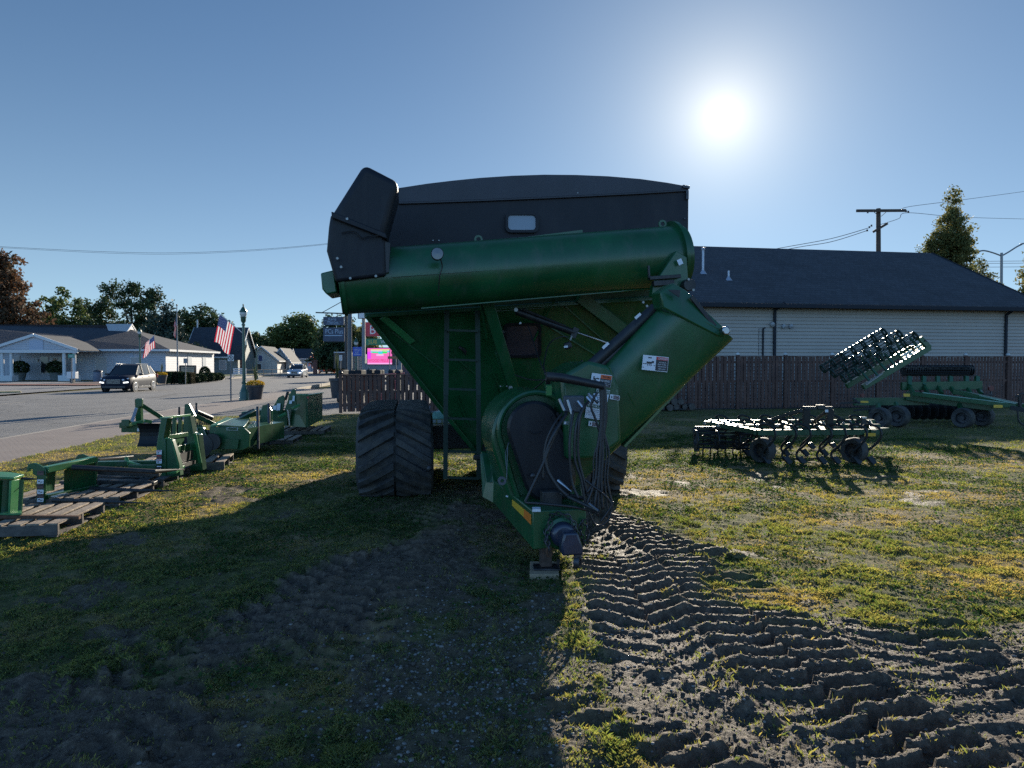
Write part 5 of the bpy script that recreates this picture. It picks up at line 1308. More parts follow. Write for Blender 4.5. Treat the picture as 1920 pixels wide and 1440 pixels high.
L_dark = leafmat("dark_leaves", (0.026, 0.046, 0.022), (0.062, 0.095, 0.038), 0.3, 0.3, c3=(0.147, 0.147, 0.058))
L_ever = leafmat("spruce_needles", (0.022, 0.038, 0.030), (0.046, 0.072, 0.054), 0.15, 0.4)
L_yel = leafmat("yellowing_leaves", (0.078, 0.093, 0.031), (0.217, 0.202, 0.070), 0.5, 0.4, c3=(0.279, 0.217, 0.070))
L_org = leafmat("orange_red_leaves", (0.16, 0.035, 0.020), (0.36, 0.10, 0.055), 0.4, 0.5, c3=(0.42, 0.16, 0.08))
def tr(name, label, px, d, ztop_py, blobs, lm, leaf=0.35, n=7000, seed=1, cat="tree", trunk_r=0.28, group=None, zb=-0.15, **k):
    b = P(px, 690, d); b.z = zb; top = P(px, ztop_py, d); h = top.z - zb
    u = d/F       # metres per photo pixel
    bl = [(dx*u, dz, rx*u, rz) for dx, dz, rx, rz in blobs]
    return tree(name, label, cat, b, h, bl, lm, trunk_r, leaf*1.15, int(n*1.7), seed, group=group, **k)
TG = "trees beyond the white building"
tr("maple_tree", "tall rusty brown maple at the left edge behind the white building", 10, 105, 462, [(-22, .60, 46, .36), (30, .42, 44, .28), (-5, .82, 28, .17), (62, .30, 28, .22), (-60, .5, 60, .4), (15, .25, 70, .2)], L_red, 0.55, 20000, 3, inner=0.2)
tr("maple_tree", "rounded green tree just right of the rusty brown maple", 128, 125, 545, [(0, .62, 42, .36), (-35, .5, 34, .33), (38, .45, 28, .3), (0, .3, 60, .2)], L_grn, 0.6, 9000, 4, group=TG, inner=0.2)
tr("maple_tree", "dark low tree between the rounded green tree and the thin bare stemmed tree", 190, 120, 550, [(0, .6, 26, .38), (-22, .45, 20, .3), (24, .4, 26, .3), (0, .28, 48, .22)], L_dark, 0.5, 7000, 5, group=TG, inner=0.2)
tr("ash_tree", "thin open tree with gaps standing highest above the white roof", 243, 112, 524, [(-28, .88, 18, .09), (4, .90, 20, .09), (44, .80, 18, .12), (28, .66, 26, .16), (-12, .75, 14, .07), (40, .5, 28, .2), (0, .36, 40, .2)], L_dark, 0.45, 6500, 6, branches=16, inner=0.1, trunk_top=0.8, trunk_r=0.3)
tr("spruce_tree", "dark evergreen spruce behind the flagpole", 318, 102, 565, [(0, .9, 9, .10), (0, .75, 18, .16), (0, .55, 30, .2), (-4, .35, 40, .22), (-28, .55, 20, .25), (22, .3, 40, .2)], L_ever, 0.45, 9000, 7, inner=0.1)
tr("oak_tree", "broad dark treetop behind the steep dark roofed house", 378, 125, 574, [(0, .66, 40, .34), (-34, .6, 26, .34), (34, .55, 28, .34), (0, .3, 60, .25)], L_dark, 0.55, 9000, 8, group=TG, inner=0.2)
tr("oak_tree", "small green tree right of the green street lamp head", 478, 135, 618, [(0, .6, 22, .38), (-18, .5, 14, .3), (18, .5, 16, .3)], L_dark, 0.5, 3500, 9, group=TG, inner=0.15)
tr("oak_tree", "large rounded tree with sky showing through above the small houses", 556, 150, 592, [(-6, .64, 34, .36), (-34, .56, 24, .30), (28, .60, 26, .34), (10, .80, 22, .2), (42, .42, 18, .25), (-44, .38, 20, .2)], L_grn, 0.6, 11000, 10, branches=14, inner=0.15, trunk_r=0.4)
tr("oak_tree", "dense tree directly behind the hanging black shop sign", 632, 120, 588, [(0, .6, 34, .4), (-14, .45, 28, .35), (34, .5, 30, .4), (10, .25, 60, .25)], L_dark, 0.5, 9500, 11, inner=0.15)
tr("oak_tree", "yellow tinged tree behind the dark sign post and street light", 682, 118, 604, [(0, .6, 24, .4), (12, .4, 30, .35), (-16, .4, 20, .3)], L_yel, 0.5, 5000, 12, inner=0.15)
tr("crabapple_tree", "small red leaved tree beyond the parked pickup", 612, 125, 652, [(0, .62, 18, .34), (-10, .45, 14, .3), (12, .4, 14, .3), (30, .6, 24, .3)], L_org, 0.4, 4500, 13, inner=0.15, trunk_r=0.12)
tr("pear_tree", "tall narrow pear tree rising behind the roof near the utility pole", 1778, 50, 364, [(4, .90, 20, .12), (0, .74, 36, .18), (-22, .64, 24, .16), (8, .54, 40, .2), (18, .66, 28, .2), (0, .36, 46, .2), (-28, .74, 14, .08)], L_yel, 0.20, 19000, 14, inner=0.15, trunk_r=0.2, trunk_top=0.8)
tr("pear_tree", "low leafy tree left of the tall pear tree at the roof line", 1727, 49, 468, [(0, .8, 16, .2), (8, .5, 24, .3)], L_yel, 0.18, 2600, 15, inner=0.15, trunk_r=0.1)
tr("pear_tree", "small sparse tree between the tall pear tree and the street light", 1838, 52, 484, [(-6, .82, 14, .18), (10, .72, 16, .2), (0, .5, 26, .3), (22, .6, 12, .2)], L_yel, 0.18, 6500, 16, inner=0.1, trunk_r=0.1)
tr("pear_tree", "tree at the right edge beside the building corner", 1934, 44, 462, [(0, .8, 18, .2), (-8, .55, 30, .3), (-2, .3, 36, .3), (-26, .62, 14, .1)], L_yel, 0.18, 9000, 17, inner=0.15, trunk_r=0.15)
# ------------------------------------------------------------ pallets and implements on the left lawn
def pallet(name, label, c, rz, size=(1.2, 1.0), h=0.125, m=None, nb=7, broken=()):
    m = m or M_pal
    t = thing(name, label, "pallet", (c[0], c[1], c[2]), rz, "wooden pallets under the implements")
    W, D = size; rr_ = random.Random(int(c[0]*100))
    def bx(nm, cx, cy, cz, sx, sy, sz, mm): 
        mb = MB(); mb.box((cx, cy, cz), (sx, sy, sz), rz=rr_.uniform(-.008, .008)); mb.build(nm, mm, t, world=False, bevel=0.003, seg=1)
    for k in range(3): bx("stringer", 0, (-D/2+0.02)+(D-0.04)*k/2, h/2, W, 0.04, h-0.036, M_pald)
    w_ = W/(nb)*0.70
    for k in range(nb):
        if k in broken: continue
        bx("deck_board", -W/2+w_/2+(W-w_)*k/(nb-1), 0, h-0.009, w_*rr_.uniform(.9, 1.05), D, 0.018, m)
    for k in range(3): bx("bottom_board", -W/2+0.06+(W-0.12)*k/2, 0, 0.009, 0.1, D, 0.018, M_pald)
    return t
# frame of the row: u across (photo right, away), v deeper
p1 = PZ(125, 1012, 0.0)
pallet("pallet", "weathered pallet nearest the camera at the left edge, under the green bucket", (-4.84, 6.90, 0.0), R(8), (1.2, 1.02), 0.13, nb=8)
pallet("pallet", "dark pallet under the green frame with the white warning decals", (-5.00, 8.25, 0.0), R(5), (1.20, 0.95), 0.12, nb=8)
pallet("pallet", "low pallet hidden beneath the black forks in the middle of the row", (-5.15, 9.50, 0.0), R(8), (1.25, 1.1), 0.12, M_pald)
pallet("pallet", "pallet poking out under the tall slotted green carriage", (-4.98, 10.85, 0.0), R(14), (1.2, 1.0), 0.14)
pallet("pallet", "pallet under the box scraper nearest the street", (-4.85, 16.2, 0.0), R(6), (1.25, 1.1), 0.12)
pallet("pallet", "pallet under the tiller behind the two black stands", (-4.95, 14.3, 0.0), R(6), (1.2, 1.0), 0.10)
def U2(o, rz): 
    M_ = Matrix.Rotation(rz, 3, 'Z'); o = Vector(o)
    return lambda x, y, z: o + M_ @ Vector((x, y, z))
def implement(name, label, cat, o): return thing(name, label, cat, o, 0)
# A. green bucket-like plate unit at the left edge ------------------------------------------------
t = implement("grapple_bucket", "green steel attachment with upright ribs standing on the nearest pallet", "loader attachment", (-5.0, 7.0, 0.13))
f = MB(); q = lambda px, py, d: P(px, py, d)
f.prism([q(-30, 958, 6.85), q(40, 965, 6.85), q(44, 900, 6.85), q(-30, 898, 6.85)], Vector((0, 0.012, 0))); f.build("back_plate", M_green, t)
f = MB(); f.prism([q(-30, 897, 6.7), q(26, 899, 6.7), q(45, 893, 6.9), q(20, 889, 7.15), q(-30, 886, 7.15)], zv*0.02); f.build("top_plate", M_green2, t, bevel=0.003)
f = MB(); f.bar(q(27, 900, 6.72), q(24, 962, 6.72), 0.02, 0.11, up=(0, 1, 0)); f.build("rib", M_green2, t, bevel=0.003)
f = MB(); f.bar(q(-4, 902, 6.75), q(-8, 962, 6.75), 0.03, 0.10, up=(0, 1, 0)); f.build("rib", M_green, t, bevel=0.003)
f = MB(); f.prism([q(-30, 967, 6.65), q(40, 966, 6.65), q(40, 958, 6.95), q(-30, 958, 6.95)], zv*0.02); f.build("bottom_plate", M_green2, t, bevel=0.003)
f = MB(); f.tube([q(40, 898, 6.9), q(72, 898, 6.95)], [0.02, 0.004], 8); f.build("spike", M_black, t)
f = MB(); f.bar(q(-40, 968, 6.62), q(150, 970, 6.75), 0.05, 0.03); f.build("skid_bar", M_rust, t)
# B. hooked green frame with decals ------------------------------------------------
t = implement("bale_spear_frame", "green loader frame with two hooked ears, warning decals and long black spears", "bale spear", (-4.9, 8.2, 0.12))
def sideplate(pts, d, nm="side_plate"):
    mb = MB(); mb.prism([P(x, y, d) for x, y in pts], Vector((0.0, 0.03, 0))); return mb.build(nm, M_green, t, bevel=0.006)
s1 = sideplate([(50, 877), (52, 871), (62, 868), (72, 871), (86, 880), (84, 944), (68, 940), (68, 893), (61, 889), (61, 880), (56, 879), (55, 884), (50, 884)], 7.75)
s2 = sideplate([(141, 859), (145, 853), (153, 851), (174, 860), (180, 868), (180, 908), (163, 915), (160, 865), (152, 860), (148, 864), (143, 866)], 8.5)
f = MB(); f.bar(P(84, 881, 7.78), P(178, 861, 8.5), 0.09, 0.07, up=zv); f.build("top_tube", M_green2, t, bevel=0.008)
f = MB(); f.prism([P(84, 888, 7.78), P(103, 882, 7.95), P(100, 920, 7.9), P(86, 922, 7.78)], Vector((0, .02, 0))); f.prism([P(120, 882, 8.1), P(136, 874, 8.2), P(134, 924, 8.2), P(119, 926, 8.1)], Vector((0, .03, 0))); f.build("web_plate", M_green, t, bevel=0.004)
f = MB(); f.prism([P(136, 876, 8.2), P(178, 868, 8.5), P(176, 910, 8.5), P(134, 924, 8.2)], Vector((0, .015, 0))); f.build("rear_plate", M_green, t)
f = MB(); f.bar(P(84, 932, 7.78), P(178, 912, 8.5), 0.10, 0.05, up=zv); f.build("bottom_tube", M_green, t, bevel=0.006)
f = MB(); f.bar(P(99, 931, 7.8), P(118, 925, 8.0), 0.10, 0.012, up=zv); f.bar(P(142, 868, 8.25), P(168, 863, 8.45), 0.12, 0.01, up=zv); f.build("shipping_tag", mat("torn_white_label", (0.5, 0.5, 0.47), 0.6, var=0.5, scale=40), t)
f = MB(); f.tube([P(135, 876, 8.0), P(290, 884, 8.3), P(345, 880, 8.9)], [0.032, 0.028, 0.006], 10); f.build("spear", M_black, t, smooth=True)
f = MB(); f.tube([P(170, 916, 8.3), P(260, 920, 8.2), P(333, 920, 8.15)], [0.026, 0.022, 0.004], 10); f.build("spear", M_black, t, smooth=True)
f = MB(); f.tube([P(100, 938, 7.7), P(200, 941, 7.5), P(272, 943, 7.45)], [0.024, 0.02, 0.004], 10); f.build("spear", M_black, t, smooth=True)
for k, (y, mm) in enumerate(((883, 4), (899, 0), (908, 4), (918, 0), (926, 4), (933, 0))):
    f = MB(); decal(f, P(70, y, 7.72), P(82, y, 7.72), P(69.6, y+8, 7.72), base=mm, rects=[(0.1, 0.15, 0.9, 0.4, 4 if mm == 0 else 1)] if k in (0, 2, 4) else [(0.2, 0.3, 0.4, 0.6, 1), (0.5, 0.5, 0.8, 0.7, 1)]); f.build("warning_decal", DM, t)
# C. pallet fork frame lying, black ------------------------------------------------
t = implement("pallet_forks", "black pallet forks lying flat with a green carriage between the two upright frames", "pallet forks", (-4.7, 9.4, 0.12))
f = MB(); f.bar(P(180, 884, 8.7), P(300, 889, 8.9), 0.14, 0.05); f.build("fork", M_black, t, bevel=0.006)
f = MB(); f.bar(P(182, 902, 8.7), P(292, 906, 8.8), 0.14, 0.05); f.build("fork", M_black, t, bevel=0.006)
f = MB(); f.bar(P(180, 870, 9.3), P(298, 868, 9.6), 0.10, 0.07); f.build("cross_tube", M_green, t, bevel=0.006)
f = MB(); f.bar(P(180, 862, 9.6), P(245, 856, 10.3), 0.10, 0.03); f.build("cross_tube", M_black, t, bevel=0.006)
f = MB(); f.bar(P(236, 858, 9.5), P(242, 872, 9.4), 0.04); f.bar(P(240, 866, 9.4), P(262, 872, 9.3), 0.03); f.build("latch_arm", M_green2, t, bevel=0.004)
f = MB(); f.prism([P(240, 872, 9.2), P(292, 872, 9.3), P(292, 882, 9.3), P(240, 881, 9.2)], Vector((0, .03, 0))); f.build("name_plate", M_green, t)
f = MB(); f.bar(P(182, 893, 9.1), P(290, 896, 9.2), 0.2, 0.03); f.bar(P(184, 911, 8.9), P(300, 906, 9.0), 0.2, 0.03); f.build("sub_frame", M_black, t)
# D. tall slotted green carriage ------------------------------------------------
t = implement("fork_carriage", "tall slotted green loader carriage with four upright bars and side decals", "loader attachment", (-4.75, 9.9, 0.14))
def pz(pts, d, ext, nm, m=M_green, bev=0.006):
    mb = MB(); mb.prism([P(x, y, d) for x, y in pts], Vector(ext)); return mb.build(nm, m, t, bevel=bev)
pz([(302, 783), (313, 784), (306, 822), (310, 823), (311, 895), (292, 894), (293, 836)], 9.3, (0.03, 0.10, 0), "side_plate")
pz([(310, 822), (322, 825), (336, 870), (338, 892), (311, 897)], 9.32, (0.0, 0.10, 0), "side_plate", mat("inner_plate_green", GREEN, 0.4, var=0.2))  # same base green as the outer plates
pz([(345, 782), (356, 780), (362, 812), (372, 815), (380, 882), (353, 884), (352, 815), (343, 812)], 10.2, (0.02, 0.10, 0), "side_plate")
pz([(362, 812), (368, 814), (378, 868), (372, 870)], 10.1, (0.0, 0.02, 0), "side_rim", M_green2, 0.003)
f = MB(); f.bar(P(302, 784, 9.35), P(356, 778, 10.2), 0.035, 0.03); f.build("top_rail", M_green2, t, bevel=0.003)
for x, y0, y1, d in ((316, 784, 824, 9.6), (327, 782, 822, 9.8), (338, 781, 818, 10.0)):
    f = MB(); f.bar(P(x, y0, d), P(x, y1, d), 0.05, 0.03, up=(0, 1, 0)); f.build("upright_bar", M_green, t, bevel=0.003)
f = MB(); f.bar(P(312, 820, 9.5), P(350, 814, 10.1), 0.05, 0.06); f.bar(P(320, 845, 9.6), P(350, 838, 10.1), 0.10, 0.10); f.build("mid_rail", M_green, t, bevel=0.004)
f = MB(); f.prism([P(324, 837, 9.7), P(335, 834, 9.8), P(334, 846, 9.8), P(330, 856, 9.8)], Vector((0, .03, 0))); f.build("hook_plate", M_green2, t)
f = MB(); f.bar(P(322, 886, 9.2), P(338, 874, 9.5), 0.12, 0.03); f.build("foot_ledge", M_green2, t, bevel=0.003)
for k, y in enumerate((844, 853, 861, 873)):
    f = MB(); decal(f, P(293.5, y, 9.27), P(303.5, y, 9.27), P(293.3, y+8, 9.27), base=(0, 4, 0, 1)[k], rects=[(0.1, 0.1, 0.9, 0.3, 2 if k != 3 else 0)] + ([(0.2, 0.5, 0.5, 0.8, 1)] if k in (0, 2) else [])); f.build("warning_decal", DM, t)
f = MB(); f.bar(P(322, 862, 9.5), P(352, 852, 10.1), 0.14, 0.12); f.bar(P(326, 874, 9.5), P(354, 866, 10.1), 0.2, 0.05); f.build("lower_carriage_bar", M_black, t)
f = MB(); f.prism([P(330, 822, 9.75), P(342, 818, 9.95), P(344, 864, 9.95), P(332, 872, 9.75)], Vector((0, .05, 0))); f.build("centre_web", M_green, t)
f = MB(); f.tube(smooth_path([P(311, 822, 9.28), P(318, 823, 9.28), P(324, 832, 9.28), P(335, 872, 9.28)], 4), 0.012, 6); f.build("plate_edge", M_green2, t)
# E. rear blade with hitch tower ------------------------------------------------
t = implement("rear_blade", "green rear blade with pointed hitch tower and long flat beam at the row's street side", "rear blade", (-6.3, 13.0, 0.0))
f = MB(); f.bar(P(228, 802, 12.8), P(380, 805, 13.2), 0.05, 0.16, up=zv); f.build("main_beam", M_green, t, bevel=0.006)
f = MB(); f.bar(P(260, 748, 12.8), P(262, 798, 12.9), 0.10, 0.09, up=(0, 1, 0)); f.build("tower_post", M_green, t, bevel=0.006)
f = MB(); f.prism([P(254, 748, 12.7), P(266, 748, 12.7), P(266, 762, 12.7), P(254, 764, 12.7)], Vector((0, .05, 0))); f.build("tower_head", M_green, t, bevel=0.005)
f = MB(); f.bar(P(266, 760, 12.8), P(306, 785, 13.1), 0.05, 0.07); f.build("tower_stay", M_green, t, bevel=0.005)
f = MB(); f.bar(P(257, 764, 12.6), P(247, 791, 12.6), 0.03, 0.07, up=(0, 1, 0)); f.build("tower_brace", M_green, t)
f = MB(); decal(f, P(253, 764, 12.56), P(258.5, 765, 12.56), P(245, 790, 12.56), base=0, rects=[(0.12, 0.05, 0.88, 0.95, 5)]); f.build("brace_decal", [mat("chrome_blue_label", (0.3, 0.36, 0.45), 0.3, metal=0.3), M_dblack, M_dred, M_dor, M_dbrown, mat("slate_label", (0.16, 0.2, 0.27), 0.4)], t)
f = MB(); f.box(P(238, 793, 12.6), (0.14, 0.12, 0.12)); f.box(P(234, 797, 12.7), (0.14, 0.12, 0.10)); f.build("pivot_block", M_green, t, bevel=0.006)
f = MB(); f.bar(P(248, 795, 12.5), P(268, 790, 12.6), 0.05, 0.05); f.bar(P(270, 789, 12.6), P(284, 791, 12.7), 0.06, 0.06); f.build("link_arm", M_green2, t, bevel=0.006)
f = MB(); decal(f, P(257, 803, 12.74), P(287, 804, 12.78), P(257, 808.5, 12.74), base=0, rects=[(0.25, 0.2, 0.95, 0.8, 1)]); f.build("beam_decal", DM, t)
# curved mouldboard, low behind
f = MB(); rows = []
for k in range(7):
    a = -0.9+1.8*k/6; rows.append((P(232, 830, 12.6) + Vector((-0.25+0.0, 0.20*math.cos(a), 0.05+0.20*math.sin(a))), P(296, 836, 13.1) + Vector((0.0, 0.20*math.cos(a), 0.05+0.20*math.sin(a)))))
f = MB(); rows = []
for k in range(8):
    a = -1.0+2.0*k/7; rows.append([P(px, 838, d_)+Vector((0, 0.22*math.cos(a)-0.22, 0.22+0.24*math.sin(a))) for px, d_ in ((262, 12.3), (330, 12.6), (372, 12.8))])
for a_, b_ in zip(rows, rows[1:]):
    for i in range(2): f.face([a_[i], a_[i+1], b_[i+1], b_[i]])
f.build("mouldboard", M_black, t, smooth=True, fixn=False)
f = MB(); f.bar(P(272, 806, 12.9), P(276, 834, 12.6), 0.10, 0.06, up=(0, 1, 0)); f.bar(P(330, 806, 13.0), P(332, 836, 12.7), 0.10, 0.06, up=(0, 1, 0)); f.build("blade_bracket", M_green, t)
# F. second tower + landscape rake / roller with box ------------------------------------------------
t = implement("seeder", "green box seeder with sloping lid, curved side panels and spiked roller", "seeder", (-5.2, 12.6, 0.0))
def pz2(pts, d, ext, nm, m=M_green, bev=0.006):
    mb = MB(); mb.prism([P(x, y, d) for x, y in pts], Vector(ext)); return mb.build(nm, m, t, bevel=bev)
pz2([(346, 758), (354, 757), (366, 780), (362, 802), (343, 806), (345, 775)], 12.0, (0, .05, 0), "tower_plate")
f = MB(); f.bar(P(357, 775, 12.0), P(404, 797, 12.4), 0.05, 0.07); f.build("tower_stay", M_green, t, bevel=0.005)
f = MB(); f.tube([P(368, 772, 12.3), P(397, 784, 12.6)], 0.045, 10); f.build("stay_cylinder", M_black, t, smooth=True)
pz2([(357, 801), (381, 801), (392, 824), (372, 848), (352, 850), (350, 815)], 11.4, (0.0, .06, 0), "side_panel")
pz2([(405, 801), (458, 803), (468, 812), (467, 838), (455, 844), (400, 842), (388, 838), (398, 820)], 11.3, (0, .05, 0), "side_panel")
f = MB(); f.prism([P(394, 801, 11.4), P(408, 799, 11.35), P(437, 787, 13.2), P(425, 785, 13.3)], zv*0.03); f.build("hopper_lid", M_green2, t, bevel=0.005)
f = MB(); f.prism([P(408, 800, 11.36), P(458, 803, 11.4), P(470, 786, 13.2), P(437, 787, 13.2)], zv*0.03); f.prism([P(392, 800, 11.34), P(405, 800, 11.34), P(404, 811, 11.34), P(393, 813, 11.34)], Vector((0, .02, 0))); f.build("hopper_front", M_green, t, bevel=0.005)
f = MB(); f.prism([P(394, 802, 11.8), P(460, 804, 11.8), P(460, 838, 11.8), P(394, 838, 11.8)], Vector((0.2, 1.4, 0))); f.build("hopper_body", M_green, t)
f = MB(); decal(f, P(425, 801.5, 11.28), P(446, 802, 11.28), P(425, 806.5, 11.28), base=0, rects=[(0.04, 0.1, 0.96, 0.9, 5), (0.22, 0.4, 0.8, 0.6, 0)]); f.build("maker_plate", DM, t)
f = MB(); c = P(382, 834, 11.2); f.lathe(c, [(0.05, 0), (0.16, 0.0), (0.17, 0.06), (0.05, 0.07)], axis=(0, -1, 0), n=24); f.lathe(P(400, 828, 11.2), [(0.02, 0), (0.13, 0.0), (0.13, 0.05)], axis=(0, -1, 0), n=24); f.build("press_wheel", M_black, t, smooth=True, cut=0.5)
for a, b in (((381, 801), (389, 823)), ((378, 802), (386, 824))):
    pass
f = MB(); f.tube([P(380, 801, 11.38), P(389, 822, 11.38)], 0.008, 6); f.build("drive_chain", M_zinc, t)
f = MB()
for k in range(11):
    x = 363+k*3.3; f.tube([P(x, 786+(k % 3)*3, 12.2+0.05*k), P(x+1, 797, 12.2+0.05*k)], 0.012, 6)
f.build("coil_springs", M_dsteel, t)
for (x, y) in ((370, 805), (374, 816), (362, 809)):
    f = MB(); f.lathe(P(x, y, 11.38), [(0.018, 0), (0.018, 0.02)], axis=(0, -1, 0), n=8); f.build("bolt", M_zinc, t)
for x, y0, y1, d in ((336, 763, 800, 12.4), (368, 755, 775, 12.8)):
    f = MB(); f.cyl(P(x, y0, d), P(x, y1, d), 0.018, 8); f.build("parking_stand", M_dsteel, t)
f = MB(); f.prism([P(395, 822, 11.25), P(448, 824, 11.25), P(445, 842, 11.25), P(398, 841, 11.25)], Vector((0, .02, 0))); f.build("lower_panel", M_green, t)
f = MB()
for k in range(8): f.tube([P(372+k*3, 803+k*0.5, 12.0), P(371+k*3, 812+k*0.5, 12.0)], 0.014, 6)
f.build("feed_tubes", M_dsteel, t)
# G. tiller / aerator with two black stands ------------------------------------------------
t = implement("core_aerator", "green toothed tiller held up on two thin black parking stands", "tiller", (-4.9, 13.9, 0.0))
f = MB(); f.cyl(P(483, 763, 12.4), P(484, 842, 12.1), 0.026, 10); f.build("parking_stand", M_dsteel, t)
f = MB(); f.cyl(P(504, 757, 13.0), P(505, 835, 12.7), 0.026, 10); f.build("parking_stand", M_dsteel, t)
pz2([(492, 760), (502, 758), (510, 770), (508, 800), (485, 805), (488, 775)], 13.2, (0, .05, 0), "tower_plate")
f = MB(); f.bar(P(440, 793, 12.8), P(478, 772, 13.3), 0.08, 0.08); f.build("upper_link", M_green, t, bevel=0.01)
f = MB(); f.tube([P(450, 784, 13.4), P(478, 771, 13.5)], 0.06, 10); f.build("link_damper", M_black, t, smooth=True)
f = MB(); f.prism([P(452, 772, 14.0), P(466, 772, 14.0), P(466, 784, 14.0), P(452, 784, 14.0)], Vector((0, 1.0, 0))); f.build("gear_case", M_green, t, bevel=0.02)
f = MB(); f.bar(P(468, 812, 12.8), P(508, 800, 13.4), 0.05, 0.04); f.tube([P(486, 811, 12.6), P(506, 800, 13.0)], 0.03, 8); f.build("tiller_frame", M_green, t, bevel=0.006)
f = MB(); ax0 = P(468, 824, 12.6); ax1 = P(512, 812, 13.8); f.tube([ax0, ax1], 0.07, 12)
for k in range(9):
    c = ax0.lerp(ax1, (k+0.5)/9)
    for j in range(6):
        a = j*math.pi/3+k*0.35; f.tube([c, c+Vector((math.cos(a)*0.14, 0.02, math.sin(a)*0.14)), c+Vector((math.cos(a+.3)*0.21, 0.03, math.sin(a+.3)*0.21))], [0.014, 0.012, 0.004], 5)
f.build("tine_rotor", M_dsteel, t, smooth=True)
# H. box scraper ------------------------------------------------
t = implement("box_scraper", "green steel transport box with hitch plates on the farthest pallet of the left row", "transport box", (-4.9, 16.2, 0.12))
bx0 = P(543, 742, 16.2); 
def hb(px, py, d): return P(px, py, d)
f = MB()
fl0, fr0, fr1, fl1 = hb(535, 799, 15.7), hb(575, 801, 15.3), hb(575, 743, 15.3), hb(543, 740, 15.7)
br0, br1 = hb(603, 786, 17.1), hb(603, 738, 17.1); bl1 = hb(560, 738, 17.1); bl0 = hb(556, 786, 17.1)
th = 0.02
for quad in ([fl0, fr0, fr1, fl1], [fr0, br0, br1, fr1], [br0, bl0, bl1, br1], [bl0, fl0, fl1, bl1], [fl0, fr0, br0, bl0]):
    n = (quad[1]-quad[0]).cross(quad[3]-quad[0]).normalized(); f.prism(quad, n*th)
f.build("box_body", M_green, t)
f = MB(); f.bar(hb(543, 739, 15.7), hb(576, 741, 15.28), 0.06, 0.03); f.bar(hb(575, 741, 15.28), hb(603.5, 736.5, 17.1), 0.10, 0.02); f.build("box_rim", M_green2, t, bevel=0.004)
f = MB(); f.tube([hb(592, 746, 16.3), hb(592, 786, 16.3)], 0.014, 6); f.bar(hb(588, 748, 16.3), hb(597, 749, 16.3), 0.02); f.bar(hb(589, 768, 16.3), hb(596, 768, 16.3), 0.02); f.build("tailgate_latch", M_black, t)
pz2([(509, 768), (522, 745), (531, 741), (534, 748), (530, 772), (510, 777)], 15.3, (0, .04, 0), "hitch_plate")
pz2([(533, 770), (545, 735), (549, 729), (554, 731), (556, 764), (545, 768)], 15.2, (0, .04, 0), "hitch_plate")
f = MB(); f.tube([hb(540, 734, 15.4), hb(535, 750, 15.4)], 0.03, 8); f.build("hitch_pin", M_black, t, smooth=True)
f = MB(); f.bar(hb(522, 782, 15.1), hb(536, 775, 15.2), 0.08, 0.05); f.build("lower_lug", M_green2, t, bevel=0.008)
f = MB(); f.bar(hb(548, 766, 15.0), hb(562, 759, 15.1), 0.08, 0.05); f.build("lower_lug", M_green2, t, bevel=0.008)
f = MB(); f.prism([hb(505, 772, 15.5), hb(540, 768, 15.5), hb(538, 798, 15.5), hb(515, 798, 15.5)], Vector((0, .1, 0))); f.build("hitch_panel", M_green, t)
f = MB(); f.tube([hb(539, 768, 15.0), hb(543, 798, 15.0)], [0.018, 0.012], 6); f.build("jack_stand", M_steel, t)
for c3_ in (((519, 757), (526, 756), (518, 770), 15.25, 0), ((512, 761), (519, 760), (512, 769), 15.25, 0), ((549, 742), (553, 742), (548, 752), 15.15, 0), ((543, 751), (548, 751), (542, 757), 15.15, 0), ((575.5, 744), (579, 744), (575.5, 747), 15.2, 2)):
    f = MB(); decal(f, hb(*c3_[0], c3_[3]), hb(*c3_[1], c3_[3]), hb(*c3_[2], c3_[3]), base=c3_[4]); f.build("box_decal", DM, t)

# small machine seen through the gap behind the ladder
t = implement("mower_deck", "pale green slatted machine glimpsed low behind the cart's ladder", "mower", (-1.9, 19.0, 0))
f = MB(); f.prism([P(808, 786, 18.5), P(836, 786, 18.5), P(834, 772, 18.5), P(812, 772, 18.5)], Vector((0.1, 0.6, 0))); f.build("deck_shell", mat("faded_teal_paint", (0.08, 0.20, 0.17), 0.5, var=0.3), t, bevel=0.02)
f = MB()
for k in range(5):
    for j in range(2): f.box(P(814+k*10, 790+j*8, 18.4), (0.10, 0.06, 0.08))
f.build("deck_rollers", mat("grey_roller", (0.12, 0.14, 0.15), 0.6), t, bevel=0.006)
f = MB(); f.bar(P(806, 806, 18.3), P(862, 806, 18.5), 0.10, 0.05); f.build("front_bar", M_steel, t)
# ------------------------------------------------------------ field cultivator on the right
M_gloss = mat("glossy_dark_green", (0.009, 0.065, 0.025), 0.42, coat=0.1, var=0.2)
M_gblk = mat("glossy_black_steel", (0.015, 0.016, 0.017), 0.5, coat=0.0)
def wheel(root, c, r, w, axis=(1, 0, 0), rim_c=None, name="wheel"):
    ax = Vector(axis).normalized(); m = MB(); h = w/2
    m.lathe(c, [(r*0.58, -h*0.8), (r*0.9, -h), (r, -h*0.6), (r*1.01, 0), (r, h*0.6), (r*0.9, h), (r*0.58, h*0.8)], axis=ax, n=26, cap=False)
    o = m.build(name, M_rubber, root, smooth=True, cut=0.9)
    m = MB(); m.lathe(c, [(r*0.62, -h*0.86), (r*0.56, -h*0.86), (r*0.50, -h*0.3), (r*0.25, -h*0.25), (r*0.22, -h*0.6), (0.001, -h*0.6)], axis=ax, n=22, cap=False)
    m.lathe(c, [(r*0.62, h*0.86), (r*0.56, h*0.86), (r*0.50, h*0.3), (r*0.25, h*0.25), (r*0.22, h*0.6), (0.001, h*0.6)], axis=ax, n=22, cap=False)
    m.build("rim", rim_c or M_steel, o, smooth=True, cut=0.5); return o
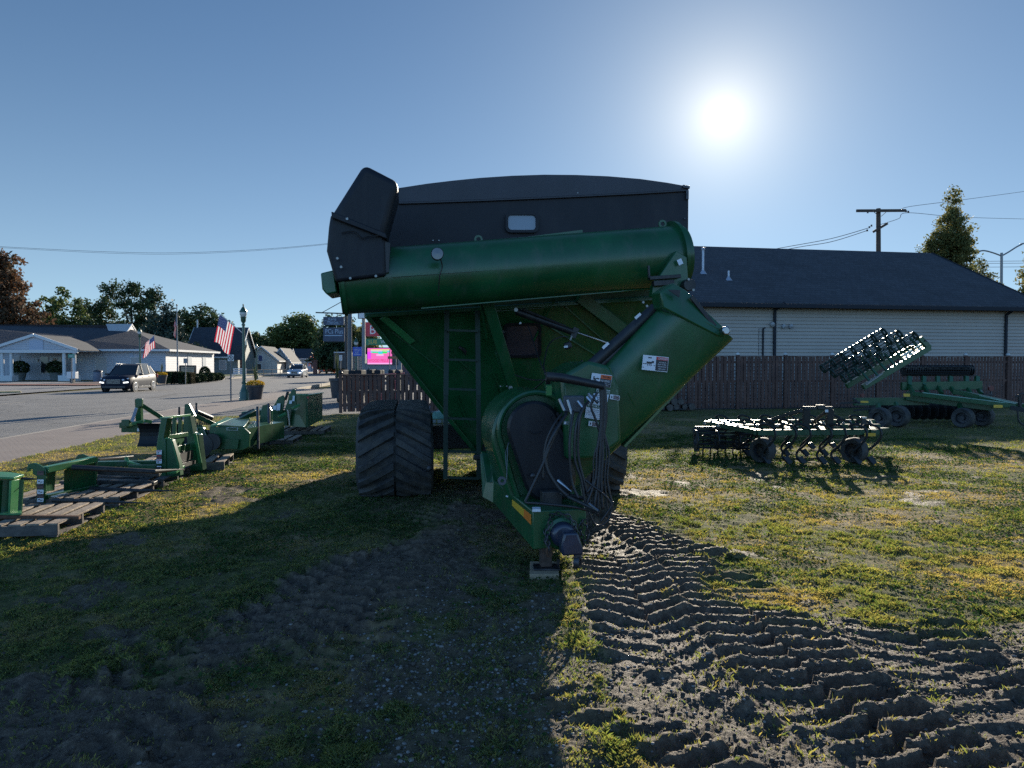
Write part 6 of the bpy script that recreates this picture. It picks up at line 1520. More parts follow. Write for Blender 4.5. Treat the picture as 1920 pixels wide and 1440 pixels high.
t = thing("field_cultivator", "low field cultivator with curved shanks, small wheels and rolling basket on the sunlit grass", "cultivator", (4.2, 12.0, 0))
cul = t
def bar(pts, w, h, nm, m=M_gloss, up=zv, bev=0.004):
    f = MB()
    for a, b in pts: f.bar(a, b, w, h, up=up)
    return f.build(nm, m, t, bevel=bev)
zc = 0.50
G = lambda px, d, z=zc: Vector(((px-960)/F*d, d, z))
xl, xr = 1.0, 1.0
bar([(G(1420, 11.25), G(1648, 11.35))], 0.09, 0.09, "front_bar")
bar([(G(1330, 13.2), G(1640, 13.3))], 0.09, 0.09, "rear_bar")
bar([(G(1370, 12.2), G(1650, 12.3))], 0.09, 0.09, "middle_bar")
for px in (1420, 1480, 1545, 1640): bar([(G(px, 11.25), G(px-70 if px == 1420 else px-10, 13.25))], 0.08, 0.08, "frame_rail")
bar([(G(1325, 13.1), G(1425, 11.3))], 0.10, 0.08, "frame_rail"); bar([(G(1645, 11.9), G(1664, 12.0, 0.5))], 0.12, 0.02, "end_plate")
for px in (1512, 1556): bar([(P(px, 768, 11.3), G(px, 11.35, 0.45))], 0.10, 0.08, "mast_post", M_gblk, up=(0, 1, 0))
bar([(P(1506, 765, 11.3), P(1561, 765, 11.3))], 0.06, 0.05, "mast_top", M_gblk)
bar([(P(1531, 763, 11.3), P(1545, 763, 11.3))], 0.10, 0.07, "mast_top", M_gblk); bar([(P(1552, 770, 11.3), P(1524, 792, 11.8))], 0.04, 0.04, "mast_stay", M_gblk)
bar([(P(1414, 797, 12.9), P(1502, 770, 11.6))], 0.05, 0.06, "top_link", M_gblk); bar([(P(1443, 785, 12.2), G(1443, 12.2, 0.5))], 0.06, 0.08, "link_post", M_gblk, up=(0, 1, 0)); bar([(P(1413, 795, 12.9), G(1413, 13.0, 0.5))], 0.05, 0.06, "link_post", M_gblk, up=(0, 1, 0))
bar([(P(1619, 782, 11.9), P(1618, 840, 11.9))], 0.07, 0.06, "jack_stand", M_gblk, up=(0, 1, 0)); bar([(P(1614, 783, 11.9), P(1623, 783, 11.9))], 0.09, 0.03, "jack_handle", M_steel)
f = MB(); decal(f, P(1621, 812, 11.24), P(1642, 812, 11.24), P(1621, 818, 11.24), base=0); f.build("yellow_reflector", [M_yellow], cul); f = MB(); decal(f, P(1547, 768, 11.23), P(1553, 768, 11.23), P(1547, 773, 11.23)); f.build("mast_decal", [M_white], cul)
random.seed(8)
def shank(x, y, nm="spring_shank"):
    f = MB(); pts = []
    for (dy, z) in ((0.05, 0.55), (0.11, 0.60), (0.02, 0.63), (-0.11, 0.58), (-0.14, 0.46), (-0.06, 0.32), (0.05, 0.20), (0.06, 0.10), (-0.03, 0.015)):
        pts.append(Vector((x-dy*0.75, y+dy*0.75, z)))
    sp_ = smooth_path(pts, 4); f.tube(sp_, 0.020, 6); b = len(sp_)
    f.prism([Vector((x+0.02, y-0.06, 0.0)), Vector((x-0.05, y+0.0, 0.11)), Vector((x+0.03, y+0.02, 0.13)), Vector((x+0.09, y-0.02, 0.04))], Vector((0.0, 0.012, 0)))
    o = f.build(nm, M_gblk, cul, smooth=True, cut=0.8)
    return o
for k in range(7):
    shank(G(1440+k*33+(k % 2)*6, 11.15).x, 11.2)
for k in range(7): shank(G(1400+k*36, 12.2).x, 12.15)
for k in range(7): shank(G(1352+k*42, 13.2).x, 13.15)
# rolling basket on the left
for k in range(2):
    f = MB(); a = G(1306+k*0, 12.3+k*0.5, 0.27); b = G(1425, 12.1+k*0.6, 0.27); n_b = 9
    for j in range(n_b):
        an = 2*math.pi*j/n_b; o_ = Vector((0, math.cos(an)*0.15, math.sin(an)*0.15)); tw = 2*math.pi*(j+1.2)/n_b; o2 = Vector((0, math.cos(tw)*0.15, math.sin(tw)*0.15))
        f.tube([a+o_, a.lerp(b, .5)+(o_+o2)*0.5, b+o2], 0.012, 5)
    for u in (0, 0.33, 0.66, 1.0):
        c = a.lerp(b, u); f.lathe(c, [(0.10, -0.01), (0.17, -0.01), (0.17, 0.01), (0.10, 0.01), (0.10, -0.01)], axis=(1, 0, 0), n=18, cap=False)
    f.build("rolling_basket", M_gblk, cul)
for k in range(8):
    px = 1318+k*14; f = MB(); p_ = P(px, 816, 12.6); f.tube([p_, p_+Vector((0.02, 0.03, -0.22)), p_+Vector((-0.03, -0.02, -0.44))], 0.014, 5); f.build("harrow_tine", M_gblk, cul)
bar([(G(1304, 12.5, 0.46), G(1418, 12.5, 0.46))], 0.06, 0.05, "harrow_bar", M_gblk); bar([(G(1304, 12.5, 0.46), G(1308, 12.4, 0.05))], 0.05, 0.09, "harrow_side", M_gblk, up=(1, 0, 0))
f = MB()
for k in range(26): f.lathe(G(1322+k*12.4, 12.2+0.5*math.sin(k*2.1), 0.56), [(0.02, -0.03), (0.03, -0.01), (0.03, 0.01), (0.012, 0.02), (0.012, 0.04)], n=6)
f.build("clamp_bolts", M_zinc, cul)
for px, py, r in ((1430, 845, 0.205), (1602, 845, 0.205)):
    c = P(px, py, 11.35); c.z = r; wheel(cul, c, r, 0.19, axis=(1, 0.7, 0), rim_c=M_dsteel)
    f = MB(); f.bar(c+Vector((0.13, 0, 0)), c+Vector((0.13, 0.05, 0.34)), 0.05, 0.05, up=(0, 1, 0)); f.build("wheel_arm", M_gblk, cul)
# ------------------------------------------------------------ folded tillage tool at the far right
t = thing("folding_tillage_tool", "big green folding tillage tool with one raised wing and four tyres near the tall fence", "tillage tool", (9.8, 18.5, 0))
til = t
W_ = lambda px, py, d: P(px, py, d)
bar([(W_(1600, 753, 19.0), W_(1740, 752, 18.6))], 0.18, 0.20, "main_frame", M_green); bar([(W_(1700, 742, 18.6), W_(1860, 762, 17.6))], 0.16, 0.22, "draw_beam", M_green)
bar([(W_(1700, 738, 19.2), W_(1880, 762, 17.4))], 0.10, 0.12, "draw_beam", M_green)
bar([(W_(1790, 734, 18.4), W_(1918, 762, 16.9))], 0.14, 0.12, "tongue", M_green); bar([(W_(1712, 738, 18.3), W_(1905, 762, 17.0))], 0.14, 0.10, "tongue", M_green)
f = MB(); f.bar(W_(1796, 731.5, 18.35), W_(1905, 757, 16.95), 0.09, 0.02); f.bar(W_(1730, 736, 18.2), W_(1900, 757, 17.1), 0.07, 0.02); f.build("tongue_cap", mat("tongue_pale_green", (0.22, 0.36, 0.28), 0.3, var=0.3), til)  # pale green strips along the tops of the tongue beams
bar([(W_(1895, 764, 16.9), W_(1935, 772, 16.6))], 0.10, 0.10, "hitch_arm", M_gblk); bar([(W_(1911, 740, 16.8), W_(1913, 765, 16.8))], 0.06, 0.06, "hitch_jack", M_gblk, up=(0, 1, 0)); 
f = MB(); f.tube(smooth_path([W_(1908, 770, 16.7), W_(1910, 788, 16.7), W_(1918, 796, 16.7), W_(1930, 792, 16.7)], 5), 0.022, 6); f.tube(smooth_path([W_(1904, 745, 16.7), W_(1918, 738, 16.7), W_(1930, 752, 16.7)], 5), 0.02, 6); f.build("hoses", M_hose, til, smooth=True)
for (px, py, d, r, w) in ((1650, 787, 17.3, 0.26, 0.24), (1684, 787, 17.8, 0.27, 0.26), (1806, 783, 17.5, 0.25, 0.24), (1842, 782, 18.0, 0.26, 0.26)):
    c = W_(px, py, d); c.z = r; wheel(til, c, r, w, axis=(1, 0.75, 0), rim_c=M_dsteel)
    f = MB(); f.bar(c, c+Vector((0.15, 0.4, 0.32)), 0.08, 0.08, up=(0, 1, 0)); f.build("axle_arm", M_green, til)
f = MB()
for (x0, y0, x1, y1, d) in ((1613.5, 751.5, 1628, 755, 17.6), (1694, 738, 1706, 743.5, 17.6), (1863, 759, 1880, 764.5, 16.8)): decal(f, W_(x0, y0, d), W_(x1, y0+0.3, d), W_(x0, y1, d))
f.build("yellow_decals", [M_yellow], til)
M_wingk = mat('dark_green_black_steel', (0.012, 0.03, 0.022), 0.42, var=0.3)
# raised wing: parallel frame with rows of rolling baskets
w0 = W_(1618, 726, 18.4); w1 = W_(1742, 652, 18.4)         # lower green beam, left end to right end
ud = (w1-w0).normalized(); vd = Vector((-ud.z, 0, ud.x))    # perpendicular, upwards
dp = Vector((0.0, 1.0, 0))
Lw = (w1-w0).length
bar([(w0, w1)], 0.12, 0.14, "wing_beam", M_green); bar([(w0+dp*0.9, w1+dp*0.9)], 0.12, 0.14, "wing_beam", M_green)
bar([(w1, w1+dp*0.9)], 0.12, 0.14, "wing_cross", M_green); bar([(w1, w1+vd*0.35-ud*0.08)], 0.10, 0.12, "wing_end", M_green)
f = MB()
for a, b in ((0.62, 0.78), (0.82, 0.92)):
    for o_ in (0.12, 0.20): f.bar(w0+ud*Lw*a+vd*o_*1.0-dp*0.05, w0+ud*Lw*b+vd*o_-dp*0.05, 0.03, 0.04)
f.build("wing_slat", mat("bare_bright_metal", (0.6, 0.6, 0.5), 0.5, metal=0.8), til)
f = MB()
for k in range(7):
    a = 0.12+k*0.13; f.bar(w0+ud*Lw*a, w0+ud*Lw*a+vd*0.42+dp*0.2, 0.05, 0.05, up=(0, 1, 0)); f.bar(w0+ud*Lw*(a-.03)+dp*0.9, w0+ud*Lw*a+vd*0.5+dp*0.9, 0.05, 0.05, up=(0, 1, 0))
f.build("wing_hangers", M_gloss, til)
for r_ in range(3):
    f = MB(); o_ = vd*(0.42+0.17*r_)+dp*(0.1+0.35*r_); sx = -0.16-0.02*r_; ex_ = 0.95-0.08*r_
    a = w0+ud*Lw*sx*0.9+o_; b = w0+ud*Lw*ex_+o_; rr = 0.115
    q1 = vd; q2 = dp
    for j in range(8):
        an = 2*math.pi*j/8; an2 = an+1.4
        f.tube([a+(q1*math.cos(an)+q2*math.sin(an))*rr, a.lerp(b, .5)+(q1*math.cos(an+.7)+q2*math.sin(an+.7))*rr, b+(q1*math.cos(an2)+q2*math.sin(an2))*rr], 0.011, 5)
    for j in range(7): f.lathe(a.lerp(b, j/6), [(0.06, -0.012), (0.135, -0.012), (0.135, 0.012), (0.06, 0.012), (0.06, -0.012)], axis=ud, n=14, cap=False)
    for j in range(16): c = a.lerp(b, (j+.5)/16); f.box(c+q1*(rr*1.08)-q2*0.03, (0.045, 0.05, 0.035), rot=Matrix.Rotation(-math.atan2(ud.z, ud.x), 3, 'Y'))
    f.build("wing_basket", M_wingk, til, smooth=False)
f = MB(); f.bar(W_(1735, 640, 18.6), W_(1712, 630, 18.6), 0.02); f.bar(W_(1712, 626, 18.6), W_(1738, 640, 18.3), 0.02)
f.build("wing_tine", M_gblk, til)
f = MB(); f.tube([W_(1622, 720, 18.2), W_(1650, 703, 18.2)], 0.02, 6); f.tube([W_(1624, 722, 18.1), W_(1655, 700, 18.1)], 0.016, 6); f.build("wing_rod", M_zinc, til)
# right hand folded wing, seen level
bar([(W_(1690, 724, 19.2), W_(1840, 722, 19.0))], 0.12, 0.22, "stowed_beam", M_green); bar([(W_(1690, 704, 19.6), W_(1832, 704, 19.4))], 0.05, 0.03, "stowed_rail", M_gblk)
f = MB()
for j in range(30):
    px = 1694+j*4.4; f.box(W_(px, 688+(j % 3), 19.3), (0.05, 0.10, 0.05)); f.lathe(W_(px, 694, 19.4), [(0.05, -0.012), (0.15, -0.012), (0.15, 0.012), (0.05, 0.012)], axis=(1, 0, 0), n=10)
for z in (688, 692, 697, 701): f.tube([W_(1690, z, 19.3), W_(1818, z+.5, 19.2)], 0.018, 5)
f.build("stowed_basket", M_gblk, til)
f = MB()
for px in (1705, 1732, 1758, 1782, 1812, 1832): f.bar(W_(px, 706, 19.2), W_(px, 722, 19.1), 0.10, 0.08, up=(0, 1, 0)); f.bar(W_(px, 724, 19.1), W_(px+8, 738, 18.8), 0.08, 0.08, up=(0, 1, 0))
f.build("stowed_bracket", M_green, til)
f = MB()
for j in range(14):
    px = 1640+j*15; c = W_(px, 772, 19.4); c.z = 0.30; f.lathe(c, [(0.05, -0.012), (0.24, 0.02), (0.25, 0.02), (0.06, -0.02)], axis=(1, 0.3, 0), n=18)
for y_ in (765, 778): f.tube([W_(1640, y_, 19.4), W_(1850, y_, 19.4)], 0.03, 6)
f.build("disc_gang", M_gblk, til, smooth=True)
bar([(W_(1577, 756, 18.6), W_(1620, 754, 18.4))], 0.06, 0.05, "rear_hitch", M_gblk); bar([(W_(1598, 746, 18.4), W_(1612, 757, 18.3))], 0.05, 0.05, "rear_light_arm", M_gblk); bar([(W_(1600, 770, 18.8), W_(1640, 765, 18.6))], 0.05, 0.05, "rear_hitch", M_gblk)
f = MB(); f.lathe(W_(1617, 741, 18.4), [(0.05, -0.03), (0.05, 0.03)], axis=(0, 1, 0), n=10); f.lathe(W_(1858, 728, 18.8), [(0.07, -0.03), (0.07, 0.03)], axis=(0, 1, 0), n=10); f.build("marker_lamp", mat("dull_red_lens", (0.12, 0.02, 0.02), 0.3), til)
bar([(W_(1858, 735, 18.8), W_(1856, 745, 18.6))], 0.05, 0.05, "lamp_arm", M_gblk, up=(0, 1, 0)); bar([(W_(1843, 739, 18.6), W_(1862, 741, 18.6))], 0.05, 0.04, "lamp_arm", M_gblk)
# ------------------------------------------------------------ cars
def suv(name, label, loc, rz, paint, L=4.5, Wd=1.86, H=1.66, lights=True, pickup=False):
    t = thing(name, label, "car" if not pickup else "pickup", loc, rz)
    M_cg = bpy.data.materials.get("car_glass") or mat("car_glass", (0.02, 0.025, 0.03), 0.15, spec=0.4)
    M_rim = bpy.data.materials.get("alloy_rim") or mat("alloy_rim", (0.45, 0.45, 0.46), 0.25, metal=0.9)
    hw = Wd/2; hb = L/2
    # stations from nose (y=-hb) to tail: y, zbottom, zshoulder, half width, crown
    st = [(-hb, 0.42, 0.66, hw*0.66, 0.02), (-hb+0.05, 0.26, 0.84, hw*0.84, 0.04), (-hb+0.25, 0.20, 0.94, hw*0.95, 0.06), (-hb+0.7, 0.19, 1.0, hw, 0.07), (-hb+1.25, 0.19, 1.06, hw, 0.05), (0.0, 0.19, 1.08, hw, 0.0), (hb-1.0, 0.19, 1.10, hw, 0), (hb-0.35, 0.22, 1.10, hw*0.97, 0), (hb-0.07, 0.28, 1.06, hw*0.88, 0), (hb, 0.42, 0.95, hw*0.78, 0)]
    f = MB(); rows = []
    for y, zb, zs, w_, cr in st:
        half = [(w_*0.80, zb), (w_*0.97, zb+0.10), (w_*1.0, (zb+zs)/2), (w_*0.985, zs-0.12), (w_*0.90, zs-0.01), (w_*0.5, zs+cr*0.8), (0, zs+cr)]
        row = [(-x, y, z) for x, z in half] + [(x, y, z) for x, z in half[::-1][1:]]
        rows.append(row)
    n = len(rows[0]); V = [p for r_ in rows for p in r_]; Fs = []
    for i in range(len(rows)-1):
        for k in range(n-1): Fs.append((i*n+k, i*n+k+1, (i+1)*n+k+1, (i+1)*n+k))
        Fs.append((i*n+n-1, i*n, (i+1)*n, (i+1)*n+n-1))
    Fs.append(tuple(range(n))); Fs.append(tuple((len(rows)-1)*n+k for k in range(n))[::-1])
    f.add(V, Fs); body = f.build("body", paint, t, smooth=True, world=False, cut=0.9)
    # glasshouse
    if pickup: gs = [(-hb+1.35, 1.02, hw*0.86, 0.02), (-hb+1.95, H-0.08, hw*0.70, 0.03), (-hb+2.6, H, hw*0.72, 0.02), (0.35, H-0.05, hw*0.70, 0.02), (0.45, 1.08, hw*0.86, 0.02)]
    else: gs = [(-hb+1.20, 1.05, hw*0.86, 0.02), (-hb+1.95, H-0.09, hw*0.72, 0.03), (-hb+2.5, H-0.01, hw*0.73, 0.03), (0.9, H-0.02, hw*0.70, 0.03), (hb-0.62, H-0.13, hw*0.66, 0.02), (hb-0.18, 1.08, hw*0.80, 0.02)]
    f = MB(); rows = []
    for y, z, w_, cr in gs: rows.append([(-hw*0.89, y if z < 1.2 else y, 1.03), (-w_, y, z), (-w_*0.5, y, z+cr), (0, y, z+cr*1.2), (w_*0.5, y, z+cr), (w_, y, z), (hw*0.89, y, 1.03)])
    n = 7; V = [p for r_ in rows for p in r_]; Fs = []; mi = []
    f.v = V
    for i in range(len(rows)-1):
        for k in range(n-1):
            front = i == 0 or i == len(rows)-2; side = k in (0, n-2)
            f.f.append((i*n+k, i*n+k+1, (i+1)*n+k+1, (i+1)*n+k)); f.m.append(1 if (front or side) else 0)
    gh = f.build("cabin", [paint, M_cg], t, smooth=True, world=False, cut=0.5)
    # pillars in body colour over the glass
    def pil(a, b, w_=0.06):
        g_ = MB(); 
        for s in (-1, 1): g_.bar((s*a[0], a[1], a[2]), (s*b[0], b[1], b[2]), w_, 0.035, up=(s, 0, 0.2))
        return g_
    pls = [((hw*0.885, gs[0][0]+0.02, 1.05), (gs[1][2]*1.01, gs[1][0], gs[1][1])), ((hw*0.90, 0.05, 1.05), (gs[2][2]*1.01, 0.0, H-0.03)), ((hw*0.885, gs[-1][0]-0.02, 1.05), (gs[-2][2]*1.01, gs[-2][0], gs[-2][1]))]
    if not pickup: pls.append(((hw*0.90, hb-1.15, 1.05), (gs[3][2]*1.01, hb-1.15, H-0.06)))
    g_ = MB()
    for a, b in pls:
        for s in (-1, 1): g_.bar((s*a[0], a[1], a[2]), (s*b[0], b[1], b[2]), 0.07, 0.03, up=(s, 0, 0.2))
    g_.build("pillars", paint, t, world=False)
    if not pickup:
        g_ = MB()
        for s in (-1, 1): g_.bar((s*hw*0.66, -0.5, H+0.04), (s*hw*0.63, hb-0.8, H+0.0), 0.035, 0.035)
        g_.build("roof_rails", M_rim, t, world=False)
    for sx in (-1, 1):
        for sy in (-hb+0.88, hb-0.85):
            m = MB(); m.lathe((sx*(hw-0.005), sy, 0.36), [(0.395, -0.02), (0.42, 0.0), (0.42, 0.012)], axis=(sx, 0, 0), n=24); m.build("wheel_arch", M_dblack, t, world=False)
            m = MB(); m.lathe((sx*(hw-0.11), sy, 0.345), [(0.2, -0.1), (0.33, -0.11), (0.345, -0.06), (0.345, 0.08), (0.325, 0.12), (0.25, 0.13)], axis=(sx, 0, 0), n=24, cap=False); w_ = m.build("wheel", M_rubber, t, smooth=True, world=False, cut=0.6)
            m = MB(); m.lathe((sx*(hw-0.11), sy, 0.345), [(0.25, 0.13), (0.235, 0.135), (0.22, 0.11)], axis=(sx, 0, 0), n=24)
            for k in range(10):
                a = 2*math.pi*k/10; m.bar((sx*(hw+0.022), sy, 0.345), (sx*(hw+0.02), sy+0.235*math.cos(a), 0.345+0.235*math.sin(a)), 0.03, 0.02, up=(sx, 0, 0))
            m.build("rim", M_rim, w_, world=False)
    M_hl = mat("headlight_glass", (0.5, 0.52, 0.55), 0.12, spec=1.0) if "headlight_glass" not in bpy.data.materials else bpy.data.materials["headlight_glass"]
    for s in (-1, 1):
        m = MB(); m.prism([(s*hw*0.50, -hb+0.02, 0.80), (s*hw*0.90, -hb+0.20, 0.90), (s*hw*0.88, -hb+0.17, 0.82), (s*hw*0.56, -hb+0.0, 0.72)], (0, -0.03, 0)); m.build("headlight", M_hl, t, world=False, bevel=0.008)
        if lights:
            m = MB(); m.bar((s*hw*0.62, -hb-0.03, 0.60), (s*hw*0.90, -hb+0.08, 0.63), 0.05, 0.07); m.build("running_light", M_lamp_on, t, world=False)
        m = MB(); m.box((s*(hw+0.10), -hb+1.45, 1.10), (0.22, 0.12, 0.14)); m.build("mirror", M_dblack, t, world=False, bevel=0.03)
        m = MB(); m.box((s*hw*0.86, hb-0.04, 0.98), (0.22, 0.06, 0.22)); m.build("tail_light", M_dred, t, world=False, bevel=0.01)
        m = MB(); m.bar((s*(hw+0.004), -0.35, 0.93), (s*(hw+0.004), -0.15, 0.94), 0.02, 0.03); m.bar((s*(hw+0.004), 0.65, 0.95), (s*(hw+0.004), 0.85, 0.96), 0.02, 0.03); m.build("door_handle", M_rim, t, world=False)
        m = MB()
        for y in (-0.55, 0.42, 1.25): m.bar((s*(hw*0.985+0.01), y, 0.35), (s*(hw*0.96+0.01), y+0.02, 1.02), 0.012, 0.006, up=(s, 0, 0))
        m.build("door_gap", M_dblack, t, world=False)
        m = MB(); m.bar((s*(hw+0.0), -hb+1.3, 0.27), (s*hw, hb-1.3, 0.27), 0.05, 0.10); m.bar((s*(hw+0.01), -hb+1.35, 0.34), (s*(hw+0.01), hb-1.35, 0.34), 0.02, 0.025, m=1); m.build("sill", [M_dblack, M_rim], t, world=False)
    m = MB(); m.prism([(-hw*0.48, -hb-0.005, 0.80), (hw*0.48, -hb-0.005, 0.80), (hw*0.36, -hb-0.0, 0.52), (-hw*0.36, -hb, 0.52)], (0, -0.02, 0)); gr = m.build("grille", M_dblack, t, world=False)
    m = MB()
    for z in (0.57, 0.64, 0.71, 0.78): m.bar((-hw*0.42, -hb-0.035, z), (hw*0.42, -hb-0.035, z), 0.02, 0.012)
    m.build("grille_bars", M_rim, gr, world=False)
    m = MB(); m.box((0, -hb+0.03, 0.33), (Wd*0.72, 0.14, 0.14)); m.build("bumper_intake", M_dblack, t, world=False, bevel=0.02)
    return t
M_lamp_on = mat("running_light_on", (0.9, 0.9, 0.9), 0.3, emit=(1.0, 0.98, 0.92), estr=1.2)
M_navy = mat("deep_navy_car_paint", (0.006, 0.010, 0.022), 0.5, coat=0.0, spec=0.2)
M_silver = mat("silver_car_paint", (0.45, 0.46, 0.48), 0.25, coat=0.8, metal=0.5)
M_grey = mat("grey_car_paint", (0.22, 0.23, 0.25), 0.3, coat=0.6, metal=0.3)
def road_at(px, py, z=ROADZ): p = PZ(px, py, z); return p
RZ = math.atan(RS)
p = road_at(219, 735); suv("parked_suv", "dark navy SUV driving on the street in front of the white building", (p.x, p.y+1.5, ROADZ), RZ, M_navy, H=1.74)["category"] = "car"
bpy.data.objects["parked_suv"].name = "dark_suv"
WM["dark_suv"] = WM["parked_suv"]
p = road_at(554, 708); suv("silver_suv", "silver SUV with lit lamps coming down the street in the distance", (p.x, p.y+1, ROADZ), RZ, M_silver)
p = road_at(634, 699.5); suv("parked_pickup", "grey pickup parked far down the street left of the low fence", (p.x+0.5, p.y, ROADZ), RZ, M_grey, L=5.6, Wd=1.95, H=1.85, lights=False, pickup=True)

# ------------------------------------------------------------ white building across the street
M_wsid = siding("white_siding", (0.38, 0.39, 0.42), 0.2, 0.05)
M_wtrim = mat("white_trim", (0.52, 0.52, 0.52), 0.5)
M_panel = mat("pale_blue_panel", (0.34, 0.38, 0.46), 0.6)
M_wroof = shingle("blue_black_shingles", (0.030, 0.036, 0.048), (0.045, 0.052, 0.066))
M_glass = mat("dark_window_glass", (0.03, 0.035, 0.04), 0.1, spec=0.8)
M_curt = mat("curtained_window", (0.30, 0.29, 0.29), 0.3)
def gfr(origin, ux):
    U = Vector((ux[0], ux[1], 0)).normalized(); V = Vector((-U.y, U.x, 0)); O = Vector(origin)
    return (lambda u, v, z: O + U*u + V*v + zv*z), U, V
C0 = P(311, 690, 75); C0.z = -0.15
Bq, BU_, BV_ = gfr(C0, (1, 0.1))        # u negative to the left, v back
wb = thing("white_building", "long low white building with dark hip roof and columned portico across the street", "building", C0)
f = MB(); LW = 27; DW = 16; HW = 3.2
f.add([Bq(-LW, 0, 0), Bq(0, 0, 0), Bq(0, DW, 0), Bq(-LW, DW, 0), Bq(-LW, 0, HW), Bq(0, 0, HW), Bq(0, DW, HW), Bq(-LW, DW, HW)], [(0, 1, 5, 4), (1, 2, 6, 5), (2, 3, 7, 6), (3, 0, 4, 7)])
f.build("wall", M_wsid, wb)
f = MB(); o_ = 0.6; RZ_ = 6.25; hz = HW+0.0
e = [Bq(-LW, -o_, hz), Bq(o_, -o_, hz), Bq(o_, DW+o_, hz), Bq(-LW, DW+o_, hz)]; r1 = Bq(-7.0, DW/2, RZ_-0.5); r0 = Bq(-LW, DW/2, RZ_-0.1); r1t = Bq(-7.0, DW/2, RZ_-0.1)
f.face([e[0], e[1], r1, r1t, r0]); f.face([e[1], e[2], r1]); f.face([e[2], e[3], r0, r1t, r1])
f.build("roof", M_wroof, wb)
f = MB(); f.bar(e[0]-zv*0.09, e[1]-zv*0.09, 0.06, 0.22); f.bar(e[1]-zv*0.09, e[2]-zv*0.09, 0.06, 0.22); f.build("fascia", M_wtrim, wb)
# little gable at the ridge end
g0, g1, g2 = Bq(-7.0+0.35, DW/2-1.35, RZ_-0.95), Bq(-7.0+0.35, DW/2+1.35, RZ_-0.95), Bq(-7.0+0.35, DW/2, RZ_-0.02)
f = MB(); f.bar(g0, g2, 0.10, 0.16); f.bar(g1, g2, 0.10, 0.16); f.build("gable_trim", M_wtrim, wb)
f = MB(); f.face([g0, g1, g2]); f.prism([g0, g2, Bq(-9.5, DW/2, RZ_-0.02), Bq(-8.6, DW/2-1.35, RZ_-0.95)], zv*0.05); f.build("gable_vent", M_side, wb)
def fpt(px, py, v=0.0):
    """point on the building's front (v metres behind it)"""
    a = P(px, py, 1.0); n = BV_; o = C0 + BV_*v; d = o.dot(n)/(a.x*n.x+n.y); return P(px, py, d)
def panel(x0, y0, x1, y1, v, m, nm, th=0.06, par=None):
    mb = MB(); mb.prism([fpt(x0, y0, v), fpt(x1, y0, v), fpt(x1, y1, v), fpt(x0, y1, v)], -BV_*th); return mb.build(nm, m, par or wb)
for x0, x1, y0, y1, mg in ((77, 90, 669, 699, M_glass), (180, 200, 670, 700, M_curt), (245, 262, 670, 690, M_curt), (25, 37, 668, 700, M_curt)):
    fo = panel(x0-1, y0-1, x1+1, y1+1, 0, M_wtrim, "window_frame", 0.05); panel(x0, y0, x1, y1, -0.05, mg, "pane", 0.02, fo)
do = panel(94, 669, 117, 701, 0, M_wtrim, "door", 0.06); panel(99, 672, 107, 699, -0.06, M_glass, "pane", 0.02, do); panel(110, 672, 115, 699, -0.06, M_glass, "pane", 0.02, do)
panel(244, 662, 250, 700, 0.0, M_panel, "wall_panel", 0.03)
for k, t_ in enumerate((6.5, 11.5)):
    mb = MB(); mb.prism([Bq(0.0, t_, 0.2), Bq(0, t_+1.3, 0.2), Bq(0, t_+1.3, HW-0.1), Bq(0, t_, HW-0.1)], BU_*0.05); mb.build("wall_panel", mat("grey_wall_panel", (0.30, 0.33, 0.36), 0.6) if k == 0 else bpy.data.materials["grey_wall_panel"], wb)
for s_ in (70, 152):
    mb = MB(); mb.box(fpt(s_, 676, -0.06), (0.12, 0.12, 0.3)); mb.build("wall_lamp", M_cap, wb)
# portico
pv = -5.0
pk = fpt(65, 628, pv); el = fpt(-22, 654, pv); er = fpt(146, 656, pv)
f = MB()
bz = er.z
gl = [Vector((el.x, el.y, bz)), er, pk]
f.prism([gl[0]+zv*0.02, gl[1]+zv*0.02, gl[2]-zv*0.06], BV_*0.12); f.build("portico_gable", M_wsid, wb)
f = MB(); f.prism([fpt(55, 638, pv-0.01), fpt(81, 638, pv-0.01), fpt(81, 656, pv-0.01), fpt(55, 656, pv-0.01)], -BV_*0.03); f.build("gable_panel", M_panel, wb)
f = MB(); f.bar(gl[0]-BV_*0.15, gl[2]-BV_*0.15, 0.14, 0.26); f.bar(gl[1]-BV_*0.15, gl[2]-BV_*0.15, 0.14, 0.26); f.bar(gl[1]-zv*0.06-BV_*0.1, gl[1]+BV_*4.5-zv*0.06, 0.1, 0.2); f.bar(gl[0]-zv*0.15, gl[1]-zv*0.15, 0.2, 0.3); f.build("portico_trim", M_wtrim, wb)
f = MB(); bk = BV_*6.5
f.prism([gl[2], gl[1]+BU_*0.2-zv*0.05, gl[1]+BU_*0.2-zv*0.05+bk, gl[2]+bk], zv*0.06); f.prism([gl[2], gl[0]-BU_*0.2, gl[0]-BU_*0.2+bk, gl[2]+bk], zv*0.06); f.build("portico_roof", shingle("portico_grey_shingles", (0.07, 0.072, 0.075), (0.10, 0.10, 0.105)), wb)  # portico shingles a paler grey than the main roof
for px in (4, 21, 120, 139):
    a = fpt(px, 660, pv+0.2); f = MB(); f.cyl(Vector((a.x, a.y, 0.15)), Vector((a.x, a.y, bz-0.2)), 0.16, 14); f.build("column", M_wtrim, wb, smooth=True, cut=0.5)
for px in (12, 130):
    a = fpt(px, 700, pv+0.2); f = MB(); f.box((a.x, a.y, 0.13), (1.7, 0.9, 0.56)); f.build("column_base", M_wtrim, wb, bevel=0.02)
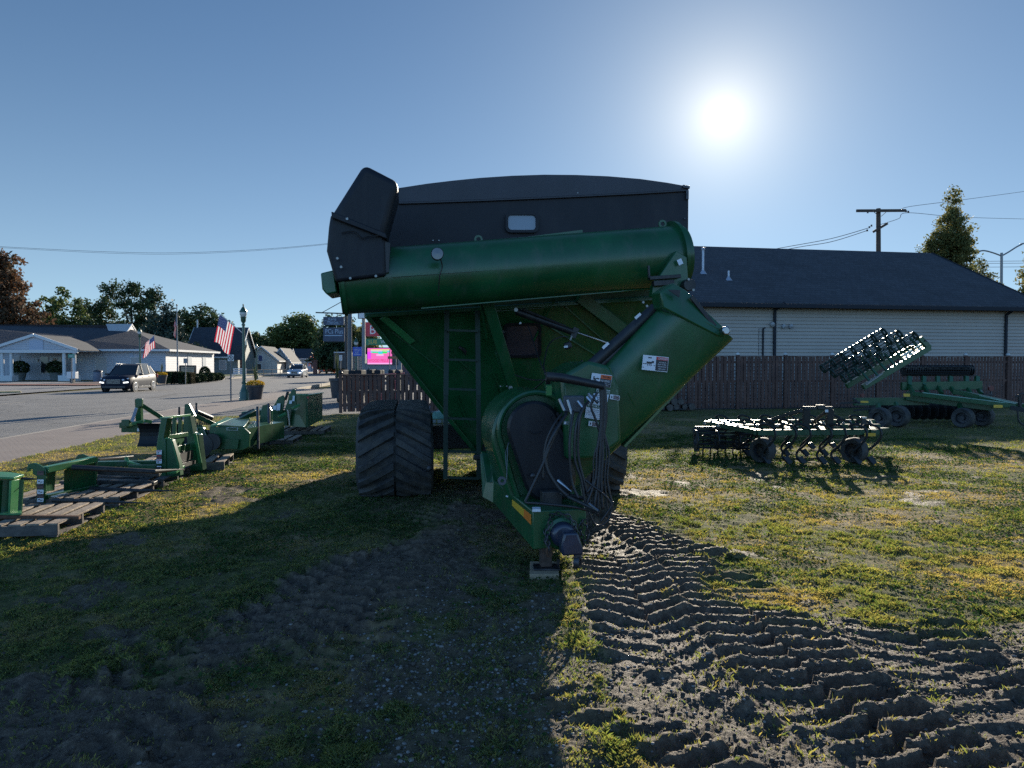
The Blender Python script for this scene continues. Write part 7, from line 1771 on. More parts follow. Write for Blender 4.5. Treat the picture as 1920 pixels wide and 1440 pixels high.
def bush(name, label, c, rad, h, lm, n=900, leaf=0.08, cat="shrub", group=None, seed=1, box=None):
    r = np.random.default_rng(seed); d = r.normal(0, 1, (n, 3)); d /= np.linalg.norm(d, axis=1)[:, None]
    if box: p = np.stack([r.uniform(-box[0]/2, box[0]/2, n), r.uniform(-box[1]/2, box[1]/2, n), r.uniform(0, h, n)], -1); k = r.integers(0, 3, n); sg = r.choice([-.5, .5], n); p[k == 0, 0] = sg[k == 0]*box[0]; p[k == 1, 1] = sg[k == 1]*box[1]; p[k == 2, 2] = h; p += r.normal(0, .02, p.shape)
    else: p = d*np.array([rad, rad, h*0.55])*(0.75+0.28*r.random(n)**0.5)[:, None]+np.array([0, 0, h*0.5])
    cz, sz = math.cos(RZ), math.sin(RZ)
    p = np.stack([p[:, 0]*cz-p[:, 1]*sz, p[:, 0]*sz+p[:, 1]*cz, np.maximum(p[:, 2], 0.01)], -1)+np.array(c)
    a = r.normal(0, 1, (n, 3)); a /= np.linalg.norm(a, axis=1)[:, None]; b = np.cross(a, r.normal(0, 1, (n, 3))); b /= np.linalg.norm(b, axis=1)[:, None]; s = leaf*(0.6+0.8*r.random(n))[:, None]
    V = np.stack([p-a*s, p-b*s*0.6, p+a*s, p+b*s*0.6], 1).reshape(-1, 3)
    o = mesh_arrays(name, V, (np.arange(n)*4)[:, None]+np.arange(4)[None], lm); 
    if label: tag(o, label, cat, group)
    return o
L_hedge = leafmat("clipped_hedge_leaves", (0.03, 0.03, 0.016), (0.075, 0.065, 0.035), 0.25, 1.2)
L_box = leafmat("boxwood_leaves", (0.012, 0.026, 0.010), (0.035, 0.055, 0.020), 0.25, 1.2)
# core bodies keep the hedges from being see-through
def hedge(label, px0, px1, d, h, lm, seed, depth=1.0):
    a, b = P(px0, 700, d), P(px1, 700, d); c = (a+b)/2; w_ = (b-a).length
    o = bush("hedge", label, (c.x, c.y, -0.13), 0, h, lm, 2600, 0.07, "hedge", "clipped hedges by the white building", seed, box=(w_, depth))
    m = MB(); m.box((c.x, c.y, -0.13+h*0.47), (w_*0.94, depth*0.9, h*0.94), rz=RZ); k = m.build("stems", mat("hedge_twigs", (0.02, 0.018, 0.012), 0.9) if "hedge_twigs" not in bpy.data.materials else bpy.data.materials["hedge_twigs"], None); k.parent = o; return o
hedge("brown clipped hedge block just right of the navy car's tail", 282, 301, 61.5, 0.95, L_hedge, 21)
hedge("dark clipped hedge block behind the far pot of yellow mums", 309, 324, 60.5, 0.95, L_box, 22)
hedge("brown clipped hedge block beside the foot of the flagpole", 324, 339, 61, 0.95, L_hedge, 23)
hedge("dark clipped hedge block in front of the low tan notice sign", 339, 350, 60.5, 0.9, L_box, 24)
hedge("small brown hedge block right of the signpost across the street", 350, 361, 61.5, 0.85, L_hedge, 25)
for k, (px, py, d, r_, h, lb) in enumerate(((384, 694, 69, 0.52, 1.35, "tallest round clipped shrub by the corner of the white building"), (373, 702, 65, 0.62, 0.75, "dark rounded shrub lowest down below the tallest clipped shrub"), (390, 703, 67, 0.62, 0.85, "rounded shrub in front of the tallest clipped shrub"), (401, 700, 70, 0.60, 0.75, "rounded shrub right of the tallest clipped shrub"), (410, 698, 73, 0.55, 0.7, "last rounded shrub toward the white bench"), (365, 704, 63, 0.45, 0.55, "smallest shrub beside the low tan notice sign"))):
    c = P(px, py, d); c.z = -0.13; bush("round_shrub", lb, c, r_, h, L_box, 1500, 0.07, "shrub", "rounded shrubs by the white building", 30+k)
sheet("mulch_bed", [(X0(-17.3, 57), 57), (X0(-17.3, 76), 76), (X0(-22, 76), 76), (X0(-22, 57), 57)], -0.115, mat("dark_mulch", (0.07, 0.035, 0.025), 0.9, var=0.4, scale=12))
sheet("lawn_across", [(X0(-17.3, 76.1), 76.1), (X0(-17.3, 200), 200), (X0(-60, 200), 200), (X0(-60, 92), 92), (X0(-22, 92), 92), (X0(-22, 76.1), 76.1)], -0.114, mat("lawn_far", (0.085, 0.11, 0.03), 0.9, c2=(0.16, 0.17, 0.06), scale=1.5))
sheet("planting_island", [(-44.5, 54.5), (-31.8, 53.6), (-31.0, 55.8), (-44, 57.0)], -0.05, mat("red_mulch", (0.16, 0.045, 0.03), 0.9, var=0.4, scale=10))
# low tan notice sign
c = P(352, 692, 66); t = thing("notice_sign", "low tan notice board in a black frame among the hedges", "sign", (c.x, c.y, -0.13))
f = MB(); f.prism([P(338, 687, 66), P(366, 687, 66), P(366, 699, 66), P(338, 699, 66)], Vector((0, .12, 0))); bd = f.build("board", mat("tan_sign_face", (0.30, 0.23, 0.15), 0.6), t)
f = MB(); 
for a, b in (((336.5, 686), (367.5, 686)), ((337, 686), (337, 706)), ((367, 686), (367, 706)), ((337, 699.5), (367, 699.5))): f.bar(P(*a, 65.95), P(*b, 65.95), 0.10, 0.10, up=(0, 1, 0))
f.build("frame", M_dblack, t)
f = MB(); decal(f, P(340, 688.5, 65.8), P(364, 688.5, 65.8), P(340, 697.5, 65.8), base=0, texts=[("FUNERAL HOME", 0.06, 0.12, 0.25, 1, 0.88), ("& CREMATION", 0.18, 0.55, 0.2, 1, 0.6)]); f.build("lettering", [bpy.data.materials["tan_sign_face"], M_dblack], t)
# ------------------------------------------------------------ other houses
def house(name, label, O, ux, W, D, H, R_, wall, roof, ridge_along=True, trim=M_wtrim, wins=(), over=0.4, chimney=None):
    B, U, V = gfr(O, ux); t = thing(name, label, "house", O)
    f = MB(); f.add([B(0, 0, 0), B(W, 0, 0), B(W, D, 0), B(0, D, 0), B(0, 0, H), B(W, 0, H), B(W, D, H), B(0, D, H)], [(0, 1, 5, 4), (1, 2, 6, 5), (2, 3, 7, 6), (3, 0, 4, 7)])
    if ridge_along:
        f.face([B(0, 0, H), B(0, D, H), B(0, D/2, R_)]); f.face([B(W, 0, H), B(W, D, H), B(W, D/2, R_)])
    else:
        f.face([B(0, 0, H), B(W, 0, H), B(W/2, 0, R_)]); f.face([B(0, D, H), B(W, D, H), B(W/2, D, R_)])
    f.build("wall", wall, t); k = over*(R_-H)/((D if ridge_along else W)/2)
    f = MB(); g = MB()
    if ridge_along:
        for v0 in (-over, D+over):
            f.prism([B(-over, v0, H-k), B(W+over, v0, H-k), B(W+over, D/2, R_), B(-over, D/2, R_)], zv*0.12)
        for u in (-over, W+over): g.bar(B(u, -over, H-k), B(u, D/2, R_), 0.06, 0.2); g.bar(B(u, D+over, H-k), B(u, D/2, R_), 0.06, 0.2)
        g.bar(B(-over, -over-.03, H-k), B(W+over, -over-.03, H-k), 0.06, 0.2)
    else:
        for u0 in (-over, W+over):
            f.prism([B(u0, -over, H-k), B(u0, D+over, H-k), B(W/2, D+over, R_), B(W/2, -over, R_)], zv*0.12)
        for v in (-over,): g.bar(B(-over, v-.03, H-k), B(W/2, v-.03, R_), 0.06, 0.2); g.bar(B(W+over, v-.03, H-k), B(W/2, v-.03, R_), 0.06, 0.2)
        g.bar(B(W+over, -over, H-k), B(W+over, D+over, H-k), 0.06, 0.2)
    f.build("roof", roof, t); g.build("fascia", trim, t)
    for (side, a, z, w_, h_, mg) in wins:
        f = MB()
        if side == 'f': q = [B(a, -.04, z), B(a+w_, -.04, z), B(a+w_, -.04, z+h_), B(a, -.04, z+h_)]; e_ = V*0.03; f.prism([q[0]-U*.1-zv*.1, q[1]+U*.1-zv*.1, q[2]+U*.1+zv*.1, q[3]-U*.1+zv*.1], V*0.05); 
        else: q = [B(W+.04, a, z), B(W+.04, a+w_, z), B(W+.04, a+w_, z+h_), B(W+.04, a, z+h_)]; e_ = -U*0.03; f.prism([q[0]-V*.1-zv*.1, q[1]+V*.1-zv*.1, q[2]+V*.1+zv*.1, q[3]-V*.1+zv*.1], -U*0.05)
        fo = f.build("window_frame", trim, t); m = MB(); m.prism([p_-e_*0.6 for p_ in q], -e_*0.3); m.build("pane", mg, fo)
    return t
M_hw1 = siding("sage_siding", (0.16, 0.18, 0.17), 0.2); M_hw2 = siding("cream_siding", (0.42, 0.41, 0.38), 0.2); M_hw3 = siding("pale_blue_siding", (0.42, 0.48, 0.55), 0.2); M_brick2 = mat("red_brown_brick", (0.13, 0.055, 0.04), 0.85, var=0.3, scale=6)
def gp(px, d, z=-0.13): p = P(px, 690, d); p.z = z; return p
th_ = house("steep_roof_house", "sage house with a steep dark roof behind the white building", gp(350, 108), (1, 0.08), 7.6, 9, 3.0, 7.3, M_hw1, M_wroof, True, wins=(('f', 4.9, 0.8, 0.9, 1.3, M_curt), ('s', 3.6, 4.4, 0.9, 1.2, M_glass)))
B, U_, V_ = gfr(gp(350, 108), (1, 0.08))
f = MB(); f.prism([B(6.6, -0.6, 2.2), B(8.6, -0.6, 2.2), B(9.0, -0.1, 4.4), B(7.0, -0.1, 4.4)], zv*0.1+V_*0.1); f.build("porch_roof", M_wroof, th_); f = MB(); f.cyl(B(0.1, 4.5, 7.1), B(0.1, 4.5, 8.6), 0.12, 8); f.build("flue", M_wtrim, th_)
f = MB(); f.box(B(8.3, -0.3, 1.2), (0.5, 0.5, 2.3)); f.build("porch_post", M_brick2, th_)
house("gabled_cottage", "cream cottage with front gable and small blue window left of the silver car", gp(462, 118), (1, 0.1), 5.0, 9, 2.4, 4.5, M_hw2, M_wroof, False, wins=(('f', 2.0, 2.1, 0.6, 0.9, mat("blue_pane", (0.05, 0.07, 0.16), 0.2)), ('f', 1.5, 0.6, 0.9, 1.0, M_glass)))
house("porch_house", "cream house with shaded porch just right of the gabled cottage", gp(510, 124), (1, 0.1), 3.0, 8, 2.3, 4.3, M_hw2, M_wroof, False, wins=(('f', 0.6, 0.6, 0.7, 1.2, M_glass), ('f', 1.7, 0.6, 0.7, 1.2, M_glass)))
house("low_roof_house", "dark low roofed wing joining the gabled cottage and the porch house", gp(494, 130), (1, 0.1), 4.2, 7, 2.2, 4.4, M_hw2, M_wroof, True)
house("pale_blue_house", "pale blue house with dark roof and black shuttered window beyond the silver car", gp(545, 138), (1, 0.1), 4.6, 9, 2.7, 4.5, M_hw3, M_wroof, True, wins=(('f', 2.1, 0.8, 0.5, 1.0, M_curt), ('f', 1.6, 0.8, 0.35, 1.0, M_glass), ('f', 2.75, 0.8, 0.35, 1.0, M_glass)))
house("brick_shop", "low red brick shop behind the red leaved tree", gp(590, 150), (1, 0.1), 6.5, 10, 3.0, 4.4, M_brick2, M_wroof, True, wins=(('f', 1.0, 0.8, 0.8, 1.2, M_curt), ('f', 3.2, 0.8, 0.8, 1.2, M_curt)))
f = MB(); c = P(560, 672, 175); f.box((c.x, c.y, 2.2), (12, 9, 4.6)); o = f.build("metal_shed", mat("pale_blue_metal", (0.30, 0.36, 0.40), 0.4), bevel=0.1); tag(o, "pale blue metal roofed shed behind the row of small houses", "shed")
# brick post at the kerb
f = MB(); c = gp(591, 112); f.box((c.x, c.y, 0.9), (0.55, 0.55, 2.1)); f.box((c.x, c.y, 2.0), (0.7, 0.7, 0.15)); o = f.build("brick_pillar", M_brick2); tag(o, "slim brown brick pillar by the road below the pale blue house", "pillar")
# dark trailer and silver corrugated container in the lot
t = thing("box_trailer", "black box trailer with pale roof edge behind the hanging shop sign", "trailer", gp(645, 70, -0.03))
f = MB(); f.box(P(643, 676, 70)+Vector((0, 1.2, 0)), (1.75, 2.6, 1.55)); f.build("body", M_dblack, t); f = MB(); f.bar(P(626, 660.5, 69.8), P(660, 660.5, 69.8), 0.06, 0.06); f.build("roof_edge", M_white, t)
f = MB(); 
for px in (632, 654): f.lathe(Vector((P(px, 690, 70).x, 69.9, 0.28)), [(0.3, -0.1), (0.3, 0.1)], axis=(1, 0, 0), n=12)
f.build("wheels", M_rubber, t)
M_corr = mat("silver_corrugated_steel", (0.34, 0.33, 0.30), 0.4, metal=0.3)  # plain silver colour of the container steel
t = thing("metal_container", "silver corrugated metal container behind the blue parking sign", "container", gp(670, 60, -0.03))
f = MB(); n_ = 40
a, b = P(661, 690, 60), P(684, 690, 60); V = []
for k in range(n_+1):
    x = a.x+(b.x-a.x)*k/n_; y = 60+0.06*math.sin(k*1.6); V += [(x, y, -0.03), (x, y, P(670, 664, 60).z)]
f.add(V, [(2*k, 2*k+2, 2*k+3, 2*k+1) for k in range(n_)]); f.prism([(a.x, 60.05, -0.03), (b.x, 60.05, -0.03), (b.x, 60.05, 2.36), (a.x, 60.05, 2.36)], (0, 2.4, 0)); f.build("corrugated_side", M_corr, t)
# dark building right of the screen sign
t = thing("brown_shop", "brown shop wall with a small pale window right of the lit screen", "building", gp(790, 62, -0.03))
f = MB(); f.prism([P(752, 684, 62)*1.0, P(850, 684, 62), P(850, 700, 62), P(752, 700, 62)], Vector((0, 6, 0))); 
a, b = P(750, 690, 62), P(860, 690, 62); f = MB(); f.box(((a.x+b.x)/2, 65, 1.5), (b.x-a.x, 6, 3.1)); f.build("wall", mat("brown_wall", (0.085, 0.065, 0.075), 0.7, var=0.1), t)
f = MB(); f.prism([P(756, 679, 61.98), P(764, 679, 61.98), P(764, 687, 61.98), P(756, 687, 61.98)], Vector((0, -.03, 0))); f.build("window", M_curt, t)
# red low rail or cars row beyond the fence: garden carts on the lot
for k, (x0, x1, py, lb) in enumerate(((714, 742, 701.5, "long red rail showing just above the low fence below the lit screen"), (748, 758, 700, "short red rail just above the low fence beside the cart's edge"))):
    t = thing("red_rail", lb, "rail", gp((x0+x1)/2, 24.6, 0)); f = MB(); f.tube([P(x0, py+0.6, 24.6), P(x1, py-0.8, 24.6)], 0.02, 8); f.build("top_bar", mat("faded_red_paint", (0.42, 0.10, 0.09), 0.5) if k == 0 else bpy.data.materials["faded_red_paint"], t)
    f = MB(); 
    for px in (x0+1, x1-1): a = P(px, py, 24.6); f.cyl(Vector((a.x, a.y, -0.03)), a, 0.018, 6)
    f.build("posts", bpy.data.materials["faded_red_paint"], t)
# ------------------------------------------------------------ street furniture
M_lg = mat("dark_green_cast_iron", (0.008, 0.055, 0.032), 0.35, coat=0.3)
M_globe = mat("frosted_lamp_globe", (0.45, 0.45, 0.42), 0.2)
def lamp(label, base, h, s=1.0):
    t = thing("street_lamp", label, "street lamp", base, 0, "green street lamps with glass globes"); z0 = base[2]; x, y = base[0], base[1]
    f = MB(); f.lathe((x, y, z0), [(0.22*s, 0), (0.22*s, 0.10), (0.20*s, 0.14), (0.20*s, 0.34), (0.15*s, 0.46), (0.10*s, 0.60), (0.085*s, 0.72), (0.105*s, 0.74), (0.105*s, 0.80), (0.075*s, 0.84)], n=16); f.build("base", M_lg, t, smooth=True, cut=0.6)
    f = MB(); f.lathe((x, y, z0), [(0.075*s, 0.8), (0.055*s, h-0.95), (0.08*s, h-0.93), (0.08*s, h-0.88), (0.055*s, h-0.86), (0.05*s, h-0.80)], n=14); f.build("pole", M_lg, t, smooth=True, cut=0.6)
    f = MB(); f.lathe((x, y, z0+h-0.82), [(0.06*s, 0), (0.11*s, 0.08), (0.115*s, 0.24), (0.16*s, 0.27)], n=16); f.build("lamp_collar", M_lg, t, smooth=True)
    f = MB(); f.lathe((x, y, z0+h-0.55), [(0.10*s, 0), (0.15*s, 0.10), (0.155*s, 0.18), (0.12*s, 0.24)], n=18); f.build("globe", M_globe, t, smooth=True)
    f = MB(); f.lathe((x, y, z0+h-0.34), [(0.17*s, 0), (0.17*s, 0.03), (0.11*s, 0.12), (0.07*s, 0.20), (0.03*s, 0.24), (0.025*s, 0.30), (0.04*s, 0.32), (0.0, 0.38)], n=18); f.build("lamp_cap", M_lg, t, smooth=True, cut=0.6)
    return t
d1 = 31.8; b1 = P(458, 752, d1); b1.z = -0.06; lampA = lamp("nearest green street lamp, carrying the large flag beside the street", b1, P(457, 571, d1).z+0.06, 1.0)
d2 = 57.5; b2 = P(263, 700, d2); b2.z = -0.10; lamp("green street lamp behind the navy car, carrying a small flag", b2, P(262, 614, d2).z+0.1, 1.0)
b3 = P(481, 703, 76); b3.z = -0.1; lamp("small green street lamp across the street left of the cream cottage", b3, P(481, 643, 76).z+0.1, 1.0)
d4 = 52.0; b4 = P(668, 700, d4); b4.z = -0.03; lamp("street lamp seen just above the blue parking sign", b4, P(667, 633, d4).z+0.03, 1.0)
# flags
M_fr = leafmat("flag_red", (0.42, 0.025, 0.045), (0.46, 0.03, 0.05), 0.35, 0.5); M_fw = leafmat("flag_white", (0.62, 0.62, 0.62), (0.7, 0.7, 0.68), 0.35, 0.5); M_fb = leafmat("flag_blue", (0.02, 0.035, 0.11), (0.025, 0.04, 0.13), 0.3, 0.5)
def flag(label, staff_a, tip, fly, parent_px=None, waves=2.2, amp=0.05, tuck=0.0):
    """staff_a: lower end of hoist; tip: upper end; fly: vector of the free edge"""
    t = thing("stars_and_stripes_flag", label, "flag", staff_a[0]); A_, B_ = Vector(staff_a[1]), Vector(tip); fly = Vector(fly)
    f = MB(); f.tube([Vector(staff_a[0]), B_+(B_-Vector(staff_a[0])).normalized()*0.05], 0.016, 8); f.build("staff", M_wtrim, t)
    nu, nv = 26, 24; H_ = B_-A_; nrm = H_.cross(fly).normalized(); V = []
    for i in range(nu+1):
        for j in range(nv+1):
            u = i/nu; v = j/nv; p = B_ - H_*u + fly*v*(1-0.06*math.sin(u*6)) + nrm*amp*math.sin(u*waves*6.28+v*2.0)*(0.15+v) - H_*tuck*v*(u-0.5)
            V.append(p)
    f = MB(); f.v = [tuple(p) for p in V]
    for i in range(nu):
        for j in range(nv):
            stripe = int(i/nu*13); m_ = 0 if stripe % 2 == 0 else 1
            if i < 14 and j < nv*0.4: m_ = 2
            f.f.append((i*(nv+1)+j, i*(nv+1)+j+1, (i+1)*(nv+1)+j+1, (i+1)*(nv+1)+j)); f.m.append(m_)
    cl = f.build("cloth", [M_fr, M_fw, M_fb], t, smooth=True, cut=3, fixn=False)
    f = MB()
    for r_ in range(9):
        for c_ in range(6 if r_ % 2 == 0 else 5):
            u = (r_+1)/10*0.54; v = (c_*2+1+(r_ % 2))/12*0.4; p = B_-H_*u+fly*v*(1-0.06*math.sin(u*6)) + nrm*amp*math.sin(u*waves*6.28+v*2.0)*(0.15+v) - H_*tuck*v*(u-0.5)
            s = fly.length*0.011; e1, e2 = H_.normalized(), fly.normalized()
            for sg in (-1, 1): f.face([p+nrm*0.004*sg+e1*s*math.cos(k*1.2566)+e2*s*math.sin(k*1.2566) for k in range(5)])
    f.build("stars", M_fw, cl); return t
flag("large striped flag hanging from the nearest street lamp", (P(457, 626, d1), P(440, 612, d1)), P(412, 589, d1), P(402, 641, d1)-P(412, 589, d1), amp=0.03, waves=1.5)
flag("small striped flag on the street lamp behind the navy car", (P(263, 655, d2), P(273, 643, d2)), P(289, 629, d2), P(287, 655, d2)-P(289, 629, d2), amp=0.06, waves=1.2, tuck=0.4)
t = thing("flagpole", "tall bare metal flagpole in front of the white building", "flagpole", gp(333, 69)); f = MB(); f.tube([gp(333, 69), P(331.5, 574, 69)], [0.08, 0.045], 10); f.build("pole", M_galv, t, smooth=True); f = MB(); f.sphere(P(331.5, 572, 69), 0.09, 8); f.build("finial", M_dsteel, t, smooth=True)
flag("limp flag drooping near the top of the flagpole", (P(331, 612, 68.9), P(331, 606, 68.9)), P(331, 592, 68.9), P(327, 616, 68.9)-P(331, 592, 68.9), amp=0.16, waves=1.5, tuck=0.6)
# no parking sign
M_sign = mat("sign_white", (0.55, 0.55, 0.55), 0.4); M_sgrey = mat("grey_sign_back", (0.16, 0.17, 0.18), 0.5, metal=0.4); M_post = mat("galvanised_post", (0.10, 0.11, 0.12), 0.5, metal=0.5)
c = P(433, 756, 31.0); c.z = -0.06; t = thing("no_parking_sign", "square no parking sign on a thin post left of the nearest street lamp", "sign", c)
f = MB(); f.bar(c, P(432.5, 676, 31), 0.045, 0.045, up=(0, 1, 0)); f.build("post", M_post, t)
f = MB(); a, b, e_ = P(427, 665, 30.95), P(438.5, 665, 30.95), P(427, 677, 30.95); decal(f, a, b, e_, base=0, texts=[("P", 0.36, 0.28, 0.46, 1)])
ctr = P(432.7, 671, 30.93); 
for k in range(24):
    a0, a1 = 2*math.pi*k/24, 2*math.pi*(k+1)/24; f.face([ctr+Vector((math.cos(a_)*r_, 0, math.sin(a_)*r_)) for a_, r_ in ((a0, .115), (a1, .115), (a1, .09), (a0, .09))], 1)
f.face([ctr+Vector((-.07, -.001, .085)), ctr+Vector((-.085, -.001, .07)), ctr+Vector((.07, -.001, -.085)), ctr+Vector((.085, -.001, -.07))], 1)
f.face([P(427, 665, 30.97), P(438.5, 665, 30.97), P(438.5, 677, 30.97), P(427, 677, 30.97)], 2); f.build("sign_face", [M_sign, M_dblack, M_sgrey], t, fixn=False)
def postsign(name, label, px, pyb, d, z, x0, y0, x1, y1, mats, texts=(), rects=(), cat="sign", ptop=None, pw=0.05):
    c = P(px, pyb, d); c.z = z; t = thing(name, label, cat, c)
    f = MB(); f.bar(c, P(px, (y1 if ptop is None else ptop), d), pw, pw, up=(0, 1, 0)); f.build("post", M_post, t)
    f = MB(); decal(f, P(x0, y0, d-0.05), P(x1, y0, d-0.05), P(x0, y1, d-0.05), base=0, texts=texts, rects=rects, lift=0.003); f.prism([P(x0, y0, d-0.05), P(x1, y0, d-0.05), P(x1, y1, d-0.05), P(x0, y1, d-0.05)], Vector((0, .02, 0)), len(mats)-1)
    f.build("sign_face", mats, t, fixn=False); return t
M_blue = mat("blue_sign", (0.015, 0.07, 0.42), 0.4); M_sgn = mat("street_sign_green", (0.03, 0.20, 0.14), 0.4); M_tan = mat("brown_sign_back", (0.28, 0.13, 0.05), 0.6)
postsign("blue_lot_sign", "blue parking notice on a post just left of the lit screen", 670, 702, 33, -0.03, 661.5, 650.5, 678.5, 667.5, [M_blue, M_white, M_sgrey], texts=[("PUBLIC", 0.32, 0.06, 0.08, 1, 0.4), ("PARKING LOT", 0.14, 0.22, 0.11, 1, 0.72), ("NO TRUCKS OR", 0.16, 0.40, 0.08, 1, 0.7), ("TRAILERS", 0.25, 0.54, 0.08, 1, 0.5), ("ALL DAY", 0.2, 0.66, 0.08, 1, 0.6)], rects=[(0.15, 0.83, 0.85, 0.87, 1)])
postsign("street_name_sign", "green street name sign on a post before the portico", 134.5, 722, 59, -0.1, 127.5, 664, 140, 671, [M_sgn, M_white, M_sgrey], texts=[("MAIN", 0.2, 0.3, 0.4, 1, 0.6)], ptop=664)
postsign("signpost_back", "grey back of a small sign on a post beside the hedges", 348, 717, 57, -0.06, 344, 672, 351, 681, [M_sgrey, M_white, M_sgrey])
postsign("white_street_sign", "small white sign right of the parked pickup", 638.5, 700, 60, -0.1, 636, 666, 641.5, 676, [M_sign, M_dblack, M_sgrey], texts=[("2", 0.3, 0.15, 0.4, 1), ("HOUR", 0.15, 0.65, 0.15, 1, 0.7)], pw=0.06)
c = P(136, 707, 62); t = thing("drop_box", "small white drop box at the edge of the parking apron", "mail box", (c.x, c.y, -0.1)); f = MB(); f.box((c.x, c.y, 0.55), (0.75, 0.5, 0.6)); f.build("box", M_sign, t, bevel=0.03); f = MB(); f.box((c.x, c.y, 0.1), (0.3, 0.3, 0.42)); f.build("stand", M_dsteel, t)
c = P(183, 695, 66); t = thing("waste_bin", "blue grey bin against the white building", "bin", (c.x, c.y, -0.13)); f = MB(); f.lathe((c.x, c.y, -0.13), [(0.34, 0), (0.38, 0.1), (0.38, 0.85), (0.3, 0.95)], n=16); f.build("barrel", mat("blue_grey_bin", (0.10, 0.13, 0.18), 0.5), t, smooth=True); f = MB(); f.lathe((c.x, c.y, 0.82), [(0.42, 0), (0.40, 0.06), (0.2, 0.16), (0, 0.18)], n=16); f.build("bin_lid", M_dsteel, t, smooth=True)
t = thing("garden_bench", "white slatted bench on the lawn behind the large flag", "bench", gp(448, 82)); c = gp(448, 82)
for z in (0.35, 0.55, 0.75, 0.95):
    f = MB(); f.box((c.x, c.y+0.25, z), (1.5, 0.04, 0.13)); f.build("back_slat", M_wtrim, t)
f = MB(); f.box((c.x, c.y, 0.32), (1.5, 0.5, 0.05)); f.build("seat", M_wtrim, t)
for s_ in (-0.7, 0.7):
    f = MB(); f.box((c.x+s_, c.y-0.2, 0.1), (0.07, 0.07, 0.45)); f.build("leg", M_wtrim, t); f = MB(); f.box((c.x+s_, c.y+0.25, 0.4), (0.07, 0.07, 1.1)); f.build("leg", M_wtrim, t)
t = thing("black_railing", "thin black railing along the lawn behind the street", "railing", gp(475, 86)); a, b = gp(440, 86), gp(540, 100)
f = MB(); f.bar(Vector((a.x, a.y, 0.75)), Vector((b.x, b.y, 0.75)), 0.05, 0.06); f.bar(Vector((a.x, a.y, 0.3)), Vector((b.x, b.y, 0.3)), 0.04, 0.04); f.build("rail", M_dblack, t)
for k in range(7):
    p_ = a.lerp(b, k/6); f = MB(); f.box((p_.x, p_.y, 0.3), (0.06, 0.06, 0.95)); f.build("post", M_dblack, t)
# planters with mums
M_pot = mat("dark_grey_planter", (0.035, 0.037, 0.042), 0.5, var=0.2)
L_mum = leafmat("yellow_mums", (0.42, 0.26, 0.02), (0.65, 0.42, 0.03), 0.3, 3.0); L_plant = leafmat("grassy_leaves", (0.04, 0.06, 0.03), (0.09, 0.11, 0.05), 0.4, 2.0)
def planter(label, c, r, h, mums=True, tall=True, seed=1):
    t = thing("flower_planter", label, "planter", c, 0, "tapered planters along the street")
    f = MB(); f.lathe(c, [(r*0.66, 0), (r*0.70, 0.02), (r*0.93, h*0.86), (r*1.03, h*0.87), (r*1.04, h), (r*0.95, h), (r*0.92, h*0.9), (0.01, h*0.9)], n=24); f.build("pot", M_pot, t, smooth=True, cut=0.5)
    if mums:
        o = bush("flowers", None, (c[0], c[1], c[2]+h*0.88), r*1.0, h*0.42, L_mum, 1500, 0.03, seed=seed); o.parent = t; o.matrix_parent_inverse = Matrix.Translation(-Vector(c))
    rn = random.Random(seed); f = MB()
    for k in range(34 if tall else 12):
        a = rn.uniform(0, 6.28); hh = h*rn.uniform(0.8, 1.6) if tall else h*0.5; sp = rn.uniform(0.05, 0.45)*r*1.3; z0 = h*0.95 if mums or not tall else h*0.9
        b0 = Vector((c[0], c[1], c[2]+z0)); 
        for (s0, s1) in ((0, 1),):
            m_ = b0+Vector((math.cos(a)*sp*0.4, math.sin(a)*sp*0.4, hh*0.6)); e_ = b0+Vector((math.cos(a)*sp, math.sin(a)*sp, hh))
            w_ = Vector((-math.sin(a), math.cos(a), 0))*0.012; f.face([b0-w_, b0+w_, m_+w_, m_-w_]); f.face([m_-w_, m_+w_, e_])
            for j in range(3): q_ = b0.lerp(e_, rn.uniform(.4, .95)); dv = Vector((rn.uniform(-1, 1), rn.uniform(-1, 1), rn.uniform(.1, .8)))*0.09; f.face([q_, q_+dv+w_, q_+dv*1.2])
    f.build("tall_plant", L_plant, t, fixn=False); return t
c = P(479, 748, 32.6); c.z = -0.06; planter("dark planter of yellow mums beside the nearest street lamp", c, 0.40, 0.66, seed=4)
c = P(303.5, 719, 57.4); c.z = -0.06; planter("far planter of yellow mums behind the navy car's tail", c, 0.42, 0.70, tall=True, seed=5)
c = P(636, 722, 33.5); c.z = -0.06; planter("planter without flowers standing behind the low fence's end post", Vector((c.x-0.08, c.y, c.z+0.0)), 0.38, 0.95, mums=False, seed=6)
for px, k, lb in ((38, 7, "potted fern by the portico's inner columns at the far left"), (104, 8, "potted fern in front of the white building's door")):
    c = fpt(px, 706, -1.6); c.z = -0.13; t = thing("potted_fern", lb, "potted plant", c, 0, "potted ferns under the portico")
    f = MB(); f.lathe(c, [(0.40, 0), (0.55, 0.75), (0.60, 0.8)], n=18); f.build("pot", mat("grey_green_pot", (0.14, 0.16, 0.16), 0.6) if k == 7 else bpy.data.materials["grey_green_pot"], t, smooth=True)
    o = bush("fronds", None, (c.x, c.y, 0.55), 0.8, 1.2, L_dark, 500, 0.16, seed=k); o.parent = t; o.matrix_parent_inverse = Matrix.Translation(-c)
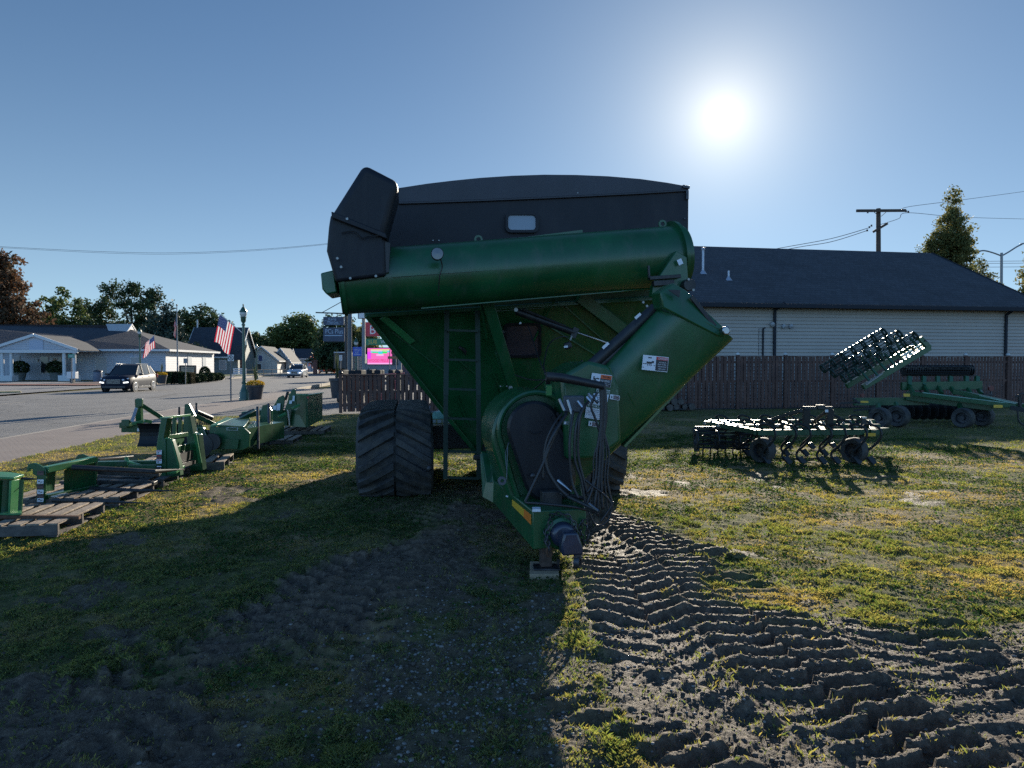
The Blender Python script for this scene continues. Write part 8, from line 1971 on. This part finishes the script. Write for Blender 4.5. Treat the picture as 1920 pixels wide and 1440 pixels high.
# hanging shop sign
dS = 30.0; c = P(648.5, 705, dS); c.z = -0.03; t = thing("hanging_shop_sign", "two dark boards hanging from a black post behind the low fence", "sign", c)
M_nav = mat("navy_sign_board", (0.030, 0.042, 0.075), 0.5, var=0.15); M_let = mat("pale_blue_lettering", (0.30, 0.37, 0.46), 0.5)
f = MB(); f.cyl(c, P(648.5, 560, dS), 0.052, 12); f.build("pole", M_dblack, t, smooth=True)
f = MB(); f.bar(P(592, 586, dS), P(648, 588, dS), 0.05, 0.05); f.tube([P(604, 586, dS), P(640, 566, dS)], 0.015, 6); f.tube([P(612, 641, dS), P(647, 641, dS)], 0.012, 6); f.build("bracket", M_dblack, t)
f = MB()
for px in (610, 641): f.tube([P(px, 587, dS), P(px, 594, dS)], 0.008, 5); f.tube([P(px, 609, dS), P(px, 614, dS)], 0.008, 5)
f.build("chains", M_dsteel, t)
f = MB(); f.prism([P(606, 594, dS), P(645, 594, dS), P(645, 609.5, dS), P(606, 609.5, dS)], Vector((0, .04, 0)), 0)
decal(f, P(606, 594, dS-.001), P(645, 594, dS-.001), P(606, 609.5, dS-.001), base=0, texts=[("Karla", 0.24, 0.10, 0.34, 1, 0.45), ("Marcus", 0.20, 0.46, 0.34, 1, 0.58)], rects=[(0.15, 0.86, 0.82, 0.90, 1), (0.05, 0.46, 0.2, 0.49, 1), (0.78, 0.62, 0.9, 0.65, 1)]); f.build("upper_board", [M_nav, M_let], t)
f = MB(); f.prism([P(606, 614, dS), P(646, 614, dS), P(646, 640, dS), P(606, 640, dS)], Vector((0, .04, 0)), 0)
decal(f, P(606, 614, dS-.001), P(646, 614, dS-.001), P(606, 640, dS-.001), base=0, texts=[("PCs Plus", 0.09, 0.10, 0.34, 1, 0.82)], rects=[(0.07, 0.55, 0.9, 0.61, 1)]); f.build("lower_board", [M_nav, M_let], t)
c = P(655, 705, 31.5); c.z = -0.03; f = MB(); f.tube([c, P(656, 560, 31.5)], [0.11, 0.09], 14); o = f.build("grey_utility_post", mat("grey_post", (0.10, 0.11, 0.12), 0.5, var=0.2), smooth=True); tag(o, "thick grey post right behind the black sign post", "post")
# tall roadside sign with lit screen
dB = 56.0; c = P(682, 703, dB); c.z = -0.03; t = thing("roadside_sign", "tall roadside sign with a red panel, a green panel and a lit pink screen", "sign", c)
f = MB(); f.bar(c, P(682, 560, dB), 0.24, 0.24, up=(0, 1, 0)); a = P(750, 703, dB); a.z = -0.03; f.bar(a, P(750, 575, dB), 0.24, 0.24, up=(0, 1, 0)); f.bar(P(682, 692, dB), P(750, 692, dB), 0.2, 0.9, up=zv); f.build("posts", M_sgrey, t)
M_red = mat("red_sign_panel", (0.48, 0.02, 0.035), 0.4); M_pw = mat("pinkish_white_letter", (0.72, 0.62, 0.60), 0.4); M_sgreen = mat("green_sign_panel", (0.02, 0.17, 0.07), 0.4); M_gold = mat("gold_letter", (0.62, 0.42, 0.06), 0.4)
def slab(x0, y0, x1, y1, d, base, mats, nm, texts=(), rects=()):
    f = MB(); f.prism([P(x0, y0, d), P(x1, y0, d), P(x1, y1, d), P(x0, y1, d)], Vector((0, .18, 0)), base); decal(f, P(x0, y0, d-.002), P(x1, y0, d-.002), P(x0, y1, d-.002), base=base, texts=texts, rects=rects, lift=0.004); return f.build(nm, mats, t)
slab(685, 604, 745, 630.5, dB-.2, 0, [M_red, M_pw], "red_panel", texts=[("B", 0.12, 0.22, 0.62, 1), ("EST", 0.42, 0.22, 0.62, 1)])
slab(686, 635, 746, 647, dB-.2, 0, [M_sgreen, M_gold, M_sign], "green_panel", texts=[("SUB", 0.08, 0.2, 0.58, 1, 0.36), ("WAY", 0.46, 0.2, 0.58, 2, 0.42)])
def em(name, c_, s=1.0): return mat(name, (0.02, 0.02, 0.02), 0.5, emit=c_, estr=s*0.52)
EM = [em("screen_pink", (1.0, 0.16, 0.55), 0.95), em("screen_magenta", (0.95, 0.05, 0.95), 0.95), em("screen_green", (0.02, 0.85, 0.10)), em("screen_cyan", (0.05, 0.65, 0.80)), em("screen_pale", (0.95, 0.45, 0.85)), em("screen_red", (0.75, 0.0, 0.10)), em("screen_yellow", (0.75, 0.85, 0.15)), M_dblack]
slab(688, 651.5, 746, 684, dB-.2, 7, EM, "screen_frame")
f = MB(); a, b, e_ = P(689, 653, dB-.22), P(735, 653, dB-.22), P(689, 683, dB-.22)
decal(f, a, b, e_, base=0, rects=[(0, 0.22, 0.14, 0.66, 1), (0.14, 0.12, 0.90, 0.22, 4), (0.14, 0.07, 0.92, 0.14, 6), (0.13, 0.14, 0.40, 0.28, 3), (0.20, 0.17, 0.44, 0.30, 2), (0.44, 0.17, 0.62, 0.36, 3), (0.60, 0.13, 0.80, 0.32, 2), (0.80, 0.12, 0.92, 0.26, 3), (0.36, 0.36, 0.66, 0.48, 4), (0.45, 0.33, 0.6, 0.40, 6), (0.0, 0.92, 1.0, 1.0, 4)], texts=[("WOOD PELLETS", 0.04, 0.68, 0.17, 5, 0.96)], lift=0.004)
f.build("lit_screen", EM, t)
slab(671, 560, 688, 597.5, dB-.6, 0, [M_sign, M_red, M_dblack], "white_panel", rects=[(0, 0.97, 1, 1, 2), (0, 0, 0.08, 1, 2), (0.35, 0.40, 1.0, 0.50, 1), (0.55, 0.1, 0.82, 0.5, 1)])
slab(689, 586, 694, 597, 40, 0, [M_dblack, M_side], "small_lamp_box", rects=[(0.2, 0.1, 0.8, 0.45, 1), (0.2, 0.55, 0.8, 0.9, 1)])
# octagonal sign back and orange board beyond the fence
c = P(738, 703, 30); c.z = -0.03; t = thing("stop_sign_back", "rust brown back of an octagonal sign above an orange board beyond the low fence", "sign", c)
f = MB(); f.bar(P(730, 703, 30.05)*1.0, P(731, 655, 30.05), 0.03, 0.03, up=(0, 1, 0)); f.bar(P(742, 703, 30.05), P(742, 655, 30.05), 0.05, 0.05, up=(0, 1, 0)); f.build("post", M_post, t)
f = MB(); cc = P(737.5, 661, 30); f.prism([cc+Vector((math.cos(math.pi/8+k*math.pi/4)*0.10, 0, math.sin(math.pi/8+k*math.pi/4)*0.10)) for k in range(8)], Vector((0, .01, 0))); f.build("octagon", mat("rust_brown_sign", (0.16, 0.05, 0.03), 0.6), t)
f = MB(); f.prism([P(727, 668, 30), P(748, 668, 30), P(748, 673, 30), P(727, 673, 30)], Vector((0, .02, 0))); f.build("orange_board", M_tan, t)
# small lawn machines on the lot beyond the low fence
M_bits = mat("dark_machine", (0.02, 0.024, 0.028), 0.85, spec=0.1); M_bitw = mat("bright_machine_panel", (0.12, 0.12, 0.12), 0.7)
for k, (px, w_, h_, lb) in enumerate(((640, 11, 9, "dark lawn machine with pale hood behind the fence's left end post"), (660, 14, 8, "low red and black lawn machine behind the blue sign's foot"), (672, 14, 9, "black lawn tractor under the corrugated container"), (693, 12, 10, "dark lawn tractor with raised pale arm right of the sign post"), (708, 13, 9, "black lawn tractor with pale frame under the lit screen"), (733, 10, 9, "dark lawn machine beside the posts of the octagonal sign"), (745, 9, 9, "small pale hooded machine above the fence near the cart"))):
    d = 29.0; c = P(px, 702, d); c.z = -0.03; t = thing("lawn_tractor", lb, "lawn tractor", c, 0, "lawn machines parked beyond the low fence"); u = d/F; Wm = w_*u; top_ = P(px, 702-h_, d).z+0.0
    f = MB(); f.box((c.x, c.y+0.4, (top_+0.25)/2+0.12), (Wm*0.9, 1.0, (top_-0.25)*0.75)); f.build("engine_hood", M_bits, t, bevel=0.04)
    f = MB(); f.box((c.x+Wm*0.1, c.y+0.1, top_-0.05), (Wm*0.35, 0.2, 0.03), rot=Matrix.Rotation(R((-20, 15, 5, 35, -10, 20, 0)[k]), 3, 'Y')); f.build("hood_panel", M_bitw, t, bevel=0.01)
    f = MB(); f.tube([(c.x-Wm*0.2, c.y, top_-0.3), (c.x-Wm*0.25, c.y+0.1, top_+0.02)], 0.02, 6); f.build("steering_column", M_bits, t)
    for s_ in (-1, 1):
        f = MB(); f.lathe((c.x+s_*Wm*0.42, c.y+0.1, 0.20), [(0.12, -0.06), (0.22, -0.07), (0.22, 0.07), (0.12, 0.06)], axis=(1, 0, 0), n=16); f.build("wheel", M_rubber, t, smooth=True, cut=0.7)
# yellow kerb nose and far parking kerb
f = MB(); a = P(-40, 746, 40); b = P(38, 742, 41.5); f.bar(Vector((a.x, a.y, -0.12)), Vector((b.x, b.y, -0.12)), 0.5, 0.22); o = f.build("kerb", mat("faded_yellow_kerb", (0.42, 0.33, 0.17), 0.8, var=0.3, scale=3), bevel=0.05); tag(o, kind='structure')
# ------------------------------------------------------------ separate pieces that were modelled together
def split_islands(o, name):
    me = o.data; n = len(me.vertices); par = list(range(n))
    def find(i):
        while par[i] != i: par[i] = par[par[i]]; i = par[i]
        return i
    for e in me.edges:
        a, b = find(e.vertices[0]), find(e.vertices[1])
        if a != b: par[a] = b
    groups = {}
    for p in me.polygons: groups.setdefault(find(p.vertices[0]), []).append(p)
    if len(groups) < 2: return
    parts = []
    for g in groups.values():
        idx = {}; vs = []; fs = []; mi = []
        for p in g:
            f = []
            for v in p.vertices:
                if v not in idx: idx[v] = len(vs); vs.append(me.vertices[v].co[:])
                f.append(idx[v])
            fs.append(f); mi.append(p.material_index)
        m2 = bpy.data.meshes.new(name); m2.from_pydata(vs, [], fs)
        for m in me.materials: m2.materials.append(m)
        m2.polygons.foreach_set('material_index', mi); parts.append(m2)
    o.data = parts[0]; o.name = name
    for m2 in parts[1:]:
        c = o.copy(); c.data = m2; col.objects.link(c); c.parent = o.parent
singular = {"clamp_bolts": "clamp_bolt", "stowed_bracket": "stowed_bracket", "rod_tip": "rod_tip", "tarp_latch": "tarp_latch", "rivet": "rivet", "window_clamp": "window_clamp", "hinge_bolt": "hinge_bolt", "hood_bolt": "hood_bolt", "rest_bolt": "rest_bolt", "guard_nut": "guard_nut", "hose_coupler": "hose_coupler", "insulators": "insulator", "coil_springs": "coil_spring", "deck_rollers": "deck_roller", "marker_lamp": "marker_lamp", "yellow_decals": "yellow_decal", "wing_slat": "wing_slat", "wing_hangers": "wing_hanger", "feed_tubes": "feed_tube", "roller_wheels": "roller_wheel", "idler_wheel": "idler_wheel", "drive_wheel": "drive_wheel", "chains": "chain", "lifting_eye": "lifting_eye", "panel_seam": "panel_seam", "weld_line": "weld_line", "cylinder_label": "cylinder_label", "wheels": "wheel", "brace": "brace", "headlight": "headlight", "posts": "post", "blade_bracket": "blade_bracket", "stowed_basket": None}
for o in list(col.objects):
    st = o.name.split('.')[0]
    if o.type == 'MESH' and singular.get(st) and o.parent is not None: split_islands(o, singular[st])
